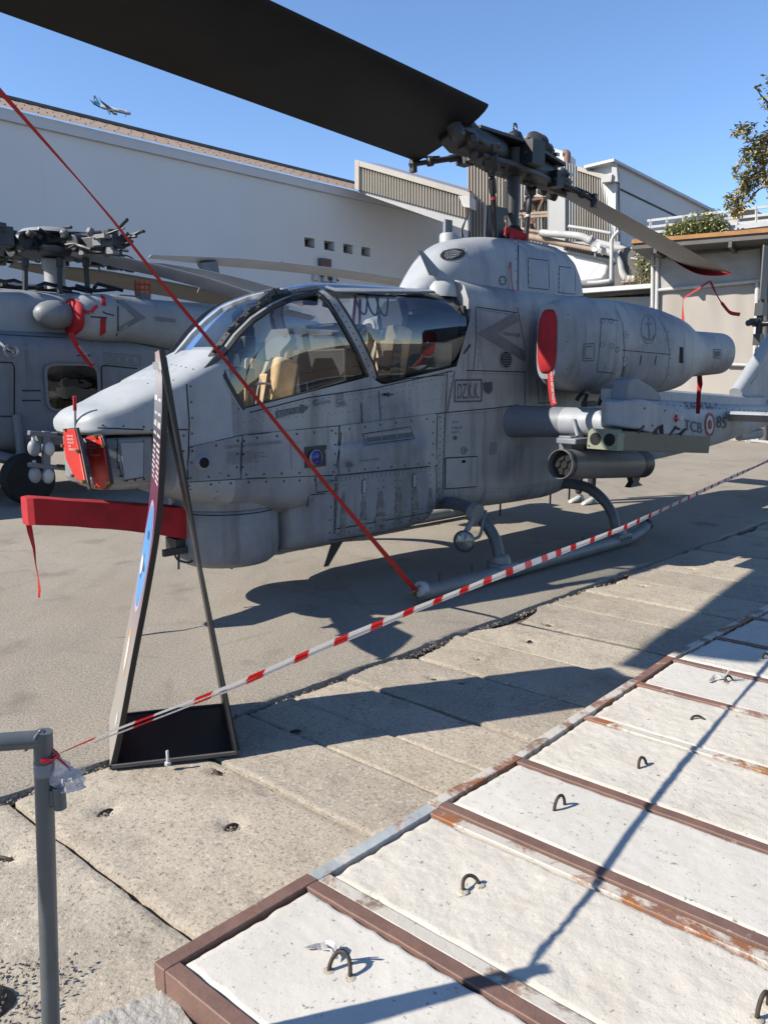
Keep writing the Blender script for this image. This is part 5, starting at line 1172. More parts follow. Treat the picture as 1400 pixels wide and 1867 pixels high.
for k, (rx, mm, of) in enumerate([(1.0, 'mark_red', 0.006), (0.74, 'white_print', 0.008), (0.40, 'mark_red', 0.010), (0.2, 'mark_orange', 0.012)]):
    if mm == 'mark_red' and mm not in M: M[mm] = simple('roundel_red', (0.42, 0.045, 0.03), 0.6, 0, 0.1); M['mark_orange'] = simple('roundel_orange', (0.5, 0.2, 0.06), 0.6, 0, 0.1)
    s = MB(); surf_ell(s, BB, H, (1293, 774), 9 * rx, 22 * rx, of, n=28); s.build('roundel', M[mm], bo, smooth=0, fixn=False)
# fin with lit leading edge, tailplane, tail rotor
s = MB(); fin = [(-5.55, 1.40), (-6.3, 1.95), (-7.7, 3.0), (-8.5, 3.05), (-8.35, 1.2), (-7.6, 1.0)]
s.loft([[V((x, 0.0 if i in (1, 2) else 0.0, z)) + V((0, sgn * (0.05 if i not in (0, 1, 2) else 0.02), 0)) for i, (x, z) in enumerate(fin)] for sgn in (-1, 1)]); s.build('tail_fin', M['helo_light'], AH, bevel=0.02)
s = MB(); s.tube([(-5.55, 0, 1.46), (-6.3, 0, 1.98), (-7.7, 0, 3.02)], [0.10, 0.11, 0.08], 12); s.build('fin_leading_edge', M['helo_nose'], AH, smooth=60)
s = MB(); s.loft([[V((x, y, z)) for x, z in [(-4.72, 1.18), (-4.80, 1.22), (-5.1, 1.21), (-5.5, 1.13), (-5.1, 1.08), (-4.85, 1.08)]] for y in (-1.05, -0.2, 0.2, 1.05)]); s.build('tailplane', M['helo_light'], AH, smooth=40)
s = MB(); s.box((-6.2, 0.0, 0.80), (0.9, 0.12, 0.16)); s.build('tail_skid_fairing', M['helo'], AH, bevel=0.05)
s = MB(); q = H.X(1385, 590, -8.2); s.cyl(q + V((0, 0.45, 0)), q + V((0, -0.12, 0)), 0.05); s.cyl(q + V((0, 0.0, 0.42)), q + V((0, 0, -0.34)), 0.06); s.box(q + V((0, 0, 0.25)), (0.22, 0.14, 0.22)); s.box(q + V((0.0, 0.0, -0.28)), (0.20, 0.12, 0.20)); s.cyl(q + V((0.36, -0.05, 0)), q + V((-0.3, -0.05, 0)), 0.04); s.ball(q + V((0.36, -0.05, 0)), 0.06, 8); s.box(q + V((0.1, -0.05, 0.04)), (0.2, 0.12, 0.10)); s.build('tail_rotor_hub', M['dark_metal'], AH, smooth=30)
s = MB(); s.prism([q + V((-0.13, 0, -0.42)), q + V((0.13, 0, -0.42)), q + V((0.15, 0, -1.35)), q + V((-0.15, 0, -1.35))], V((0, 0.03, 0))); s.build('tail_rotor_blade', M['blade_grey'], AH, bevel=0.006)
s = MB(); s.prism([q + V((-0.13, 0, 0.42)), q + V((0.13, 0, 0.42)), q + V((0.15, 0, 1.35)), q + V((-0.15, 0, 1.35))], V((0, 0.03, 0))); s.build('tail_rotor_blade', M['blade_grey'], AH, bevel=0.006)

# ---------------------------------------------------------------- skids
M['leg_paint'] = simple('dark_blue_grey_leg_paint', (0.12, 0.132, 0.148), 0.45, 0, 0.2, 4)
for sg in (1, -1):
    s = MB(); s.tube(bez([(2.40, sg * 1.12, 0.115), (2.30, sg * 1.12, 0.085), (1.4, sg * 1.12, 0.08), (-0.4, sg * 1.12, 0.08), (-0.66, sg * 1.12, 0.085), (-0.86, sg * 1.12, 0.125), (-0.98, sg * 1.12, 0.18)], 5), 0.062, 16); sk = s.build('skid_tube', M['grey_metal'], AH, smooth=50)
    s = MB(); s.lathe([(0.066, -0.02), (0.068, 0.02), (0.06, 0.025)], (-0.97, sg * 1.12, 0.175), (-0.9, 0, 0.42), 16); s.build('skid_end_cap', M['dark_metal'], sk)
    s = MB(); s.lathe([(0.064, 0.0), (0.06, 0.05), (0.03, 0.07)], (2.38, sg * 1.12, 0.11), (1, 0, 0.3), 16); s.build('skid_end_cap', M['helo_light'], sk)
    for xx, x0 in ((1.40, 1.42), (-0.46, -0.44)):
        s = MB(); s.tube(bez([(x0, sg * 0.30, 0.57), (x0, sg * 0.55, 0.60), (x0, sg * 0.80, 0.55), (xx, sg * 1.0, 0.36), (xx, sg * 1.09, 0.10)], 6), [0.056] * 8 + [0.054] * 8 + [0.050] * 8 + [0.047], 14); s.build('cross_tube', M['leg_paint'], AH, smooth=50)
        s = MB(); s.lathe([(0.085, 0), (0.078, 0.06), (0.072, 0.12)], (xx, sg * 1.105, 0.10), (0, -sg * 0.25, 1), 14); s.box((xx, sg * 1.12, 0.115), (0.24, 0.135, 0.085)); s.build('skid_saddle', M['grey_metal'], AH, bevel=0.02)
        s = MB()
        for k in range(4): s.ball((xx - 0.09 + 0.06 * k, sg * 1.188, 0.11), 0.012, 6)
        stuff_build(s, 'saddle_bolt', M['black_metal'], AH)
    for xx in (1.62, 1.82, 0.22, 2.2): s = MB(); s.cyl((xx, sg * 1.12, 0.12), (xx, sg * 1.12, 0.19), 0.007, 6); s.tube([(xx + 0.014 * math.cos(a), sg * 1.12, 0.20 + 0.014 * math.sin(a)) for a in fr(0, 6.0, 8)], 0.005, 5); s.build('eye_bolt', M['dark_metal'], sk)
# landing light on its strut
lc = H.S(846, 987, 0.92); s = MB(); ax = V((0.86, 0.42, 0.05)).normalized(); s.lathe([(0.03, -0.10), (0.07, -0.085), (0.088, -0.02), (0.094, 0.0), (0.092, 0.012), (0.082, 0.014), (0.080, 0.0)], lc, ax, 28, caps=False); s.lathe([(0.03, -0.10), (0.001, -0.1)], lc, ax, 28, caps=False); lt = s.build('landing_light', M['dark_metal'], AH, smooth=50)
s = MB(); s.lathe([(0.082, 0.0), (0.05, 0.010), (0.001, 0.016)], lc, ax, 28, caps=False); s.build('lamp_lens', M['lamp_glass'], lt, smooth=60)
s = MB(); s.lathe([(0.081, 0.006), (0.088, 0.016), (0.094, 0.006)], lc, ax, 28, caps=False); s.build('lamp_rim', M['steel'], lt, smooth=60)
s = MB(); a = H.S(866, 935, 0.88); s.cyl(a, lc + V((-0.02, 0, 0.08)), 0.022, 8); s.cyl(a + V((-0.03, 0, 0)), lc + V((-0.06, 0, 0.09)), 0.012, 8); s.tube(bez([lc + V((-0.08, 0, 0.0)), lc + V((-0.2, 0, 0.02)), lc + V((-0.24, 0, 0.14)), a + V((-0.14, 0, 0))]), 0.014, 6); s.lathe([(0.085, -0.03), (0.085, 0.03)], a, (0, 1, -0.2), 14); s.build('lamp_strut', M['grey_metal'], lt)

# ---------------------------------------------------------------- main rotor
HZ = 3.83
s = MB(); s.cyl((0, 0, 2.95), (0, 0, HZ), 0.062, 18); s.build('rotor_mast', M['black_metal'], AH, smooth=50)
s = MB(); s.lathe([(0.105, 3.02)] + [(0.088 + 0.022 * (k % 2), 3.03 + 0.018 * k) for k in range(9)] + [(0.075, 3.20)], (0, 0, 0), (0, 0, 1), 20); s.build('mast_boot', M['rubber'], AH, smooth=20)
s = MB(); s.prism([V((x, -0.01, z)) for x, z in [(0.42, 2.98), (0.40, 3.33), (0.36, 3.355), (0.10, 3.355), (0.06, 3.30), (0.15, 3.28), (0.16, 3.16), (0.12, 3.08), (0.13, 2.98)]], V((0, 0.02, 0))); s.tube([V((0.42, 0, 2.98)), V((0.405, 0, 3.34))], 0.018, 8); s.build('mast_guard', M['dark_metal'], AH)
AU = R(7.1); U = V((math.cos(AU), math.sin(AU), 0)); AU2 = AU + math.pi + 0.0577; U2 = V((math.cos(AU2) * math.cos(0.0379), math.sin(AU2) * math.cos(0.0379), -math.sin(0.0379)))
hub = V((0, 0, HZ)); Z = V((0, 0, 1))
def bp(u, r, c, h, pitch):
    vv = V((-u.y, u.x, 0)).normalized(); ww = u.cross(vv)
    a = vv * math.cos(pitch) + ww * math.sin(pitch); b = -vv * math.sin(pitch) + ww * math.cos(pitch)
    return hub + u * r + a * c + b * h
PA = lambda r: 0.4418 - 0.0261 * r
def airfoil(c, th):
    pts = []
    for i in range(13):
        x = 0.5 * (1 - math.cos(math.pi * i / 12)); t = 5 * th * (0.2969 * math.sqrt(x) - 0.126 * x - 0.3516 * x * x + 0.2843 * x ** 3 - 0.1036 * x ** 4); pts.append((c * (0.5 - x), c * t))
    return pts + [(x, -z) for x, z in pts[1:-1][::-1]]
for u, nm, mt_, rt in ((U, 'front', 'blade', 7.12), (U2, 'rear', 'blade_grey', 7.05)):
    s = MB(); rr = [1.07, 1.12, 1.25, 1.6, 2.2, 3, 4, 5, 6, 6.6, rt]
    rings = []
    for r in rr:
        cc = 0.83; th = 0.12
        rings.append([bp(u, r, x, z * (1 if r > 1 else 0.6), PA(r)) for x, z in airfoil(cc, th)])
    s.loft(rings); bl = s.build('rotor_blade', M[mt_], AH, smooth=45)
    s = MB(); s.loft([[bp(u, r, x * k_, z * k_ + zz, PA(r)) for x, z in airfoil(0.42, 0.15)] for r, k_, zz in ((1.04, 1.0, 0), (1.14, 1.04, 0.0), (1.9, 0.75, 0.0), (2.5, 0.35, 0.0))]); s.build('blade_doubler', M[mt_], bl, smooth=45)
    # grip, pins, pitch horn, drag brace
    s = MB(); s.tube([bp(u, 0.28, 0, 0, .1), bp(u, 0.36, 0, 0, .1), bp(u, 0.62, 0, 0, .1), bp(u, 0.86, 0.02, 0, .1), bp(u, 0.98, 0.02, 0, .1)], [0.11, 0.135, 0.14, 0.12, 0.11], 20); s.build('blade_grip', M['black_metal'], AH, smooth=45)
    s = MB()
    for zz in (0.07, -0.07): s.prism([bp(u, r, c, zz - 0.025, PA(1)) for r, c in ((0.74, -0.10), (0.74, 0.11), (1.0, 0.18), (1.22, 0.17), (1.22, -0.06), (1.0, -0.12))], (bp(u, 1, 0, 0.05, PA(1)) - bp(u, 1, 0, 0, PA(1))))
    s.build('grip_fork', M['black_metal'], AH, bevel=0.012)
    s = MB()
    for r, c, rad in ((0.98, 0.12, 0.055), (1.22, 0.12, 0.07), (0.80, 0.0, 0.04)): s.lathe([(rad * 0.8, -0.16), (rad, -0.14), (rad, 0.15), (rad * 0.9, 0.18), (rad * 0.4, 0.19)], bp(u, r, c, 0, PA(1)), bp(u, 1, 0, 1, PA(1)) - bp(u, 1, 0, 0, PA(1)), 16)
    s.build('blade_pin', M['dark_metal'], AH, smooth=40)
    a = bp(u, 0.62, -0.17, -0.05, .1); b = bp(u, 1.13, -0.43, -0.03, PA(1.13)); s = MB(); s.tube([a, a.lerp(b, 0.3), a.lerp(b, 0.32), a.lerp(b, 0.62), a.lerp(b, 0.64), a.lerp(b, 0.72), a.lerp(b, 0.74), b], [0.034, 0.034, 0.026, 0.026, 0.042, 0.042, 0.022, 0.022], 10)
    s.ball(b, 0.045, 8); s.box(a, (0.12, 0.12, 0.16)); s.box(b, (0.05, 0.05, 0.14)); s.tube([a.lerp(b, 0.5) + V((0, 0, 0.03)), a.lerp(b, 0.85) + V((0, 0, 0.05)), b + V((0, 0, 0.03))], 0.01, 6); s.build('drag_brace', M['black_metal'], AH, smooth=40)
    a = bp(u, 0.60, 0.10, -0.10, .1); hx = bp(u, 0.50, 0.04, -0.20, .1); s = MB(); s.bar(a, hx, 0.12, 0.07); s.bar(bp(u, 0.62, 0.12, -0.02, .1), hx, 0.06, 0.05); s.ball(hx, 0.055, 10); s.build('pitch_horn', M['black_metal'], AH, bevel=0.01)
    # pitch link
    e = V((hx.x * 0.76, hx.y * 0.76, 3.04)); s = MB(); s.tube([hx, hx.lerp(e, 0.12), hx.lerp(e, 0.14), hx.lerp(e, 0.34), hx.lerp(e, 0.36), e], [0.022, 0.022, 0.034, 0.034, 0.024, 0.030], 10); s.ball(hx.lerp(e, 0.06), 0.04, 8); pl_ = s.build('pitch_link', M['black_metal'], AH, smooth=40)
    q = hx.lerp(e, 0.40); s = MB(); s.tube([q, q + (e - hx).normalized() * 0.025], 0.027, 10); s.build('link_band', M['red_strap'] if nm == 'front' else M['white_metal'], pl_)
s = MB(); W_ = V((-U.y, U.x, 0))
s.prism([hub + U * a + W_ * b + Z * 0.10 for a, b in ((-0.9, -0.10), (-0.9, 0.10), (-0.25, 0.17), (0.25, 0.17), (0.75, 0.10), (0.75, -0.10), (0.25, -0.17), (-0.25, -0.17))], V((0, 0, 0.035)))
s.prism([hub + U * a + W_ * b - Z * 0.14 for a, b in ((-0.8, -0.10), (-0.8, 0.10), (-0.25, 0.17), (0.25, 0.17), (0.7, 0.10), (0.7, -0.10), (0.25, -0.17), (-0.25, -0.17))], V((0, 0, 0.05)))
s.build('hub_yoke', M['black_metal'], AH, bevel=0.008)
s = MB(); s.lathe([(0.10, -0.16), (0.15, -0.12), (0.15, 0.08), (0.10, 0.12), (0.085, 0.20), (0.06, 0.25), (0.02, 0.27)], hub, Z, 20); s.cyl(hub + W_ * 0.26, hub - W_ * 0.26, 0.085, 16); s.box(hub + W_ * 0.2 + Z * 0.02, (0.20, 0.16, 0.22)); s.build('hub_trunnion', M['black_metal'], AH, smooth=40)
s = MB(); s.tube([hub + Z * 0.30 + U * (0.03 * math.cos(a)) + Z * (0.035 * math.sin(a)) for a in fr(0, 6.0, 12)], 0.010, 6); s.build('lifting_eye', M['dark_metal'], AH)
for c0, n_, rad in ((-0.34, 3, 0.095), (-0.56, 2, 0.07)):
    for k in range(n_):
        s = MB(); s.lathe([(rad * 0.9, -0.026), (rad, -0.02), (rad, 0.02), (rad * 0.9, 0.026)], hub + U * (c0 - 0.065 * k + 0.03) + Z * (0.135 + rad) + W_ * 0.03, U + W_ * 0.5, 18); s.build('damper_disc', M['dark_metal'], AH, smooth=40)
    s = MB(); s.bar(hub + U * (c0 + 0.10) + Z * (0.135 + rad) + W_ * -0.02, hub + U * (c0 - 0.16) + Z * (0.135 + rad) + W_ * 0.03, 0.06, 0.06); s.box(hub + U * (c0 - 0.03) + Z * 0.14, (0.22, 0.10, 0.05)); s.build('damper_bracket', M['black_metal'], AH)
rh = random.Random(4); s = MB(); s2 = MB()
for k in range(34):
    q = hub + U * rh.uniform(-0.85, 0.8) + W_ * rh.uniform(-0.1, 0.22) + Z * rh.choice((0.15, 0.13, -0.10, -0.15, 0.02, -0.04)); s.lathe([(0.022, -0.02), (0.022, 0.012), (0.01, 0.02)], q, (rh.uniform(-.3, .3), rh.choice((0.2, 1)), rh.choice((1, 0.2))), 6)
    if k % 5 == 0: s2.box(q + W_ * 0.03, (0.05, 0.02, 0.03))
stuff_build(s, 'hub_bolts', M['dark_metal'], AH); stuff_build(s2, 'hub_clips', M['steel'], AH)
# collar clamp painted red on the mast with its streamer
# ================================================================== covers, streamers, straps (each lies on or hangs from a machine)
def place(o, fr_): o.matrix_world = fr_.m.copy(); return o
def thing_mesh(mb, name, mats, fr_, label, cat, group=None, **kw):
    """one-mesh thing given in a frame's local axes; its origin is moved to its own lowest middle point"""
    xs = [q.x for q in mb.v]; ys = [q.y for q in mb.v]; zs = [q.z for q in mb.v]
    c = V(((min(xs) + max(xs)) / 2, (min(ys) + max(ys)) / 2, min(zs)))
    mb.v = [q - c for q in mb.v]; o = mb.build(name, mats, None, **kw)
    if fr_ is None: o.location = c
    else: o.location = fr_.m @ c; o.rotation_euler = (0, 0, fr_.rot)
    return tag(o, label, cat, group)
# gun barrel cover: long sewn bag
s = MB(); rings = []; n = 26
for i in range(n + 1):
    t = i / n; x = 4.83 - 1.36 * t; zt = 0.955 - 0.235 * t; zb = 0.785 - 0.345 * t + 0.035 * math.sin(t * 3.1); w = 0.085 + 0.02 * t
    jt = 0.005 * noise.noise(V((t * 9, 2, 0)))
    rings.append([V((x, y, z)) for y, z in [(-w, zb), (-w * 1.08, (zt + zb) / 2), (-w, zt + jt), (-w * 0.3, zt + 0.008), (w * 0.4, zt + 0.006), (w, zt - jt), (w * 1.06 + jt, (zt + zb) / 2), (w, zb), (0, zb - 0.006)]])
e0 = [q + (V((4.86, 0, q.z)) - q) * 0.35 + V((0.02, 0, 0)) for q in rings[0]]
s.loft([e0] + rings); s.v = [q + V((0, 0.006 * noise.noise(V((q.x * 7, q.z * 11, 1))), 0.007 * noise.noise(V((q.x * 6, q.y * 20, 4))))) for q in s.v]; thing_mesh(s, 'gun_cover', M['red_cloth'], H, 'long red cloth bag pulled over the gun under the helicopter nose', 'cover', smooth=40)
s = MB(); pts = [H.X(x, y, 4.84) for x, y in [(49, 925), (51, 950), (55, 970), (62, 1000), (65, 1028), (69, 1052), (72, 1075), (71, 1090)]]
sd = [H.i.to_3x3() @ V((math.cos(k * 0.45), math.sin(k * .45), 0)) for k in range(len(pts))]
s.ribbon(pts, sd, [0.03, 0.034, 0.036, 0.026, 0.03, 0.028, 0.022, 0.012], 0.0015); thing_mesh(s, 'streamer', M['orange_red'], H, 'twisted red streamer hanging from the front end of the gun cover', 'streamer', 'red streamers')
# two covers over the turret windows
for nm, x0, pxs, lab in [('left', 4.575, [(115, 789), (121, 783), (134, 782), (143, 822), (154, 879), (146, 880), (134, 868), (120, 838), (116, 812)], 'red plate cover on the left face of the nose sensor turret'),
                         ('right', 4.555, [(156, 797), (176, 794), (182, 797), (187, 812), (198, 880), (188, 891), (176, 888), (168, 880), (160, 838)], 'red plate cover on the right face of the nose sensor turret')]:
    s = MB(); nv = V((-1, 0, 0))
    def onface(x, y, ex=0.0):
        xx = x0
        for _ in range(6):
            p = H.X(x, y, xx + ex); xx = x0 - (0.28 * (-p.y - 0.05) if nm == 'left' else 0.05 * (p.y - 0.12) - 0.012)
        return p
    pts = [onface(x, y, 0.012) for x, y in pxs]
    root = empty('turret_cover', lab, 'cover', H.m @ pts[0], H.rot, 'red turret covers')
    sh = pts[0].copy()
    s.prism([p - sh for p in pts], V((-0.02, 0, 0))); s.build('cover_plate', M['orange_red'], root, bevel=0.004)
    c = MB(); c_ = sum(pts, V((0, 0, 0))) / len(pts)
    c.prism([(p - c_) * 1.05 + c_ - sh + V((-0.012, 0, 0)) for p in pts], V((-0.02, 0, 0))); c.build('cover_gasket', M['black_metal'], root, bevel=0.004)
    s = MB(); q0 = (122, 796) if nm == 'left' else (160, 806)
    for i, w in enumerate(['REMOVE', 'BEFORE', 'FLIGHT', 'OR', 'OPERATION']):
        L = (11 if nm == 'left' else 14) * (len(w) / 6) ** 0.8; yy = q0[1] + i * 6.2
        a = onface(q0[0] + i * 0.8, yy, 0.016); b = onface(q0[0] + i * 0.8 + L, yy + 0.8, 0.016); v = onface(q0[0] + i * 0.8, yy - 3.4, 0.016)
        flat_text(s, w, a - sh, b - a, v - a)
    s.build('cover_lettering', M['white_print'], root, smooth=0, fixn=False)
    s = MB()
    for k in (1, 3, 4, 6, 8): s.box((pts[k % len(pts)] - c_) * 0.98 + c_ - sh + V((0.006, 0, 0)), (0.02, 0.026, 0.018))
    s.build('cover_clip', M['brass'], root)
# engine inlet plug with streamer
s = MB(); rg = nring(0.90, 28, 0.83, 0.02); c = sum(rg, V((0, 0, 0))) / 28
s.loft([[q + V((-0.05, 0, 0)) for q in rg], [q + V((0.012, 0, 0)) for q in rg], [c + (q - c) * 0.9 + V((0.035, 0, 0)) for q in rg], [c + (q - c) * 0.45 + V((0.05, 0, 0)) for q in rg]])
thing_mesh(s, 'inlet_plug', M['red_cloth'], H, 'red padded plug filling the engine inlet of the near helicopter', 'cover', smooth=60)
def streamer(fr_, pts, w, lab, text=None, mat='red_cloth', side=None, group='red streamers'):
    s = MB(); side = side or V((0, 1, 0)); s.ribbon(pts, side, w, 0.0015)
    return s
pts = [H.X(x, y, 0.93) for x, y in [(1004, 640), (1003, 672), (1004, 700), (1006, 720), (1010, 738)]]
root = empty('streamer', 'red remove before flight streamer hanging from the inlet plug', 'streamer', H.m @ pts[0], H.rot, 'red streamers')
s = MB(); s.ribbon([p - pts[0] for p in bez(pts, 4)], V((0, 1, 0)), [0.06] * 17, 0.0015); s.build('ribbon', M['red_cloth'], root)
s = MB(); a = H.X(1001.5, 674, 0.936); b = H.X(1007.5, 735, 0.936); v = H.X(1006, 674, 0.936); flat_text(s, 'REMOVE BEFORE FLIGHT', a - pts[0], b - a, v - a); s.build('streamer_lettering', M['white_print'], root, smooth=0, fixn=False)
# collar and streamer on the mast
root = empty('mast_clamp', 'red strap bent round the rotor mast above the cowl with a thin tail hanging down', 'strap', H.m @ V((0, 0, 3.05)), H.rot)
o_ = V((0, 0, 3.05)); qs = [H.S(x, y, 0.12) - o_ for x, y in [(921, 420), (940, 426), (958, 434), (958, 441), (949, 448)]]
s = MB(); s.ribbon(qs, V((0, 0.2, 1)), 0.085, 0.02); s.build('strap_loop', M['red_cloth'], root)
qs = [H.S(x, y, y_) - o_ for x, y, y_ in [(934, 426, 0.14), (931, 445, 0.2), (930, 462, 0.3), (931, 490, 0.37), (933, 515, 0.385), (936, 530, 0.395), (937, 541, 0.40)]]
s = MB(); s.ribbon(qs, V((1, 0, 0)), [0.06, 0.055, 0.03, 0.012, 0.010, 0.02, 0.03], 0.002); s.build('strap_tail', M['red_strap'], root)
# rear blade tip cover with straps
rc = MB(); r0, r1 = 6.05, 7.08
tp = lambda r, c, h: bp(U2, r, c, h, PA(r))
edge = [tp(6.35, 0.425, 0), tp(6.55, 0.36, -0.05), tp(6.75, 0.20, -0.11), tp(6.9, 0.0, -0.14), tp(7.02, -0.25, -0.10), tp(7.12, -0.42, -0.02)]
top = [tp(6.35, 0.425, 0.03), tp(6.6, 0.425, 0.05), tp(6.8, 0.425, 0.05), tp(7.0, 0.38, 0.05), tp(7.09, 0.0, 0.04), tp(7.12, -0.42, 0.0)]
rc.grid([bez(edge, 5), [p.lerp(q, 0.5) + V((-0.03, 0, 0)) for p, q in zip(bez(edge, 5), bez(top, 5))], bez(top, 5)])
inn = [p + V((0.08, 0, 0.02)) for p in bez(edge, 5)]
thing_mesh(rc, 'blade_tip_cover', M['red_cloth'], H, 'red cloth sock over the tip of the rear rotor blade', 'cover', smooth=60, fixn=False)
q0 = tp(6.95, -0.05, -0.14); dr = (q0 - H.eye)
def at_depth(px, py, ref): return H.X(px, py, ref.x)
s = MB(); s.ribbon([at_depth(x, y, q0) for x, y in [(1294, 512), (1270, 528), (1245, 544)]], V((0, 0.3, 1)), 0.03, 0.002); s.ribbon([at_depth(x, y, q0) for x, y in [(1245, 544), (1244.5, 560), (1245, 580), (1244, 597)]], V((0, 1, 0)), [0.012, 0.02, 0.05, 0.08], 0.002)
thing_mesh(s, 'tip_strap', M['red_strap'], H, 'red cord with a wide end hanging straight down from the rear blade tip', 'strap', 'red streamers')
s = MB(); s.ribbon(bez([at_depth(x, y, q0) for x, y in [(1295, 512), (1302, 528), (1311, 545), (1322, 560), (1332, 570), (1349, 573)]], 4), V((0, 0.6, 1)), [0.035] * 5 + [0.02] * 5 + [0.05] * 6 + [0.06] * 5, 0.002)
thing_mesh(s, 'tip_strap', M['red_cloth'], H, 'loose curling red strap blown sideways from the rear blade tip', 'strap', 'red streamers')
s = MB(); s.ribbon([H.X(x, y, -2.55) for x, y in [(1275, 684), (1276, 700), (1274, 715), (1273, 735), (1272, 754)]], V((0, 1, 0)), [0.06, 0.065, 0.05, 0.055, 0.05], 0.002)
thing_mesh(s, 'streamer', M['red_cloth'], H, 'dark red streamer hanging under the exhaust pipe', 'streamer', 'red streamers')
s = MB(); s.ribbon([V((-5.9, 0.06, 1.62)), V((-6.2, 0.06, 1.84)), V((-6.6, 0.07, 2.16))], V((0, 0, 1)), 0.06, 0.02); thing_mesh(s, 'fin_strap', M['red_cloth'], H, 'red strap along the leading edge of the tail fin', 'strap')
# main tie down strap from the front blade to the skid
bot = H.S(757, 1078, 1.12); topw = H.m @ bp(U, 6.9, -0.2, -0.05, PA(6.9)); far_ = onplane(0, 162, topw, V((0, 1, 0)))
wb_ = H.m @ bot; sp_ = [(757, 1076), (600, 890), (475, 735), (370, 606), (300, 522), (205, 400), (150, 335), (0, 165), (-60, 95)]
A_ = wb_; B_ = onplane(-60, 95, topw, V((0, 1, 0))); pts = []
for x, y in sp_:
    # the strap hangs in the vertical plane through its two ends
    nn = (B_ - A_).cross(V((0, 0, 1))).normalized(); pts.append(onplane(x, y, A_, nn) if abs(ray(x, y).normalized().dot(nn)) > 0.02 else A_)
n_ = len(pts); sd = []
for i in range(n_):
    view = (pts[i] - EYE).normalized(); d = (pts[min(i + 1, n_ - 1)] - pts[max(i - 1, 0)]).normalized(); side = d.cross(view).normalized(); tw = [0.3, 0.15, 0.35, 0.2, 0.35, 0.9, 1.25, 0.55, 0.3][i]
    sd.append(side * math.cos(tw) + view * math.sin(tw))
root = empty('tie_down_strap', 'long red webbing strap stretched from the front rotor blade down to the skid', 'strap', wb_)
s = MB(); s.ribbon([p - wb_ for p in pts], sd, [0.040, 0.024, 0.020, 0.018, 0.016, 0.014, 0.013, 0.019, 0.022], 0.0025); s.build('webbing', M['red_strap'], root)
s = MB(); d = (pts[1] - pts[0]).normalized(); c0 = V((0, 0, 0)); v1 = d.cross((pts[0] - EYE).normalized()).normalized()
s.prism([c0 + d * 0.0 + v1 * 0.03, c0 + d * 0.0 - v1 * 0.03, c0 - d * 0.06 - v1 * 0.022, c0 - d * 0.06 + v1 * 0.022], V((0.006, -0.008, 0)));
for sg in (1, -1): s.tube(bez([c0 + d * 0.012 + v1 * sg * 0.026, c0 + d * 0.03 + v1 * sg * 0.04, c0 + d * 0.008 + v1 * sg * 0.052]), 0.007, 6)
s.tube(bez([c0 - d * 0.06 - v1 * 0.02, c0 - d * 0.075 + v1 * 0.0, c0 - d * 0.06 + v1 * 0.03, c0 - d * 0.04 + v1 * 0.04]), 0.007, 6); s.build('strap_hook', M['brass'], root)
ev = H.m @ V((2.42, 1.12, 0.11)) - wb_; s = MB(); s.tube([c0 - d * 0.05, c0 - d * 0.06 + (ev - c0) * 0.4, ev], 0.010, 8); s.build('ring_link', M['steel'], root)
# ================================================================== SECOND HELICOPTER behind
H2 = Frame((-5.0, 12.1, 0), (-0.72, -0.69))
SH = empty('transport_helicopter', 'large grey transport helicopter parked behind the nose, main rotor blades folded back', 'helicopter', H2.o, H2.rot)
ST = [(-9.0, 1.3, 1.7, 0.3, 2.5, 1.9, 0.3, 2.2, 2.6), (-5.5, 1.0, 1.5, 0.75, 2.6, 1.9, 0.75, 2.35, 3.0), (-3.2, 0.66, 1.0, 1.14, 3.2, 1.9, 1.12, 2.36, 3.4), (-1.0, 0.60, 0.95, 1.18, 3.4, 1.9, 1.15, 2.38, 3.6), (3.5, 0.60, 0.95, 1.18, 3.4, 1.9, 1.15, 2.38, 3.6), (5.5, 0.7, 1.1, 1.0, 3.0, 1.8, 0.9, 2.1, 3.0), (7.0, 0.95, 1.2, 0.5, 2.5, 1.4, 0.45, 1.6, 2.5)]
sh_ = hull(ST, fr(-9.0, 7.0, 48)); sh_.build('fuselage', M['hawk'], SH, smooth=60); SB = sh_.bvh()
CT2 = [(-6.0, 2.2, 0.5, 2.6, 2.6), (-4.2, 2.25, 0.80, 2.82, 3), (-2.4, 2.3, 0.80, 2.95, 3.2), (1.8, 2.3, 0.80, 2.95, 3.2), (3.2, 2.3, 0.72, 2.85, 3), (4.2, 2.3, 0.5, 2.45, 2.6)]
cg = MB(); rgs = []
for x in fr(-6.0, 4.2, 30):
    zb, w, zt, n = lerp_table(CT2, x); h = [(w * 1.05, zb)] + arc(w, zb + (zt - zb) * 0.4, zt, n, 9, False); rgs.append([V((x, y, z)) for y, z in h] + [V((x, -y, z)) for y, z in h[:-1]][::-1])
cg.loft(rgs); cg.build('engine_cowl', M['hawk_light'], SH, smooth=60)
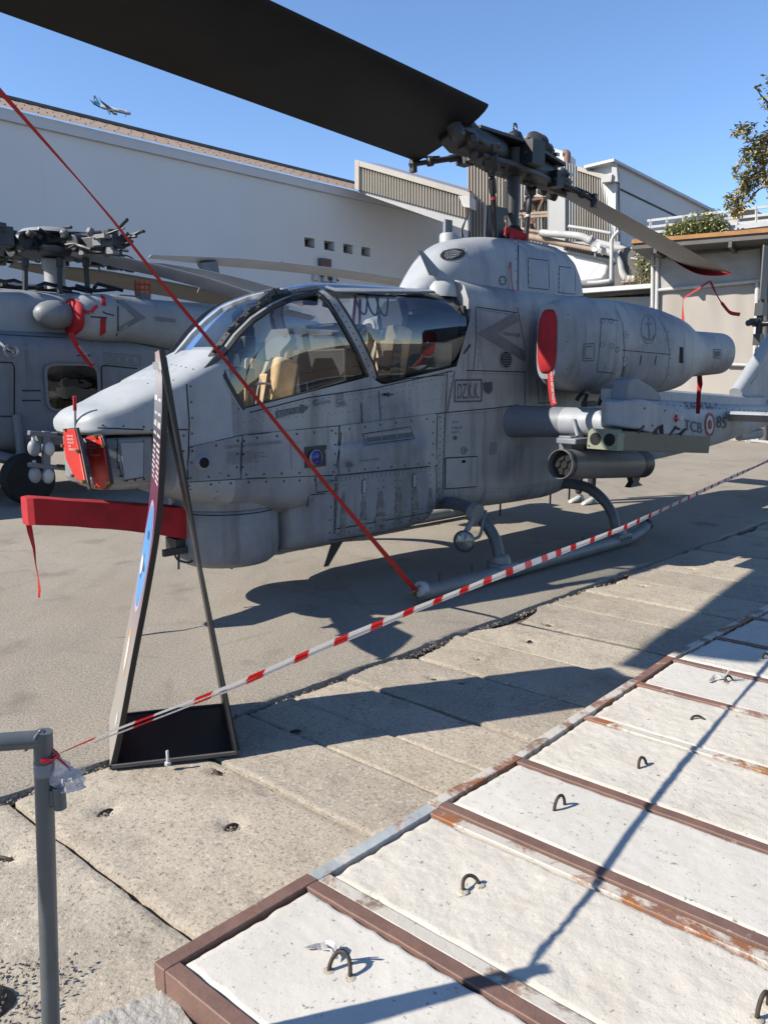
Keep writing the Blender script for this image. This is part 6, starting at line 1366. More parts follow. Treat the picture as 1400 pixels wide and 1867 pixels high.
# engine nacelle: intake, body, long exhaust
def pz(x, y, yl=1.02): return H2.S(x, y, yl)
cols = [(126, 548, 606), (129, 543, 611), (134, 539, 615), (150, 536, 620), (180, 535, 622), (212, 537, 623), (216, 538.5, 622), (240, 541, 626), (290, 549, 634), (340, 557, 638), (380, 564, 640), (420, 574, 640)]
rings = []; 
for x, y0, y1 in cols:
    a = pz(x, y0); b = pz(x, y1); c = (a + b) / 2; r = (a.z - b.z) / 2
    rings.append([V((a.x, 0.98 + 0.36 * math.copysign(abs(math.cos(t)) ** 0.8, math.cos(t)) * min(1, r / 0.36), c.z + r * math.copysign(abs(math.sin(t)) ** 0.8, math.sin(t)))) for t in fr(0, 6.2832, 32)[:-1]])
ng = MB(); ng.loft(rings); nh = ng.build('engine_nacelle', M['hawk_light'], SH, smooth=60); NHB = ng.bvh()
s = MB(); s.ball(pz(101, 573, 1.0), 0.24, 18, sc=(1.25, 0.9, 0.82)); s.build('intake_bullet', M['hawk'], SH, smooth=60)
s = MB()
for px in [[(213, 538), (215, 560), (215, 600), (210, 622)], [(187, 568), (193, 571), (208, 575)], [(165, 577), (195, 579)]]: surf_line(s, NHB, H2, px, 0.02, 0.004, 8)
stuff_build(s, 'panel_seam', M['seam'], nh, smooth=0, fixn=False)
s = MB(); surf_poly(s, NHB, H2, [(206, 541), (215, 541), (266, 579), (246, 579), (209, 545)], 0.006, 8); surf_poly(s, NHB, H2, [(266, 579), (246, 579), (216, 597), (215, 606)], 0.006, 8); surf_poly(s, NHB, H2, [(281, 576), (319, 581), (320, 588), (282, 585)], 0.006, 8); stuff_build(s, 'nacelle_arrow', M['mark_soft'], nh, smooth=0, fixn=False)
s = MB()
for px in [[(0, 610), (60, 613), (120, 616)], [(72, 545), (72, 610)], [(0, 660), (22, 661), (26, 670), (26, 755), (20, 759), (0, 759)], [(185, 668), (192, 666), (250, 672)], [(185, 668), (186, 720)], [(40, 730), (74, 730)], [(40, 712), (74, 712)], [(140, 648), (165, 648)], [(205, 617), (290, 634), (330, 640)]]: surf_line(s, SB, H2, px, 0.02, 0.006, 10)
stuff_build(s, 'panel_seam', M['seam'], SH, smooth=0, fixn=False)
s = MB(); surf_text(s, SB, H2, 'DZ.K.K.', (196, 659), (249, 664), (195, 647), 0.008)
for px in [[(189, 643), (255, 649), (256, 667), (192, 662), (189, 643)]]: surf_line(s, SB, H2, px, 0.02, 0.006, 10)
stuff_build(s, 'unit_lettering', M['mark_soft'], SH, smooth=0, fixn=False)
s = MB(); surf_poly(s, SB, H2, [(43, 622), (50, 622), (58, 711), (52, 711)], 0.006, 8); surf_poly(s, SB, H2, [(19, 664), (24, 666), (24, 756), (17, 758)], 0.006, 8); stuff_build(s, 'grey_stripe', M['mark_soft'], SH, smooth=0, fixn=False)
# cabin window with rounded frame
cen = H2.S(133, 706, 1.175); wv = []
hw, hh = (H2.S(86, 706, 1.175) - H2.S(179, 706, 1.175)).length / 2, (H2.S(133, 667, 1.175).z - H2.S(133, 748, 1.175).z) / 2
rp = lambda f, y: [V((cen.x + f * hw * math.copysign(abs(math.cos(t)) ** 0.32, math.cos(t)), y, cen.z + f * hh * math.copysign(abs(math.sin(t)) ** 0.32, math.sin(t)))) for t in fr(0, 6.2832, 40)[:-1]]
s = MB(); s.loft([rp(0.98, 1.185), rp(1.09, 1.187), rp(1.07, 1.205), rp(0.98, 1.20), rp(0.97, 1.18)], caps=False); s.build('window_frame', M['hawk'], SH, smooth=30)
s = MB(); s.add(rp(0.985, 1.19), [tuple(range(40))]); s.build('cabin_window', M['glass_dark'], SH, smooth=0)
s = MB(); s.add(rp(0.98, 1.182), [tuple(range(40))]); s.build('window_backing', M['hole'], SH, smooth=0)
s = MB(); q = H2.S(108, 727, 1.186); s.lathe([(0.001, 0.002), (0.07, 0.002), (0.07, 0.0)], q, (0, 1, 0), 18); s.box(q + V((0, 0.001, -0.10)), (0.04, 0.004, 0.08)); s.build('window_vent', M['cockpit_grey'], SH)
s = MB(); s.tube(bez([H2.S(0, 625, 1.22), H2.S(12, 635, 1.3), H2.S(24, 640, 1.3)]), 0.03, 6); s.tube([H2.S(20, 640, 1.3) + V((0.08 * math.cos(a), 0, 0.08 * math.sin(a))) for a in fr(0, 6.28, 12)], 0.022, 6); s.build('rescue_hook', M['steel'], SH)
s = MB(); s.tube(bez([H2.S(220, 702, 1.22), H2.S(230, 698, 1.24), H2.S(243, 692, 1.24), H2.S(245, 698, 1.22)]), 0.016, 6); s.build('tie_ring', M['steel'], SH)
# main wheel, strut, launcher with four capped missiles
wc = H2.S(50, 866, 1.42); s = MB(); s.lathe([(0.10, -0.12), (0.30, -0.12), (0.345, -0.07), (0.35, 0.0), (0.345, 0.07), (0.30, 0.12), (0.16, 0.11)], V((wc.x, 1.42, 0.35)), (0, 1, 0), 32); wh = s.build('wheel', M['rubber'], SH, smooth=50)
s = MB(); s.lathe([(0.16, 0.10), (0.15, 0.07), (0.05, 0.10), (0.001, 0.11)], V((wc.x, 1.42, 0.35)), (0, 1, 0), 20, caps=False); s.build('wheel_hub', M['dark_metal'], wh, smooth=50)
s = MB(); s.tube([V((wc.x, 1.32, 0.35)), V((wc.x + 0.1, 1.2, 0.6)), V((wc.x + 0.9, 1.05, 0.85))], [0.07, 0.08, 0.1], 10); s.cyl(V((wc.x, 1.28, 0.4)), V((wc.x, 1.18, 1.2)), 0.06); s.build('wheel_strut', M['hawk'], SH)
s = MB(); s.tube([V((wc.x, -1.32, 0.35)), V((wc.x, -1.1, 0.8))], 0.07, 10); s.lathe([(0.10, -0.12), (0.345, -0.07), (0.345, 0.07), (0.1, 0.12)], V((wc.x, -1.42, 0.35)), (0, 1, 0), 24); s.build('wheel', M['rubber'], SH)
LY = 2.05
def LQ(x, y, yl=LY): return H2.S(x, y, yl)
s = MB(); 
for y in (792, 850): s.bar(LQ(52, y - 3), LQ(124, y + 4), 0.10, 0.06); 
s.bar(LQ(84, 786), LQ(84, 862), 0.09, 0.09, up=(1, 0, 0)); s.bar(LQ(80, 800, 1.7), LQ(180, 800, 1.1), 0.2, 0.16); s.box(LQ(90, 795, 1.9), (0.4, 0.3, 0.1)); s.build('launcher_rail', M['hawk'], SH, bevel=0.008)
s = MB()
for y in (792, 850): s.bar(LQ(104, y - 1, LY + 0.05), LQ(119, y, LY + 0.05), 0.03, 0.04)
stuff_build(s, 'rail_latch', M['black_metal'], SH)
for x, y in [(62, 817), (88, 818), (64, 866), (87, 867)]:
    c = LQ(x, y)
    s = MB(); s.ball(c, 0.078, 18, sc=(1, 1, 1.36)); mi_ = s.build('missile_cap', M['missile_white'] if x > 80 else M['hawk_light'], SH, smooth=70)  # left pair coloured grey to stand for the shade on them
    s = MB(); s.bar(c + V((0.0, 0, 0.09)), c + V((0.0, 0, 0.19)), 0.05, 0.03, up=(1, 0, 0)); s.build('missile_hanger', M['white_metal'], mi_)
# beacon, rods, mast, rotor head
bc = H2.S(260, 524, 0.3); s = MB(); s.lathe([(0.105, -0.11), (0.12, -0.10), (0.12, 0.10), (0.10, 0.115), (0.001, 0.118)], bc, (0, 0, 1), 20); be = s.build('beacon', M['beacon'] if 'beacon' in M else simple('beacon_orange', (0.85, 0.20, 0.08), 0.4, 0, 0.25, 10), SH, smooth=50)
s = MB()
for k in range(9): a = k * 0.698; s.cyl(bc + V((0.125 * math.cos(a), 0.125 * math.sin(a), -0.10)), bc + V((0.125 * math.cos(a), 0.125 * math.sin(a), 0.105)), 0.007, 5)
for zz in (-0.04, 0.04): s.tube([bc + V((0.127 * math.cos(a), 0.127 * math.sin(a), zz)) for a in fr(0, 6.2832, 24)], 0.006, 5)
s.build('beacon_cage', simple('beacon_cage_red', (0.45, 0.07, 0.03), 0.5), be)
s = MB(); s.lathe([(0.12, -0.2), (0.125, -0.10)], bc, (0, 0, 1), 16); s.box(bc + V((0.25, 0, -0.17)), (0.3, 0.16, 0.06)); s.build('beacon_base', M['hawk'], SH)
hb = V((0, 0, 3.62)); s = MB(); s.lathe([(0.20, 2.8), (0.17, 3.0), (0.15, 3.1), (0.145, 3.3), (0.17, 3.32), (0.17, 3.45)], (0, 0, 0), (0, 0, 1), 20); s.build('rotor_mast', M['hawk_light'], SH, smooth=40)
s = MB(); s.lathe([(0.40, 3.48), (0.48, 3.52), (0.48, 3.58), (0.30, 3.66), (0.28, 3.78)], (0, 0, 0), (0, 0, 1), 24); s.build('rotor_hub', M['dark_metal'], SH, smooth=40)
s = MB(); s.lathe([(0.47, 3.80), (0.42, 3.85), (0.25, 3.89), (0.001, 3.90)], (0, 0, 0), (0, 0, 1), 28); s.build('hub_cap', M['hawk_light'], SH, smooth=60)
r8 = random.Random(8)
for k in range(4):
    a = R(20 + 90 * k); d = V((math.cos(a), math.sin(a), 0)); w = V((-d.y, d.x, 0)); L = 1.35
    s = MB(); s.bar(hb + d * 0.25, hb + d * L, 0.26, 0.16); s.cyl(hb + d * 0.65 - w * 0.22, hb + d * 0.65 + w * 0.22, 0.12, 12); s.cyl(hb + d * 1.2 - Z * 0.17, hb + d * 1.2 + Z * 0.17, 0.10, 12); s.box(hb + d * 1.0 + w * 0.2, (0.22, 0.22, 0.26)); ar = s.build('rotor_arm', M['dark_metal'], SH, bevel=0.012)
    s = MB()
    for j in range(26):
        t0 = r8.uniform(0.2, 1.3); p0 = hb + d * t0 + w * r8.uniform(-0.25, 0.25) + Z * r8.uniform(-0.10, 0.16); pts = [p0]
        for q in range(3): pts.append(pts[-1] + d * r8.uniform(0.03, 0.2) + w * r8.uniform(-0.12, 0.12) + Z * r8.uniform(-0.06, 0.045))
        s.tube(bez(pts, 4), r8.choice((0.012, 0.018, 0.024)), 6)
    stuff_build(s, 'rotor_hose', M['black_metal'], ar)
    s = MB()
    for j in range(20):
        q = hb + d * r8.uniform(0.25, 1.4) + w * r8.uniform(-0.28, 0.28) + Z * r8.uniform(-0.12, 0.16)
        if j % 2: s.lathe([(0.04, -0.05), (0.055, -0.03), (0.055, 0.03), (0.03, 0.05)], q, (r8.uniform(-1, 1), r8.uniform(-1, 1), r8.uniform(-1, 1)), 10)
        else: s.box(q, (r8.uniform(.06, .20), r8.uniform(.05, .14), r8.uniform(.05, .15)), Matrix.Rotation(a, 3, 'Z'))
    stuff_build(s, 'rotor_fitting', M['grey_metal'] if k % 2 else M['dark_metal'], ar)
for x, yl in ((46, 0.45), (109, 0.55), (156, 0.5)):
    a = H2.S(x, 470, yl); b = H2.S(x + (4 if x > 150 else 0), 534, yl); s = MB(); s.tube([a, a.lerp(b, .25), a.lerp(b, .26), b], [0.05, 0.05, 0.038, 0.038], 10); s.build('control_rod', M['black_metal'], SH)
s = MB()
for j in range(22):
    q = V((r8.uniform(-1.0, 1.6), r8.uniform(-0.3, 0.6), 2.95 + r8.uniform(0, 0.12))); s.tube([q, q + V((r8.uniform(0.1, 0.4), 0, r8.uniform(-0.05, 0.1))), q + V((r8.uniform(0.4, 0.7), 0.05, 0))], 0.03, 6)
stuff_build(s, 'control_linkage', M['black_metal'], SH)
s = MB(); s.bar(H2.S(-20, 516, 0.2), H2.S(85, 523, 0.2), 0.06, 0.05); s.build('fold_strut', M['white_metal'], SH)
# folded blades
for (a, b, ya, yb, mtl, ch) in [((272, 467), (800, 527), -0.5, -1.2, 'hawk_blade', 0.36), ((130, 462), (520, 566), 0.45, 1.2, 'hawk_blade', 0.36), ((205, 476), (560, 552), 0.2, 0.4, 'hawk_blade', 0.32), ((20, 482), (560, 585), -1.1, -2.4, 'blade_grey', 0.55)]:
    p0 = H2.S(*a, ya); p1 = H2.S(*b, yb); d = (p1 - p0).normalized(); w = d.cross(Z).normalized(); up = w.cross(d)
    s = MB(); rings = []
    for t in fr(0, 1, 14):
        c = p0.lerp(p1, t) + Z * (0.10 * math.sin(t * 3.14)); cc = ch * (0.35 + 0.65 * min(1, t * 5)); tilt = 0.35; aw = w * math.cos(tilt) + up * math.sin(tilt); an = -w * math.sin(tilt) + up * math.cos(tilt)
        rings.append([c + aw * x + an * z for x, z in airfoil(cc, 0.11)])
    s.loft(rings); s.build('rotor_blade', M[mtl], SH, smooth=45)
s = MB(); q = H2.S(380, 489, -0.6); s.box(q, (0.34, 0.16, 0.22), Matrix.Rotation(R(10), 3, 'Y')); s.cyl(q, q + V((0.25, 0, -0.45)), 0.012, 6); s.build('blade_clamp', M['hawk'], SH, bevel=0.04)
# covers of the second helicopter
s = MB(); rings = []
for x, y0, y1, f in [(135, 541, 613, 1.05), (130, 541, 613, 1.05), (125, 546, 609, 0.9), (123, 556, 600, 0.5)]:
    a = pz(x, y0); b = pz(x, y1); c = (a + b) / 2; r = (a.z - b.z) / 2 * 0.98
    rings.append([V((a.x, 0.98 + 0.34 * math.cos(t) * f, c.z + r * math.sin(t))) for t in fr(0, 6.2832, 24)[:-1]])
s.loft(rings); thing_mesh(s, 'intake_cover', M['red_cloth'], H2, 'red padded cover in the engine intake of the far helicopter', 'cover', smooth=60)
s = MB(); surf_patch(NHB, H2, [(184, 538), (192, 543), (193, 557), (186, 557)], 3, 3, 0.012, mb=s); thing_mesh(s, 'slot_cover', M['red_cloth'], H2, 'small red plug in the upper side slot of the far engine nacelle', 'cover', 'red slot plugs', smooth=0)
s = MB(); surf_patch(NHB, H2, [(183, 580), (193, 580), (192, 605), (182, 612)], 3, 3, 0.012, mb=s); thing_mesh(s, 'slot_cover', M['red_cloth'], H2, 'tall red plug in the lower side slot of the far engine nacelle', 'cover', 'red slot plugs', smooth=0)
s = MB(); 
for run in ([(138, 562), (147, 566), (163, 570)], [(166, 569), (171, 562), (177, 558)]):
    hs = [bvh_hit(NHB, H2, *q) for q in run]; s.ribbon([h[0] + h[1] * 0.02 for h in hs], V((0, 0, 1)), 0.05, 0.004)
thing_mesh(s, 'cover_strap', M['red_strap'], H2, 'thin red strap crossing the far engine nacelle', 'strap')
pts = [H2.S(x, y, 1.42) for x, y in [(129, 606), (136, 622), (148, 642), (159, 656), (170, 667)]]
root = empty('streamer', 'red remove before flight streamer blown across the far helicopter above its window', 'streamer', H2.m @ pts[0], H2.rot, 'red streamers')
s = MB(); s.ribbon([p - pts[0] for p in bez(pts, 4)], V((0.8, 0, 0.6)), 0.075, 0.002); s.build('ribbon', M['red_cloth'], root)
s = MB(); a = H2.S(142, 631, 1.435); b = H2.S(168, 664, 1.435); v = H2.S(145, 629, 1.435); flat_text(s, 'REMOVE BEFORE FLIGHT', a - pts[0], b - a, v - a); s.build('streamer_lettering', M['white_print'], root, smooth=0, fixn=False)
# ================================================================== HANGAR
def wall_mat(name, c, var=0.06, streak=0.15, grime=(0.2, 0.19, 0.17), k=0.60):
    t = NT(name, k); b = t.ramp(t.noise(0.25, 4, 0.6), [(0.3, tuple(k * (1 - var) for k in c)), (0.7, tuple(min(1, k * (1 + var)) for k in c))])
    b = t.mix(t.ramp(t.noise(1.2, 5, 0.65, t.mapping((1.2, 1.2, 0.10))), [(0.55, 0), (0.8, streak)]), b, grime)
    t.set('Base Color', b); t.set('Roughness', 0.85); t.bump(t.noise(3, 4), 0.08, 0.02); return t.mat
M['hangar'] = wall_mat('hangar_wall_paint', (0.60, 0.605, 0.61), 0.035, 0.08, k=0.9)
M['fascia'] = wall_mat('hangar_fascia_metal', (0.52, 0.525, 0.54), 0.05, 0.1, k=0.9)
M['roof_tan'] = wall_mat('tan_roof_sheet', (0.40, 0.285, 0.20), 0.1, 0.25, (0.2, 0.15, 0.11))
M['corrugated'] = wall_mat('cream_corrugated_sheet', (0.58, 0.53, 0.455), 0.12, 0.45, (0.26, 0.17, 0.11))
M['corr_grey'] = wall_mat('grey_corrugated_sheet', (0.55, 0.55, 0.54), 0.1, 0.35, (0.3, 0.27, 0.24))
M['big_panel'] = wall_mat('pale_grey_wall_panel', (0.60, 0.60, 0.60), 0.06, 0.25, k=0.82)
M['tarp'] = wall_mat('beige_tarpaulin', (0.50, 0.455, 0.405), 0.06, 0.15, (0.36, 0.33, 0.30))
M['tarp_grey'] = wall_mat('grey_tarpaulin', (0.50, 0.485, 0.47), 0.05, 0.1, (0.36, 0.34, 0.32))
M['pipe_white'] = simple('insulated_pipe_white', (0.66, 0.645, 0.62), 0.6, 0, 0.12, 3, 0.15, 8)
M['pipe_rust'] = simple('rust_stained_pipe', (0.52, 0.38, 0.28), 0.7, 0, 0.35, 2)
M['brown_beam'] = simple('rusty_brown_beam', (0.22, 0.11, 0.07), 0.7, 0, 0.35, 6)
M['reveal'] = simple('window_reveal_dark', (0.035, 0.037, 0.04), 0.7, 0, 0.2)
G_ = Frame((-11.8, 23.6, 0), (-0.697, -0.717))
HG = empty('hangar', 'long pale grey hangar with a tan roof edge and four small windows', 'building', G_.o, G_.rot)
EA = G_.S(0, 197, 0).z; xr = G_.S(905, 420, 0).x; xl = 26.0
wpx = [((555, 432), (574, 452)), ((591, 437), (610, 457)), ((626, 443), (643.5, 463.5)), ((659, 449.5), (675, 469))]
wq = []
for (x0, y0), (x1, y1) in wpx:
    a = G_.S(x0, y0, 0); b = G_.S(x1, y1, 0); c = G_.S(x0, y0 + 17, 0); wq.append((a.x, b.x, a.z, c.z))
zt = sum(q[2] for q in wq) / 4; zb = sum(q[3] for q in wq) / 4
s = MB(); T = 0.5
def wbox(x0, x1, z0, z1): s.box(((x0 + x1) / 2, -T / 2, (z0 + z1) / 2), (abs(x1 - x0), T, z1 - z0))
wbox(xr, xl, -0.05, zb); wbox(xr, xl, zt, EA - 0.02)
xs = [xl] + [v for q in wq for v in (q[0], q[1])] + [xr]
for i in range(0, len(xs), 2): wbox(xs[i + 1], xs[i], zb, zt)
s.build('wall', M['hangar'], HG, smooth=0)
for a, b, _, _ in wq:
    cx = (a + b) / 2; w = abs(b - a); h = zt - zb
    s = MB(); s.box((cx, -0.46, (zt + zb) / 2), (w, 0.04, h)); wd = s.build('window', M['reveal'], HG, smooth=0)
    s = MB(); s.box((cx + w * 0.18, -0.40, (zt + zb) / 2 - 0.06), (w * 0.46, 0.03, h * 0.75)); s.build('pane', M['glass_dark'], wd)
    s = MB(); s.box((cx - w * 0.08, -0.38, (zt + zb) / 2 - 0.05), (0.07, 0.05, h * 0.8)); s.box((cx + w * 0.18, -0.38, zt - h * 0.17), (w * 0.5, 0.05, 0.06)); s.box((cx, -0.2, zb + 0.03), (w, 0.3, 0.05)); s.build('frame', M['shade_metal'], wd)
s = MB(); s.box(((xl + xr) / 2, 0.06, EA - 0.16), (xl - xr, 0.14, 0.32)); fa = s.build('fascia', M['fascia'], HG, smooth=0)
# sheet roof above the fascia, rising away: corrugations with rows of fixing screws
yb = -7.0; ridge = G_.S(0, 176, yb).z; s = MB(); rows = [[], []]; n = int((xl - xr) / 0.125)
for k in range(n):
    x = xr + (xl - xr) * k / n; d = 0.0 if k % 4 in (0, 1) else -0.015
    rows[0].append(V((x, 0.2, EA + 0.03 + d))); rows[1].append(V((x, yb, ridge + d)))
s.grid(rows); rf = s.build('roof', M['roof_tan'], HG, smooth=0, fixn=False)
s = MB()
for k in range(0, n, 4):
    for t in (0.12, 0.35, 0.6, 0.85):
        x = xr + (xl - xr) * (k + 0.5) / n; s.box((x, 0.2 + (yb - 0.2) * t, EA + 0.05 + (ridge - EA - 0.03) * t), (0.04, 0.05, 0.02))
tag(s.build('roof_screw', M['shade_metal'], rf, smooth=0, fixn=False), kind='stuff')
s = MB(); s.box(((xl + xr) / 2, yb, ridge + 0.02), (xl - xr, 0.35, 0.12)); s.build('ridge_cap', M['shade_metal'], rf)
s = MB(); s.box(((xl + xr) / 2, -12, EA / 2), (xl - xr, 10, EA - 1)); s.build('back_wall', M['hangar'], HG)
s = MB(); q = G_.S(592, 481, 0.12); s.box(q, (0.55, 0.22, 0.42)); wb1 = s.build('wall_box', simple('brown_wall_box', (0.18, 0.12, 0.11), 0.6), HG)
s = MB(); q = G_.S(590, 492, 0.10); s.box(q, (0.3, 0.2, 0.5)); s.bar(q + V((-0.1, 0.02, -0.3)), q + V((-0.8, 0.02, -0.35)), 0.08, 0.06); s.box(q + V((-0.2, 0, -0.65)), (0.9, 0.16, 0.12)); s.build('wall_bracket', M['reveal'], HG)
s = MB(); q = G_.S(594, 500, 0.10); s.box(q, (0.6, 0.12, 0.14)); q = G_.S(592, 505, 0.1)
for k in (-0.5, 0.0, 0.5): s.lathe([(0.14, -0.16), (0.10, 0.14)], q + V((k, 0, -0.02)), (0, 0, 1), 10)
s.build('wall_lamp', M['white_metal'], HG)
s = MB(); s.box(G_.S(611, 503, 0.03), (0.16, 0.06, 0.12)); s.box(G_.S(611, 506, 0.03), (0.16, 0.06, 0.12)); s.box(G_.S(515, 484, 0.03), (0.1, 0.06, 0.3)); s.build('wall_vent', M['reveal'], HG)

# ================================================================== upper industrial buildings on the right
NRM = V((-0.5, -0.866, 0)); ALG = V((0.866, -0.5, 0))
class Plane:
    def __init__(s, x, y, Y, n=NRM): s.p = atY(x, y, Y); s.n = V(n).normalized(); s.al = V((-s.n.y, s.n.x, 0))
    def at(s, x, y, off=0.0): return onplane(x, y, s.p + s.n * off, s.n)
def corr(name, pl, quad, ribs, mt, parent, depth=0.10):
    """corrugated sheet: TL, TR, BR, BL pixels; real trapezoid ribs"""
    TL, TR, BR, BL = [pl.at(*q) for q in quad]; s = MB(); top = []; bot = []
    for k in range(ribs * 4 + 1):
        t = k / (ribs * 4); d = pl.n * (depth if k % 4 in (0, 1) else 0.0)
        top.append(TL.lerp(TR, t) + d); bot.append(BL.lerp(BR, t) + d)
    s.grid([top, bot]); o = s.build(name, mt, None, smooth=0, fixn=False); return rel(o, parent)
def rel(o, parent):
    o.parent = parent; o.matrix_parent_inverse = Matrix.Translation(-parent.location); return o
def slab_poly(name, pl, px, th, mt, parent, off=0.0, bevel=0):
    s = MB(); s.prism([pl.at(x, y, off) for x, y in px], pl.n * -th); return rel(s.build(name, mt, None, smooth=0, bevel=bevel), parent)
pA = Plane(648, 340, 33)
b1 = empty('roof_monitor', 'low cream corrugated roof monitor standing on the hangar roof', 'building', pA.at(750, 370))
corr('corrugated_sheet', pA, [(649, 296), (853, 356), (853, 398), (649, 344)], 40, M['corrugated'], b1)
slab_poly('capping', pA, [(647, 290), (856, 350), (856, 360), (647, 300)], 0.4, M['corrugated'], b1, 0.18)
slab_poly('corner_post', pA, [(647, 292), (654, 294), (654, 346), (647, 344)], 0.3, M['corrugated'], b1, 0.19)
slab_poly('gutter_box', pA, [(836, 356), (856, 358), (856, 378), (844, 376)], 0.6, M['pipe_white'], b1, 0.5)
s = MB(); s.add([pA.at(665, 293, -0.2), pA.at(856, 349, -0.2), pA.at(856, 344, -6), pA.at(700, 300, -6)], [(0, 1, 2, 3)]); rel(s.build('roof', M['roof_tan'], None), b1)
slab_poly('side_wall', pA, [(654, 300), (853, 360), (853, 420), (654, 350)], 0.2, M['corr_grey'], b1, -0.02)
pB = Plane(855, 400, 36)
b2 = empty('corrugated_building', 'tall cream corrugated building behind the rotor mast with steel stair', 'building', pB.at(930, 430))
corr('corrugated_sheet', pB, [(855, 277), (940, 262), (940, 474), (855, 474)], 15, M['corrugated'], b2, 0.16)
corr('corrugated_sheet', pB, [(940, 300), (1000, 296), (1000, 474), (940, 474)], 10, M['corr_grey'], b2, 0.16)
slab_poly('plain_panel', pB, [(955, 318), (1000, 318), (1000, 358), (955, 358)], 0.15, M['corrugated'], b2, 0.25)
slab_poly('roof_box', pB, [(998, 276), (1010, 270), (1034, 277), (1034, 310), (998, 300)], 1.2, M['big_panel'], b2, 0.6)
s = MB(); s.tube(bez([pB.at(1027, 279, 0.8), pB.at(1034, 279, 0.8), pB.at(1034, 290, 0.8), pB.at(1034, 320, 0.8)], 4), 0.13, 10); rel(s.build('vent_pipe', simple('brown_vent_pipe', (0.28, 0.15, 0.12), 0.6), None, smooth=60), b2)
pD = Plane(1030, 420, 32)
corr('corrugated_sheet', pD, [(1000, 285), (1054, 303), (1054, 440), (1000, 440)], 11, M['corr_grey'], b2, 0.14)
corr('corrugated_sheet', pD, [(1054, 306), (1112, 325), (1112, 452), (1054, 436)], 13, M['corrugated'], b2, 0.14)
slab_poly('capping', pD, [(1052, 302), (1113, 320), (1113, 330), (1052, 310)], 0.3, M['corrugated'], b2, 0.2)
slab_poly('gutter_box', pD, [(1094, 318), (1116, 316), (1114, 330), (1097, 332)], 0.5, M['pipe_white'], b2, 0.6)
slab_poly('shaded_panel', pD, [(1000, 350), (1030, 350), (1030, 440), (1000, 440)], 0.2, M['corr_grey'], b2, 0.25)
corr('corrugated_sheet', pD, [(1112, 316), (1131, 316), (1131, 470), (1112, 460)], 4, M['corr_grey'], b2, 0.14)
slab_poly('core_wall', pD, [(1002, 296), (1112, 332), (1130, 330), (1130, 480), (1002, 470)], 3.0, M['corr_grey'], b2, -0.05)
slab_poly('core_wall', pB, [(857, 290), (1000, 290), (1000, 480), (857, 480)], 3.0, M['corr_grey'], b2, -0.05)
# steel stair and landing, pipes
s = MB(); q = lambda x, y, o=0.9: pB.at(x, y, o)
s.prism([q(956, 363), q(990, 357), q(990, 362), q(956, 368)], pB.n * -0.9); s.bar(q(960, 368), q(975, 430), 0.12, 0.12); s.bar(q(990, 362), q(962, 430), 0.08, 0.08); s.bar(q(957, 368), q(958, 440), 0.14, 0.14); s.bar(q(972, 380), q(950, 385), 0.1, 0.1); s.bar(q(970, 372), q(971, 430), 0.1, 0.1)
rel(stuff_build(s, 'stair_frame', M['brown_beam'], None), b2)
s = MB(); s.bar(q(945, 390, 1.4), q(1012, 386, 1.4), 0.1, 0.1); s.bar(q(945, 396, 1.4), q(1012, 392, 1.4), 0.14, 0.1); rel(stuff_build(s, 'landing_rail', M['pipe_rust'], None), b2)
s = MB()
for a, b in [((950, 390), (968, 430)), ((1003, 390), (1016, 444)), ((985, 420), (1000, 455)), ((928, 330), (928, 400)), ((921, 330), (921, 400))]: s.bar(q(*a, 1.5), q(*b, 1.5), 0.06, 0.06)
for k in range(9): s.bar(q(920, 332 + k * 8, 1.5), q(929, 332 + k * 8, 1.5), 0.04, 0.04)
rel(stuff_build(s, 'ladder', M['reveal'], None), b2)
pF = Plane(1060, 470, 27)
b3 = empty('pipe_rack', 'white insulated pipes, ducts and a dish on the ledge behind the helicopter', 'pipes', pF.at(1100, 500))
def pipe(nm, px, r, mt, off=0.0, n=12, sm_=True, par=None):
    s = MB(); P = [pF.at(x, y, off) for x, y in px]; s.tube(bez(P, 5) if sm_ and len(P) > 2 else P, r, n); return rel(s.build(nm, mt, None, smooth=60), par or b3)
pipe('pipe', [(1036, 412), (1075, 418), (1113, 425)], 0.055, M['pipe_white'], 0.4); pipe('pipe', [(940, 415), (985, 423), (1045, 429)], 0.06, M['pipe_rust'], 0.0)
pipe('pipe', [(930, 424), (990, 436), (1050, 449), (1088, 456)], 0.11, M['pipe_rust'], 0.3, sm_=False); pipe('pipe', [(985, 424), (1055, 430), (1080, 440), (1125, 452), (1140, 458), (1150, 478), (1168, 503)], 0.12, M['pipe_white'], 0.5)
pipe('pipe', [(1098, 456), (1112, 460), (1122, 466), (1130, 480), (1134, 495), (1142, 507), (1158, 508)], 0.11, M['pipe_white'], 0.8); pipe('pipe', [(1128, 420), (1116, 436), (1115, 460), (1114, 512)], 0.06, M['pipe_white'], 1.0)
pipe('pipe', [(1070, 515), (1090, 514), (1112, 511)], 0.055, M['pipe_white'], 1.1); pipe('pipe', [(1133, 514), (1160, 512), (1190, 511)], 0.035, M['pipe_rust'], 1.1)
for c in [(1077, 436), (1128, 463), (1100, 457)]: 
    s = MB(); s.lathe([(0.14, -0.03), (0.14, 0.03)], pF.at(*c, 0.6), (1, -0.4, -0.3), 14); rel(s.build('pipe_flange', M['pipe_white'], None), b3)
s = MB(); tk = [(1000, 450), (1110, 474), (1112, 480), (1108, 500), (1098, 512), (1060, 516), (1000, 510)]; s.prism([pF.at(x, y, 0.2) for x, y in tk], pF.n * -1.6); rel(s.build('duct_tank', M['big_panel'], None, bevel=0.12), b3)
s = MB(); s.prism([pF.at(x, y, 0.3) for x, y in [(1000, 446), (1113, 471), (1113, 477), (1000, 452)]], pF.n * -1.7); rel(s.build('tank_rim', M['pipe_white'], None), b3)
s = MB()
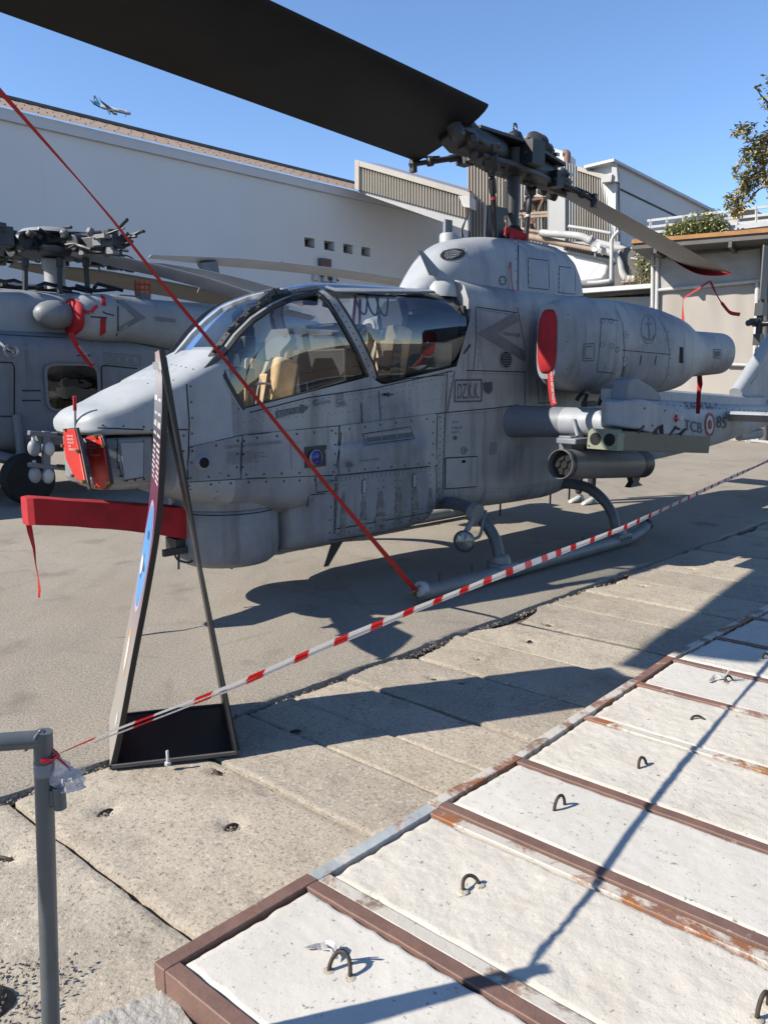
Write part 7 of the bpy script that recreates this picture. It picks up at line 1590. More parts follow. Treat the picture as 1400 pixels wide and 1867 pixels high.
for k in range(18): s.box(pF.at(1030 + k * 5, 452 + k * 1.05, 0.35), (0.05, 0.4, 0.08))
rel(stuff_build(s, 'pipe_support', M['reveal'], None), b3)
dc = pF.at(1086, 449, 1.0); s = MB(); s.lathe([(0.02, 0.0), (0.10, 0.012), (0.165, 0.05), (0.17, 0.055), (0.16, 0.045), (0.09, 0.0), (0.0, -0.01)], dc, (-0.6, -0.75, 0.1), 24, caps=False); dd = rel(s.build('dish', M['white_metal'], None, smooth=60), b3)
s = MB(); s.cyl(dc, dc + V((-0.12, -0.16, 0.0)), 0.012, 6); s.cyl(dc, dc + V((0, 0.05, -0.3)), 0.02, 6); rel(s.build('dish_arm', M['pipe_white'], None), b3)
s = MB(); s.cyl(pF.at(1104, 470, 0.7), pF.at(1066, 512, 1.2), 0.008, 5); 
for k in range(9): s.bar(pF.at(1122, 480 + k * 4, 0.6), pF.at(1133, 480 + k * 4, 0.6), 0.02, 0.02)
s.bar(pF.at(1122, 476, 0.6), pF.at(1122, 516, 0.6), 0.03, 0.03); s.bar(pF.at(1133, 476, 0.6), pF.at(1133, 516, 0.6), 0.03, 0.03); rel(s.build('cage_ladder', M['pipe_white'], None), b3)
s = MB()
for a, b in [((1150, 452), (1170, 448)), ((1158, 468), (1172, 452)), ((1150, 470), (1180, 474)), ((1165, 490), (1190, 478))]: s.bar(pF.at(*a, 0.8), pF.at(*b, 0.8), 0.10, 0.05)
rel(s.build('bracket', M['pipe_white'], None), b3)
pG = Plane(1075, 540, 25)
b4 = empty('low_annex', 'low white annex with a pale metal ledge beside the beige curtain wall', 'building', pG.at(1130, 600))
slab_poly('wall', pG, [(1000, 545), (1192, 540), (1192, 770), (1000, 770)], 6.0, M['white_wall'], b4)
slab_poly('ledge', pG, [(1000, 530), (1192, 516), (1192, 524), (1000, 538)], 5.8, M['big_panel'], b4, 0.5)
slab_poly('gutter', pG, [(1000, 539), (1192, 526), (1192, 532), (1000, 547)], 0.3, M['shade_metal'], b4, 0.25)
slab_poly('upper_wall', pG, [(1000, 440), (1130, 440), (1130, 535), (1000, 535)], 1.0, M['corr_grey'], b4, -3.0)
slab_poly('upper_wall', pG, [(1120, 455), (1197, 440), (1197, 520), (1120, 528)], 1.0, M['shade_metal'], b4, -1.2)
pE = Plane(1128, 400, 31, (0.66, -0.75, 0))
b5 = empty('gable_building', 'large plain pale wall with a sloping roof edge behind the shelter', 'building', pE.at(1200, 440))
slab_poly('wall', pE, [(1122, 291), (1300, 383), (1420, 434), (1420, 520), (1122, 500)], 1.0, M['big_panel'], b5)
slab_poly('roof_edge', pE, [(1119, 288), (1300, 380), (1420, 431), (1420, 435), (1300, 385), (1119, 293)], 1.3, M['fascia'], b5, 0.15)
slab_poly('wall_joint', pE, [(1132, 343), (1240, 395), (1240, 398), (1132, 346)], 0.1, M['reveal'], b5, 0.03)
pE2 = Plane(1118, 330, 30.6); slab_poly('end_wall', pE2, [(1115, 290), (1123, 291), (1126, 330), (1115, 330)], 0.4, M['white_wall'], b5)
pR = Plane(1330, 420, 32); slab_poly('end_block', pR, [(1328, 392), (1345, 388), (1345, 440), (1328, 440)], 1.0, M['white_wall'], b5); slab_poly('end_block', pR, [(1345, 385), (1365, 378), (1430, 405), (1430, 440), (1345, 440)], 1.0, M['reveal'], b5)

# ================================================================== shelter with tarpaulin curtains
pS = Plane(1197, 600, 22)
b6 = empty('shelter', 'open shelter with orange roof edge and beige tarpaulin curtains on a white pipe frame', 'shelter', V((pS.at(1300, 700).x, pS.at(1300, 700).y, 0)))
pg = onplane(1300, 810, pS.p, pS.n)
def tarp(name, px, mt, amp=0.05, n=(26, 20), off=0.0, seed=0):
    TL, TR, BR, BL = [pS.at(x, y, off) for x, y in px]; P = []
    for i in range(n[1] + 1):
        rw = []
        for j in range(n[0] + 1):
            u = j / n[0]; w = i / n[1]; q_ = TL.lerp(TR, u).lerp(BL.lerp(BR, u), w)
            d = amp * (0.8 * noise.noise(V((u * 5, w * 1.3 + seed, 0))) + 0.35 * noise.noise(V((u * 11, w * 5, seed)))) + amp * 0.6 * max(0, w - 0.75) * math.sin(u * 40)
            rw.append(q_ + pS.n * d)
        P.append(rw)
    s = MB(); s.grid(P); return rel(s.build(name, mt, None, smooth=80, fixn=False), b6)
tarp('tarpaulin', [(1200, 532), (1383, 514), (1380, 830), (1200, 830)], M['tarp'], 0.05, seed=1)
tarp('tarpaulin', [(1200, 470), (1398, 452), (1398, 512), (1200, 530)], M['tarp_grey'], 0.09, (34, 16), 0.05, 2)
tarp('tarpaulin', [(1200, 452), (1460, 430), (1460, 490), (1200, 500)], M['tarp_grey'], 0.04, seed=3, off=-0.1)
tarp('tarpaulin', [(1388, 512), (1480, 503), (1480, 830), (1388, 830)], M['tarp'], 0.05, seed=4)
def pframe(nm, a, b, r, mt, off=0.08): 
    s = MB(); s.tube([pS.at(*a, off), pS.at(*b, off)], r, 10); return rel(s.build(nm, mt, None, smooth=50), b6)
for a, b, r, nm in [((1199, 470), (1192, 840), 0.055, 'post'), ((1190, 460), (1187, 840), 0.05, 'post'), ((1198, 529), (1386, 511), 0.05, 'pipe_frame'), ((1381, 514), (1370, 840), 0.06, 'post'), ((1324, 664), (1372, 666), 0.045, 'pipe_frame'), ((1388, 512), (1470, 504), 0.05, 'pipe_frame'), ((1389, 512), (1380, 840), 0.05, 'post')]: pframe(nm, a, b, r, M['white_metal'])
pframe('column', (1394, 440), (1393, 840), 0.10, M['shade_metal'], 0.25)
s = MB()
for k in range(7): 
    q_ = pS.at(1222 + k * 25, 458 - k * 2.2, 0.1); s.lathe([(0.04, 0), (0.05, 0.02), (0.02, 0.03)], q_, pS.n, 8)
rel(stuff_build(s, 'curtain_ring', M['steel'], None), b6)
# roof: soffit, orange edge, deck
s = MB(); A1 = pS.at(1150, 452, 2.6); fl = [pS.at(x, y, 2.2) for x, y in [(1150, 442), (1440, 418)]]
zR = fl[0].z; d_ = ALG
L0 = pS.at(1152, 441, 1.2); L0.z = pS.at(1235, 437, 1.2).z; p0 = V((L0.x, L0.y, L0.z)); p1 = p0 + ALG * 12
back = V((0.5, 0.866, 0)) * 7
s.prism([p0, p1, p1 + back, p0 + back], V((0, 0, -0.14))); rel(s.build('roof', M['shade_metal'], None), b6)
s = MB(); s.prism([p0 + V((0, 0, 0.0)) + NRM * 0.05, p1 + NRM * 0.05, p1 + NRM * 0.05 + V((0, 0, 0.10)), p0 + NRM * 0.05 + V((0, 0, 0.10))], NRM * -0.12); rel(s.build('roof_edge', M['orange_trim'], None), b6)
s = MB()
for k in range(7): s.bar(p0 + ALG * (0.6 + k * 1.8) + V((0, 0, -0.2)), p0 + ALG * (0.6 + k * 1.8) + back * 0.9 + V((0, 0, -0.2)), 0.08, 0.16)
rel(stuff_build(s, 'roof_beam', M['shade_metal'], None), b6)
# railing and climbing plant on the roof
pT = Plane(1197, 400, 24)
rl = empty('roof_railing', 'pale metal railing along the shelter roof edge', 'railing', pT.at(1300, 430))
s = MB()
for a, b in [((1180, 402), (1450, 370)), ((1180, 414), (1450, 385)), ((1180, 424), (1450, 396))]: s.bar(pT.at(*a), pT.at(*b), 0.05, 0.07)
rel(s.build('rail', M['white_metal'], None), rl)
for x in (1186, 1216, 1246, 1300, 1345, 1379, 1412):
    s = MB(); yb_ = 402 - (x - 1180) * 0.118; s.bar(pT.at(x, yb_ - 2), pT.at(x, yb_ + 36), 0.06, 0.06, up=(1, 0, 0)); rel(s.build('post', M['white_metal'], None), rl)
s = MB(); s.prism([pT.at(x, y, 0.1) for x, y in [(1320, 412), (1450, 396), (1450, 405), (1320, 421)]], pT.n * -0.2); rel(s.build('rail_kerb', M['white_metal'], None), rl)
LEAF = [simple('leaf_green', (0.24, 0.29, 0.08), 0.6, 0, 0.35, 30), simple('leaf_olive', (0.44, 0.38, 0.11), 0.6, 0, 0.35, 30), simple('leaf_ochre', (0.72, 0.45, 0.13), 0.6, 0, 0.35, 30), simple('leaf_pale', (0.62, 0.64, 0.34), 0.6, 0, 0.3, 30)]
def leaves(mb, c, rad, n, size, mats, rnd, sq=(1, 1, 1)):
    for _ in range(n):
        while True:
            q = V((rnd.uniform(-1, 1), rnd.uniform(-1, 1), rnd.uniform(-1, 1)))
            if q.length < 1: break
        p = V(c) + V((q.x * rad * sq[0], q.y * rad * sq[1], q.z * rad * sq[2])); d = V((rnd.uniform(-1, 1), rnd.uniform(-1, 1), rnd.uniform(-1, 0.5))).normalized(); u, w = perp(d); L = size * rnd.uniform(0.6, 1.4)
        mb.add([p, p + d * L * 0.5 + u * L * 0.28 + w * L * 0.06, p + d * L, p + d * L * 0.5 - u * L * 0.28 + w * L * 0.06], [(0, 1, 2), (0, 2, 3)], rnd.choice(mats))
rv_ = random.Random(11)
iv = empty('climbing_plant', 'pale green climbing plant spilling over the roof railing', 'plant', pT.at(1260, 430))
s = MB()
for k in range(190):
    t = rv_.random() ** 0.9; x = 1212 + 108 * t; hgt = 36 * (0.45 + 0.55 * math.sin(min(1, t * 1.6) * 1.57)) * (0.35 + 0.75 * abs(noise.noise(V((t * 9, 0.7, 0)))) + 0.3 * rv_.random()); y0 = 433 - (x - 1212) * 0.10; y = y0 - rv_.random() * hgt
    leaves(s, pT.at(x, y, 0.3 + rv_.uniform(-0.4, 0.4)), rv_.uniform(0.08, 0.24), 20, 0.12, [0, 1, 3, 3, 3], rv_, (1, 1, 1.2))
rel(s.build('foliage', LEAF, None, smooth=0, fixn=False), iv)
s = MB()
for k in range(16): x = 1215 + k * 6.5; s.tube([pT.at(x, 436 - k * 0.6, 0.2), pT.at(x + rv_.uniform(-4, 4), 420, 0.3), pT.at(x + rv_.uniform(-6, 6), 405, 0.3)], 0.012, 5)
rel(s.build('stem', M['brown_beam'], None), iv)
iv2 = empty('climbing_plant', 'wild dry creeper hanging beside the white pipes', 'plant', pF.at(1180, 520))
s = MB()
for k in range(46):
    x = rv_.uniform(1162, 1197); y = rv_.uniform(462, 512); leaves(s, pF.at(x, y, 1.1), 0.16, 16, 0.11, [0, 1, 3, 3], rv_)
for k in range(24):
    x = rv_.uniform(1140, 1196); y = rv_.uniform(505, 535); leaves(s, pF.at(x, y, 1.3), 0.12, 6, 0.09, [1, 3, 2], rv_)
rel(s.build('foliage', LEAF, None, smooth=0, fixn=False), iv2)
s = MB()
for k in range(22): x = rv_.uniform(1140, 1195); s.tube([pF.at(x, rv_.uniform(470, 510), 1.2), pF.at(x + rv_.uniform(-8, 8), 520, 1.3), pF.at(x + rv_.uniform(-18, 10), rv_.uniform(530, 565), 1.4)], 0.010, 4)
rel(s.build('stem', simple('dry_creeper_stem', (0.16, 0.13, 0.08), 0.8), None), iv2)
# low white barrier far behind the tail
pW = Plane(1340, 800, 20.5)
wf = empty('low_barrier', 'low white metal barrier on the ground behind the tail', 'barrier', V((pW.at(1360, 815).x, pW.at(1360, 815).y, 0)))
for a, b in [((1300, 790), (1362, 797)), ((1310, 810), (1362, 813)), ((1366, 802), (1440, 810)), ((1366, 813), (1440, 818))]:
    s = MB(); s.bar(pW.at(*a), pW.at(*b), 0.06, 0.06); rel(s.build('rail', M['white_metal'], None), wf)
for x in (1304, 1362, 1367, 1430):
    s = MB(); s.bar(pW.at(x, 792 + max(0, (x - 1362) * 0.1)), pW.at(x, 822), 0.06, 0.06, up=(1, 0, 0)); rel(s.build('post', M['white_metal'], None), wf)

# ================================================================== tree at the right edge
tr = empty('tree', 'autumn tree with olive and ochre leaves reaching in at the right edge', 'tree', V((9.6, 13.2, 0)))
s = MB(); base = V((0, 0, 0)); tp_ = lambda x, y, Y=13.5: atY(x, y, Y) - V((9.6, 13.2, 0))
s.tube(bez([(0, 0, -0.1), (0.05, 0.0, 1.5), (-0.1, 0.05, 3.0), (-0.2, 0.0, 4.2), (-0.3, 0.1, 5.6)], 4), [0.17 - 0.006 * k for k in range(17)], 10); M['bark'] = simple('grey_brown_bark', (0.16, 0.13, 0.10), 0.9, 0, 0.3, 12, 0.4, 30); s.build('trunk', M['bark'], tr, smooth=60)
br = [[(1590, 330), (1500, 340), (1420, 320), (1375, 325), (1345, 345)], [(1580, 300), (1480, 260), (1420, 240), (1375, 255), (1345, 237)], [(1590, 320), (1480, 380), (1400, 340), (1365, 365), (1340, 385)], [(1575, 250), (1480, 210), (1420, 200), (1392, 178), (1380, 163)], [(1580, 230), (1500, 180), (1430, 215), (1398, 198), (1383, 187)], [(1580, 300), (1500, 290), (1430, 280), (1370, 285), (1350, 300)], [(1580, 280), (1650, 220), (1700, 160)], [(1580, 300), (1640, 300), (1720, 280)]]
lv = MB(); s = MB(); rl_ = random.Random(31)
for b in br:
    P = bez([tp_(x, y, 13.5 + 0.3 * math.sin(x)) for x, y in b], 5); s.tube(P, [0.03 * (1 - 0.93 * k / (len(P) - 1)) + 0.003 for k in range(len(P))], 6)
s.build('limb', M['bark'], tr, smooth=60)
cl = [(1344, 240, 0.07, 14), (1352, 234, 0.08, 20), (1362, 230, 0.07, 16), (1368, 229, 0.06, 12), (1340, 244, 0.05, 8), (1358, 243, 0.06, 10), (1372, 248, 0.07, 14), (1366, 256, 0.05, 10), (1385, 258, 0.10, 30), (1397, 250, 0.10, 34), (1396, 262, 0.10, 34), (1380, 268, 0.08, 22), (1362, 275, 0.08, 26), (1358, 288, 0.09, 30), (1375, 282, 0.12, 46), (1392, 280, 0.13, 60), (1372, 295, 0.08, 20), (1393, 300, 0.13, 56), (1339, 307, 0.05, 12), (1346, 306, 0.05, 8), (1342, 318, 0.05, 12), (1366, 308, 0.06, 14), (1352, 322, 0.08, 26), (1362, 322, 0.09, 34), (1376, 318, 0.12, 50), (1390, 315, 0.12, 50), (1358, 334, 0.09, 34), (1368, 334, 0.09, 30), (1348, 347, 0.08, 26), (1358, 348, 0.09, 34), (1366, 352, 0.08, 20), (1328, 357, 0.05, 12), (1338, 356, 0.07, 18), (1333, 368, 0.08, 24), (1340, 374, 0.09, 36), (1350, 372, 0.09, 30), (1338, 384, 0.08, 26), (1352, 378, 0.08, 26), (1345, 388, 0.06, 16), (1371, 362, 0.05, 10), (1381, 160, 0.03, 10), (1389, 177, 0.02, 4), (1398, 192, 0.03, 6), (1388, 330, 0.06, 12), (1398, 330, 0.07, 14)]
for x, y, r_, n in cl: leaves(lv, tp_(x, y, 13.5 + rl_.uniform(-0.25, 0.25)), r_ * 1.2, int(n * 2.0), 0.078, [0, 1, 1, 2, 2, 3] if y > 300 else [0, 0, 1, 1, 2], rl_)
for k in range(240):
    x = rl_.uniform(1405, 1760); y = rl_.uniform(120, 400); leaves(lv, tp_(x, y, 13.5 + rl_.uniform(-1.2, 1.2)), 0.2, 30, 0.075, [0, 0, 1, 1, 2], rl_)
lv.build('crown', LEAF, tr, smooth=0, fixn=False)

for lx, ly, rz_, sc_, lab in [(19.0, 4.5, 2.0, 1.0, 'broad olive tree added out of view beyond the block row for canopy reflections'), (21.5, -1.5, 4.1, 1.15, 'taller ochre tree added out of view to the right for canopy reflections'), (18.0, -6.5, 0.7, 1.0, 'leafy tree added out of view behind the camera for canopy reflections'), (20.0, 9.5, 3.2, 1.1, 'dense tree added out of view beside the shelter for canopy reflections')]:  # unseen trees, added to lower the horizon glow the canopy glass reflects
    t2 = tr.copy(); col.objects.link(t2); t2.location = (lx, ly, 0); t2.rotation_euler = (0, 0, rz_); t2.scale = (sc_, sc_, sc_); t2['label'] = lab; t2['group'] = 'unseen trees added for canopy reflections'
    for ch in list(tr.children):
        c2 = ch.copy(); col.objects.link(c2); c2.parent = t2
# ================================================================== airliner
pc = atY(203, 198, 820); AL = 40.0
av = empty('airliner', 'small white airliner with a teal tail flying past above the hangar roof', 'airplane', pc)
fx = V((0.975, 0.05, -0.20)).normalized(); fy = V((0.1, -1, 0.0)); fy = (fy - fx * fy.dot(fx)).normalized(); fz = V((0.2, 0.0, 0.98)); fz = (fz - fx * fz.dot(fx)).normalized()
P_ = lambda a, b, c: fx * a + fy * b + fz * c
wm = simple('airliner_white', (0.78, 0.79, 0.82), 0.4, 0, 0.03); te = simple('airliner_teal', (0.02, 0.22, 0.38), 0.4, 0, 0.05)
def fus_(x0, x1, n):
    rg = []
    for x in fr(x0, x1, n):
        r = 1.9; zc = 0
        if x > 15: r = 1.9 * math.sqrt(max(0.003, 1 - ((x - 15) / 4.6) ** 2)); zc = -0.3 * (x - 15) / 4.6
        if x < -8: t = (-8 - x) / 11; r = 1.9 * (1 - 0.86 * t ** 1.3); zc = 1.1 * t
        rg.append([P_(x, r * math.cos(a), zc + r * math.sin(a)) for a in fr(0, 6.2832, 16)[:-1]])
    s = MB(); s.loft(rg); return s
fus_(-10.5, 19.4, 26).build('fuselage', wm, av, smooth=60); fus_(-19, -10.5, 8).build('tail_cone', te, av, smooth=60)
s = MB(); s.prism([P_(-11, -0.15, 1.8), P_(-16.8, -0.15, 8.8), P_(-18.6, -0.15, 8.8), P_(-17.2, -0.15, 1.6)], P_(0, 0.3, 0)); s.build('tail_fin', te, av)
s = MB(); s.add([P_(-14.2, 0.2, 3.0), P_(-15.9, 0.2, 6.4), P_(-16.9, 0.2, 6.0), P_(-16.9, 0.2, 3.6), P_(-15.6, 0.2, 4.3)], [(0, 1, 2, 3, 4)]); s.build('tail_emblem', wm, av)
for sg in (1, -1):
    s = MB(); s.prism([P_(3.5, sg * 1.6, -1.0), P_(-3.2, sg * 1.6, -1.0), P_(-6.4, sg * 16, 0.9), P_(-4.6, sg * 16, 0.9)], P_(0, 0, 0.35)); s.prism([P_(-4.8, sg * 16, 1.0), P_(-6.4, sg * 16, 1.0), P_(-7.6, sg * 16.8, 3.4), P_(-6.9, sg * 16.8, 3.4)], P_(0, 0.15, 0)); s.build('wing', M['fascia'], av)
    s = MB(); s.prism([P_(-15.2, sg * 0.8, 1.3), P_(-17.8, sg * 0.8, 1.3), P_(-19.4, sg * 6, 1.9), P_(-18.2, sg * 6, 1.9)], P_(0, 0, 0.2)); s.build('tailplane', te, av)
    s = MB(); s.tube([P_(4.6, sg * 5, -2.3), P_(4.0, sg * 5, -2.3), P_(1.0, sg * 5, -2.3), P_(-0.5, sg * 5, -2.1)], [1.0, 1.15, 1.05, 0.6], 14); s.build('engine', wm, av, smooth=50)
    s = MB(); s.cyl(P_(-1.8, sg * 2.6, -1.5), P_(-1.8, sg * 2.6, -4.0), 0.22); s.lathe([(0.6, -0.5), (0.6, 0.5)], P_(-1.8, sg * 2.6, -4.0), fy, 12); s.build('landing_gear', M['reveal'], av)
s = MB(); s.cyl(P_(14.5, 0, -1.6), P_(14.5, 0, -3.4), 0.18); s.lathe([(0.5, -0.3), (0.5, 0.3)], P_(14.5, 0, -3.5), fy, 12); s.build('landing_gear', M['reveal'], av)
s = MB(); s.prism([P_(7.5, 1.93, 0.0), P_(13.5, 1.93, 0.0), P_(13.5, 1.93, 0.8), P_(7.5, 1.93, 0.8)], P_(0, 0.02, 0)); s.build('title_band', simple('airline_title_grey', (0.16, 0.2, 0.26), 0.5), av)
# ================================================================== A-frame display sign
sA = onz(200, 1404); sB = onz(437, 1378); sC = onz(415, 1290); sD = onz(226, 1308)
sn = (sB - sA).cross(V((0, 0, 1))).normalized(); se = V((-0.181, 0.505, 0)); so = V((sA.x, sA.y, 0))
sg_ = empty('display_sign', 'curved A-frame display sign with a purple print, black back panel and black base plate', 'sign', so)
def spx(x, y): return onplane(x, y, sA, sn) - so
prof = bez([spx(*q) for q in [(291, 637), (297, 700), (293, 830), (285, 950), (264, 1080), (241, 1200), (217, 1330), (201, 1402)]], 6)
prof = [V((q.x, q.y, max(q.z, 0.004))) for q in prof]
Np = len(prof); outw = []
for i in range(Np):
    d = (prof[min(i + 1, Np - 1)] - prof[max(i - 1, 0)]).normalized(); o = d.cross(se).normalized()
    if o.x > 0: o = -o
    outw.append(o)
wfac = [min(1.0, 0.55 + 0.45 * min(1, i / 7)) for i in range(Np)]
s = MB(); s.loft([[prof[i], prof[i] + se * wfac[i], prof[i] + se * wfac[i] - outw[i] * 0.022, prof[i] - outw[i] * 0.022] for i in range(Np)])
s.build('front_panel', M['sign_black'], sg_, smooth=30)
def bpnt(i, w, off=0.002):
    k = min(int(i), Np - 2); t = i - k; return prof[k].lerp(prof[k + 1], t) + se * (w * wfac[k]) + outw[k] * off
t = NT('sign_print_and_sheen'); sx = t.n.new('ShaderNodeSeparateXYZ'); t.l.new(t.co, sx.inputs[0]); zz = t.math('ADD', t.math('MULTIPLY', sx.outputs[2], 1 / 1.9), t.math('MULTIPLY', t.math('SUBTRACT', t.noise(3, 3), 0.5), 0.05))
t.set('Base Color', t.ramp(zz, [(0.0, (.42, .39, .35)), (.24, (.41, .38, .355)), (.36, (.33, .25, .29)), (.50, (.17, .05, .11)), (.66, (.20, .045, .10)), (.76, (.075, .05, .08)), (.85, (.26, .26, .31)), (.90, (.75, .72, .74)), (.97, (.62, .42, .42))]))  # print tones with the sun's reflection on the gloss painted in
t.set('Roughness', 0.28)
s = MB(); s.grid([[bpnt(i, w, 0.0022) for w in (0.012, 0.25, 0.5, 0.75, 0.988)] for i in fr(0.1, Np - 1.001, 60)]); s.build('printed_sheet', t.mat, sg_, smooth=40, fixn=False)
def idx_at_y(y):
    best = min(range(Np * 4 - 4), key=lambda k: abs(project_y(prof[int(k / 4)].lerp(prof[min(int(k / 4) + 1, Np - 1)], (k % 4) / 4) + so) - y)); return best / 4
def project_y(p): d = V(p) - EYE; return 933.5 + 1400 * d.dot(DN) / d.dot(FW)
def ell(y0, y1, hwid, off, f=1.0, n=40, wc=0.5):
    i0, i1 = idx_at_y(y0), idx_at_y(y1); c = (i0 + i1) / 2; h = (i1 - i0) / 2
    return [bpnt(c + h * f * math.sin(a), wc + hwid * f * math.cos(a), off) for a in fr(0, 6.2832, n)[:-1]]
def fan(s, ring, off=None):
    c = sum(ring, V((0, 0, 0))) / len(ring); n = len(ring); s.add(ring + [c], [(k, (k + 1) % n, n) for k in range(n)])
def ellgrid(name, y0, y1, hwid, off, mt):
    i0, i1 = idx_at_y(y0), idx_at_y(y1); c = (i0 + i1) / 2; h = (i1 - i0) / 2; rows = []
    for a in fr(-1.5707, 1.5707, 36): rows.append([bpnt(c + h * math.sin(a), 0.5 + hwid * math.cos(a) * u, off) for u in fr(-1, 1, 6)])
    s = MB(); s.grid(rows); return s.build(name, mt, sg_, smooth=40, fixn=False)
ellgrid('print_ring', 930, 1145, 0.41, 0.0032, simple('print_lilac', (0.55, 0.46, 0.62), 0.4, 0, 0.05)); ellgrid('print_disc', 938, 1134, 0.36, 0.0042, simple('print_sky_blue', (0.10, 0.36, 0.78), 0.35, 0, 0.15, 4))
s = MB(); fan(s, ell(1035, 1085, 0.06, 0.0052, wc=0.55)); fan(s, ell(1050, 1062, 0.22, 0.0052, wc=0.5)); fan(s, ell(985, 1003, 0.10, 0.0052, wc=0.45)); stuff_build(s, 'print_picture', simple('print_dark_blue', (0.03, 0.08, 0.2), 0.4), sg_, smooth=0, fixn=False)
s = MB(); fan(s, ell(1045, 1078, 0.12, 0.0060, wc=0.62)); stuff_build(s, 'print_picture', M['white_print'], sg_, smooth=0, fixn=False)
s = MB(); fan(s, ell(1180, 1272, 0.13, 0.0030, wc=0.5)); s.build('print_flame', simple('print_orange', (0.75, 0.42, 0.2), 0.35, 0, 0.2, 9), sg_, smooth=0, fixn=False)
s = MB(); fan(s, ell(1195, 1262, 0.085, 0.0042, wc=0.5)); s.build('print_flame', M['white_print'], sg_, smooth=0, fixn=False)
s = MB(); fan(s, ell(1325, 1352, 0.05, 0.0042, wc=0.3)); s.build('print_mark', M['white_print'], sg_, smooth=0, fixn=False)
s = MB(); rt_ = random.Random(3)
def pq(y0, y1, w0, w1):
    i0, i1 = idx_at_y(y0), idx_at_y(y1); s.add([bpnt(i0, w0, 0.0032), bpnt(i0, w1, 0.0032), bpnt(i1, w1, 0.0032), bpnt(i1, w0, 0.0032)], [(0, 1, 2, 3)])
pq(724, 733, 0.56, 0.90); pq(726, 733, 0.12, 0.42)
y = 748
while y < 895:
    for wa, wb_2 in ((0.58, 0.92), (0.10, 0.46)):
        w0 = wa
        while w0 < wb_2:
            L = rt_.uniform(0.02, 0.10); 
            if w0 + L < wb_2: pq(y, y + 1.5, w0, w0 + L)
            w0 += L + 0.02
    y += 3.4
stuff_build(s, 'print_text_lines', M['white_print'], sg_, smooth=0, fixn=False)
# back panel and base
apx = spx(292, 652); b0 = sB - so; c0 = sC - so
s = MB(); dn2 = (b0 - apx).normalized(); nb_ = dn2.cross(se).normalized()
s.loft([[apx, apx + se * 0.9, apx + se * 0.9 + nb_ * 0.026, apx + nb_ * 0.026], [b0 + V((0, 0, 0.002)), c0 + V((0, 0, 0.002)), c0 + V((0, 0, 0.002)) + V((-0.028, 0, 0)), b0 + V((0, 0, 0.002)) + V((-0.028, 0, 0))]]); s.build('back_panel', M['sign_black'], sg_, smooth=0)
s = MB(); s.bar(apx + dn2 * 0.05 + V((0, -0.004, 0)), b0 + V((-0.012, -0.004, 0.01)), 0.010, 0.008, up=(0, 1, 0)); s.build('edge_trim', M['dark_metal'], sg_)
s = MB(); s.prism([sA - so, b0, c0, sD - so], V((0, 0, 0.016))); s.build('base_plate', M['sign_black'], sg_, smooth=0)
s = MB(); s.bar(sA - so + V((0.01, -0.003, 0.016)), b0 + V((-0.01, -0.003, 0.016)), 0.012, 0.014); s.bar(b0 + V((0, 0, 0.016)), c0 + V((0, 0, 0.016)), 0.012, 0.014); s.bar(sD - so + V((0, 0, 0.016)), c0 + V((0, 0, 0.016)), 0.012, 0.014); s.build('edge_trim', M['shade_metal'], sg_)
q = onz(306, 1390, 0.03) - so; s = MB(); s.lathe([(0.014, -0.012), (0.014, 0.0), (0.0065, 0.002), (0.0065, 0.052), (0.005, 0.055)], q, (0, 0, 1), 10); s.build('bolt', M['white_metal'], sg_)
s = MB(); q = apx + se * 0.3 + V((0.01, 0, -0.03)); s.box(q, (0.05, 0.05, 0.03)); s.build('apex_bracket', M['white_metal'], sg_)

# ================================================================== grey pipe railing
TH = 0.96
pt = onz(79, 1345, 1.0); pbm = atY(93, 1867, pt.y); pd2 = (pbm - pt) / (pt.z - pbm.z); pb2 = pt + pd2 * pt.z
rg_ = empty('pipe_railing', 'grey painted pipe railing at the lower left edge, cut short with a welded stub', 'railing', V((pb2.x, pb2.y, 0)))
rl0 = V((pb2.x, pb2.y, 0)); rr_ = 0.0185
s = MB(); s.tube([pb2 - rl0, pt - rl0 + V((0, 0, 0.012))], rr_, 24); s.build('post', M['rail_grey'], rg_, smooth=60)
rdir = V((-1, -0.35, 0)).normalized(); le_ = onplane(-2, 1351, pt, rdir.cross(V((0, 0, 1)))); dl_ = (le_ - pt); s = MB(); s.tube([pt - rl0 + V((0, 0, -0.003)), pt - rl0 + V((0, 0, -0.003)) + dl_.normalized() * 1.1], rr_ * 0.97, 24); s.build('top_rail', M['rail_grey'], rg_, smooth=60)
s = MB(); e2 = pt - rl0 + dl_.normalized() * 1.1; s.tube([e2, V((e2.x, e2.y, 0))], rr_, 16); s.build('post', M['rail_grey'], rg_, smooth=60)
rw = random.Random(9); s = MB(); ps = []
for k in range(15):
    a = -1.2 + 2.6 * k / 14; ps.append(pt - rl0 + V((-0.012 + 0.018 * math.sin(a), -0.0185 * math.cos(a * 0.4), 0.002 + 0.022 * math.sin(a * 1.1))) + V((rw.uniform(-.001, .001), 0, rw.uniform(-.001, .001))))
s.tube(ps, [0.0028 + 0.001 * rw.random() for _ in ps], 7); s.build('weld_bead', M['rail_grey'], rg_, smooth=60)
st = onz(107, 1434, 0.92); dz_ = st; st = atY(107, 1434, pt.y - 0.005); sb_ = atY(108, 1474, pt.y - 0.005); s = MB(); s.lathe([(0.0125, -0.048), (0.0128, 0.0), (0.0105, 0.0), (0.0105, -0.03), (0.0001, -0.03)], st - rl0, (0, 0, 1), 20, caps=True); s.box(st - rl0 + V((-0.013, 0, -0.024)), (0.012, 0.012, 0.032)); s.build('stub_tube', M['rail_grey'], rg_, smooth=50)
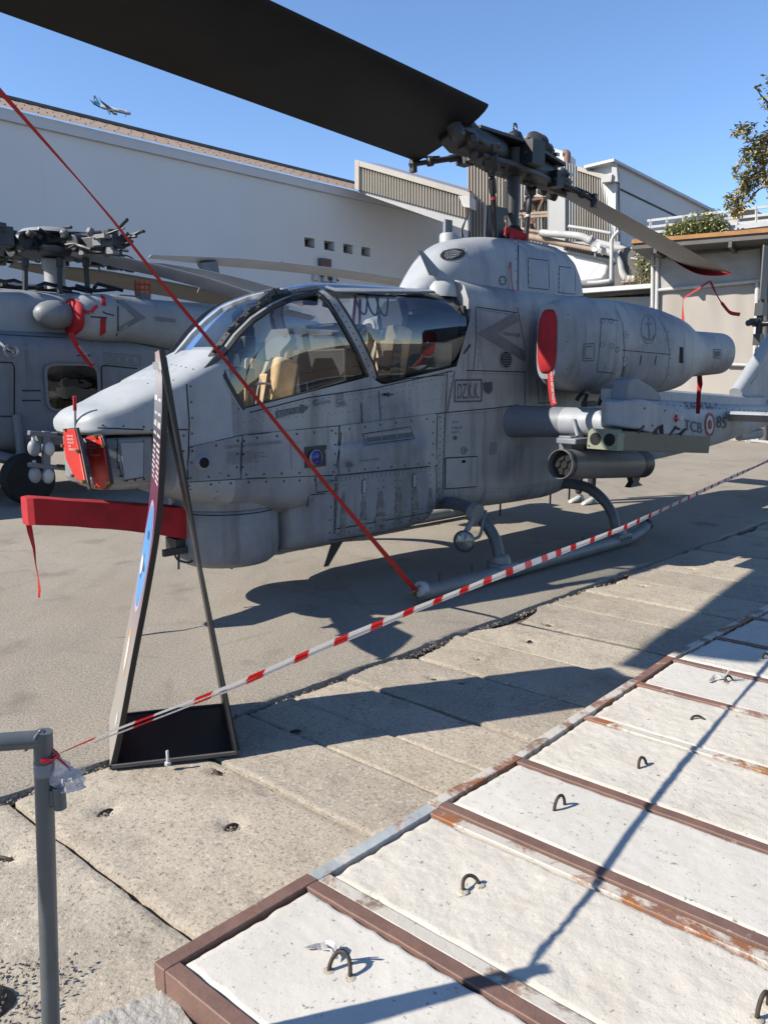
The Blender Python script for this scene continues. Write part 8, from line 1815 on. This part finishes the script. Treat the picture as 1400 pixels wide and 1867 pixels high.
cb = pt.lerp(pb2, 0.065); s = MB(); s.lathe([(rr_ + 0.0012, -0.014), (rr_ + 0.0016, 0.0), (rr_ + 0.0012, 0.014)], cb - rl0, (pt - pb2), 24, caps=False); s.build('clear_tape', simple('clear_tape_film', (0.30, 0.32, 0.38), 0.25, 0, 0.1), rg_, smooth=60)

# ================================================================== red and white barrier tape
tp0 = onz(100, 1378, TH); tpts = [tp0] + [onz(x, y, TH - dz) for x, y, dz in [(150, 1356, 0), (210, 1331, 0), (300, 1297, 0), (430, 1247, 0), (590, 1178, 0), (755, 1110, 0), (950, 1033, 0), (1140, 960, 0), (1300, 885, 0), (1395, 842, 0)]]
dlast = (tpts[-1] - tpts[-2]).normalized(); tpts.append(tpts[-1] + V((dlast.x, dlast.y, 0)) * 4)
L_ = [0]
for a, b in zip(tpts, tpts[1:]): L_.append(L_[-1] + (b - a).length)
def tat(d):
    for i in range(len(L_) - 1):
        if d <= L_[i + 1]: return tpts[i].lerp(tpts[i + 1], (d - L_[i]) / (L_[i + 1] - L_[i]))
    return tpts[-1]
tpx = [100, 150, 210, 300, 430, 590, 755, 950, 1140, 1300, 1395]
def dpx(x):
    lo, hi = 0.0, L_[-1]
    for _ in range(40):
        mid = (lo + hi) / 2; q = tat(mid) - EYE; px_ = 700 + 1400 * q.x / q.dot(FW)
        if px_ < x: lo = mid
        else: hi = mid
    return lo
segs = []; last = 0.0
for a, b in [(100, 172), (245, 280), (354, 386), (450, 481), (537, 562), (609, 634), (676, 698), (735, 754), (790, 806), (838, 854), (881, 896), (922, 935), (957, 969), (987, 998), (1013, 1023), (1040, 1050)]:
    a = dpx(a); b = dpx(b)
    if a > last: segs.append((last, a, 0))
    segs.append((a, b, 1)); last = b
d = last
while d < L_[-1] - 0.3:
    segs.append((d, d + 0.15, 0)); segs.append((d + 0.15, d + 0.20, 1)); d += 0.20
pth = []; ws_ = []; ms_ = []; sds = []
for a, b, m_ in segs:
    n = 4
    for k in range(n):
        pth.append(tat(a + (b - a) * k / n)); ms_.append(m_)
pth.append(tat(segs[-1][1]))
for i, q in enumerate(pth):
    dd = (q - tp0).length; ws_.append(0.012 if dd < 0.03 else (0.014 if dd < 0.2 else min(0.021, 0.010 + (dd - 0.2) * 0.035))); tdir = V((0.62, 0.785, 0)); sp3 = (sun_dir - tdir * sun_dir.dot(tdir)).normalized(); sds.append((V((0.20, -0.155, 0.97)) + V((0.79, -0.62, 0)) * (0.35 * math.sin(dd * 2.1) + 0.25 * math.sin(dd * 5.3) + 1.5 * math.exp(-dd * 7))).normalized())
bt = empty('barrier_tape', 'red and white striped barrier tape stretched from the grey post past the helicopter', 'tape', tp0)
s = MB(); s.ribbon([q - tp0 for q in pth], sds, ws_, 0.0012, m=ms_); s.build('tape_strip', [M['tape_white'], M['tape_red']], bt, smooth=0)
s = MB(); s.ribbon([q - tp0 + V((0, 0, -0.010)) + sds[i].cross(V((0, 0, 1))) * 0.004 for i, q in enumerate(pth)][8:], [V((q.x * .6, q.y, q.z * 0.9)) for q in sds[8:]], [w * 0.55 for w in ws_[8:]], 0.001, m=ms_[8:]); s.build('tape_fold', [M['tape_white'], M['tape_red']], bt, smooth=0)
s = MB(); pc_ = onz(82, 1380, TH) - tp0; s.tube([pc_ + V((0.021 * math.cos(a), 0.021 * math.sin(a), 0.002 * math.sin(3 * a))) for a in fr(-1.5, 1.8, 12)], 0.004, 6); s.tube([V((-0.004, 0, 0.012)), V((0.004, 0, 0.002)), V((0.008, 0, -0.004))], 0.004, 6); s.tube(bez([V((0, 0, 0)), V((0.012, 0, -0.012)), V((0.02, 0, -0.02)), V((0.03, 0, -0.034))], 3), 0.0022, 6); s.build('tape_knot', M['tape_red'], bt)
fp_ = tpts[-1]; fpo = empty('barrier_post', 'thin grey post holding the far end of the striped tape', 'post', V((fp_.x, fp_.y, 0))); s = MB(); s.tube([V((0, 0, 0)), V((0, 0, 1.05))], 0.025, 12); s.lathe([(0.16, 0), (0.15, 0.02), (0.03, 0.05)], (0, 0, 0), (0, 0, 1), 20); s.build('post', M['rail_grey'], fpo)
# crumpled clear bag hanging from the knot
bgm = bpy.data.materials.new('clear_plastic'); bgm.use_nodes = True; n_ = bgm.node_tree.nodes; l_n = bgm.node_tree.links
for q in list(n_): n_.remove(q)
o_n = n_.new('ShaderNodeOutputMaterial'); mx = n_.new('ShaderNodeMixShader'); tb = n_.new('ShaderNodeBsdfTransparent'); gb = n_.new('ShaderNodeBsdfPrincipled'); lw = n_.new('ShaderNodeLayerWeight'); rp_ = n_.new('ShaderNodeMapRange')
gb.inputs['Base Color'].default_value = (0.5, 0.5, 0.53, 1); gb.inputs['Roughness'].default_value = 0.16; gb.inputs['Specular IOR Level'].default_value = 0.9; lw.inputs[0].default_value = 0.35
rp_.inputs[3].default_value = 0.42; rp_.inputs[4].default_value = 0.85; l_n.new(lw.outputs['Facing'], rp_.inputs[0]); l_n.new(rp_.outputs[0], mx.inputs[0]); l_n.new(tb.outputs[0], mx.inputs[1]); l_n.new(gb.outputs[0], mx.inputs[2]); l_n.new(mx.outputs[0], o_n.inputs[0])
s = MB(); bq = tp0 + V((0.0, 0.005, -0.004)); rings = []
for i in range(22):
    t = i / 21; cz = -0.070 * t; r = 0.003 + 0.030 * math.sin(min(1, t * 1.12) * 1.9) ** 1.0; cx = 0.022 * t
    rings.append([V((cx + (r * (1 + 0.45 * noise.noise(V((math.cos(a) * 2, math.sin(a) * 2, t * 5))) + 0.3 * noise.noise(V((math.cos(a) * 6, math.sin(a) * 6, t * 9))))) * math.cos(a), 0.6 * r * (1 + 0.5 * noise.noise(V((math.cos(a) * 4, math.sin(a) * 4, 7 + t * 7)))) * math.sin(a), cz + 0.004 * noise.noise(V((a, t * 9, 3))))) for a in fr(0, 6.2832, 36)[:-1]])
s.loft(rings); ob = s.build('plastic_bag', bgm, None, smooth=14); ob.location = bq; tag(ob, 'crumpled clear plastic bag hanging from the tape knot beside the grey post', 'bag')

# ================================================================== person standing behind the helicopter (white trainers show under it)
pp = onz(1066, 917); ph = (EYE - pp); 
pr_ = empty('person', 'person in dark trousers and white trainers standing behind the near helicopter', 'person', V((pp.x, pp.y, 0)), math.atan2(-0.6, -0.8))
import bmesh
def skin(name, joints, edges, radii, mt, parent):
    me = bpy.data.meshes.new(name); me.from_pydata(joints, edges, []); o = link_mesh(name, me, parent); me.materials.append(mt)
    md = o.modifiers.new('skin', 'SKIN'); sv = me.skin_vertices[0].data
    for i, r in enumerate(radii): sv[i].radius = (r, r)
    sv[0].use_root = True; md.use_smooth_shade = True; sd_ = o.modifiers.new('sub', 'SUBSURF'); sd_.levels = 1; sd_.render_levels = 2; return o
J = [(0, 0, .95), (0, 0, 1.15), (0, 0, 1.38), (0, 0, 1.50), (0.02, 0, 1.58), (0.01, 0, 1.70), (0, .10, .90), (0.02, .11, .50), (0, .11, .10), (0, -.10, .90), (0.02, -.11, .50), (0, -.11, .10), (0, .19, 1.42), (-0.02, .25, 1.15), (0.06, .26, .90), (.08, .26, .80), (0, -.19, 1.42), (-0.02, -.25, 1.15), (0.06, -.26, .90), (.08, -.26, .80)]
Ed = [(0, 1), (1, 2), (2, 3), (3, 4), (4, 5), (0, 6), (6, 7), (7, 8), (0, 9), (9, 10), (10, 11), (2, 12), (12, 13), (13, 14), (14, 15), (2, 16), (16, 17), (17, 18), (18, 19)]
Rd = [.14, .13, .15, .06, .08, .085, .095, .065, .05, .095, .065, .05, .065, .048, .036, .04, .065, .048, .036, .04]
skin('body', J, Ed, Rd, simple('dark_clothing', (0.03, 0.035, 0.05), 0.85, 0, 0.2), pr_)
sk_ = simple('skin', (0.45, 0.28, 0.20), 0.6, 0, 0.08)
s = MB(); s.ball((0.02, 0, 1.64), 0.105, 16, sc=(0.95, 0.8, 1.2)); s.ball((0.125, 0, 1.62), 0.018, 8); s.build('head', sk_, pr_, smooth=60)
s = MB(); s.ball((0.0, 0, 1.67), 0.112, 14, sc=(0.95, 0.85, 1.05)); s.build('hair', M['cockpit_black'], pr_, smooth=60)
for y in (.11, -.11):
    s = MB(); rings = []
    for t, w, z1 in [(-0.09, 0.035, 0.07), (-0.06, 0.042, 0.10), (0.0, 0.043, 0.095), (0.08, 0.048, 0.065), (0.15, 0.045, 0.05), (0.185, 0.025, 0.03)]:
        rings.append([V((t, y + w * math.cos(a), max(0.004, z1 / 2 + z1 / 2 * math.sin(a)))) for a in fr(0, 6.2832, 14)[:-1]])
    s.loft(rings); sh = s.build('shoe', M['white_metal'], pr_, smooth=60)
    s = MB(); s.prism([V((0.0, y + 0.046, 0.03)), V((0.06, y + 0.049, 0.025)), V((0.03, y + 0.045, 0.07)), V((-0.01, y + 0.044, 0.08))], V((0, 0.003, 0))); s.build('shoe_stripe', simple('shoe_teal', (0.03, 0.25, 0.22), 0.6), sh)
    for k in range(4):
        s = MB(); hy = 0.26 if y > 0 else -0.26; s.tube([(0.08, hy + (k - 1.5) * 0.018, 0.79), (0.085, hy + (k - 1.5) * 0.018, 0.745 - 0.006 * (k in (1, 2))), (0.10, hy + (k - 1.5) * 0.016, 0.71 - 0.008 * (k in (1, 2)))], [0.009, 0.0085, 0.007], 7); s.build('finger', sk_, pr_, smooth=60)
    s = MB(); s.tube([(0.095, hy * 0.97, 0.80), (0.125, hy * 0.94, 0.775), (0.135, hy * 0.94, 0.745)], [0.010, 0.0095, 0.008], 7); s.build('thumb', sk_, pr_, smooth=60)
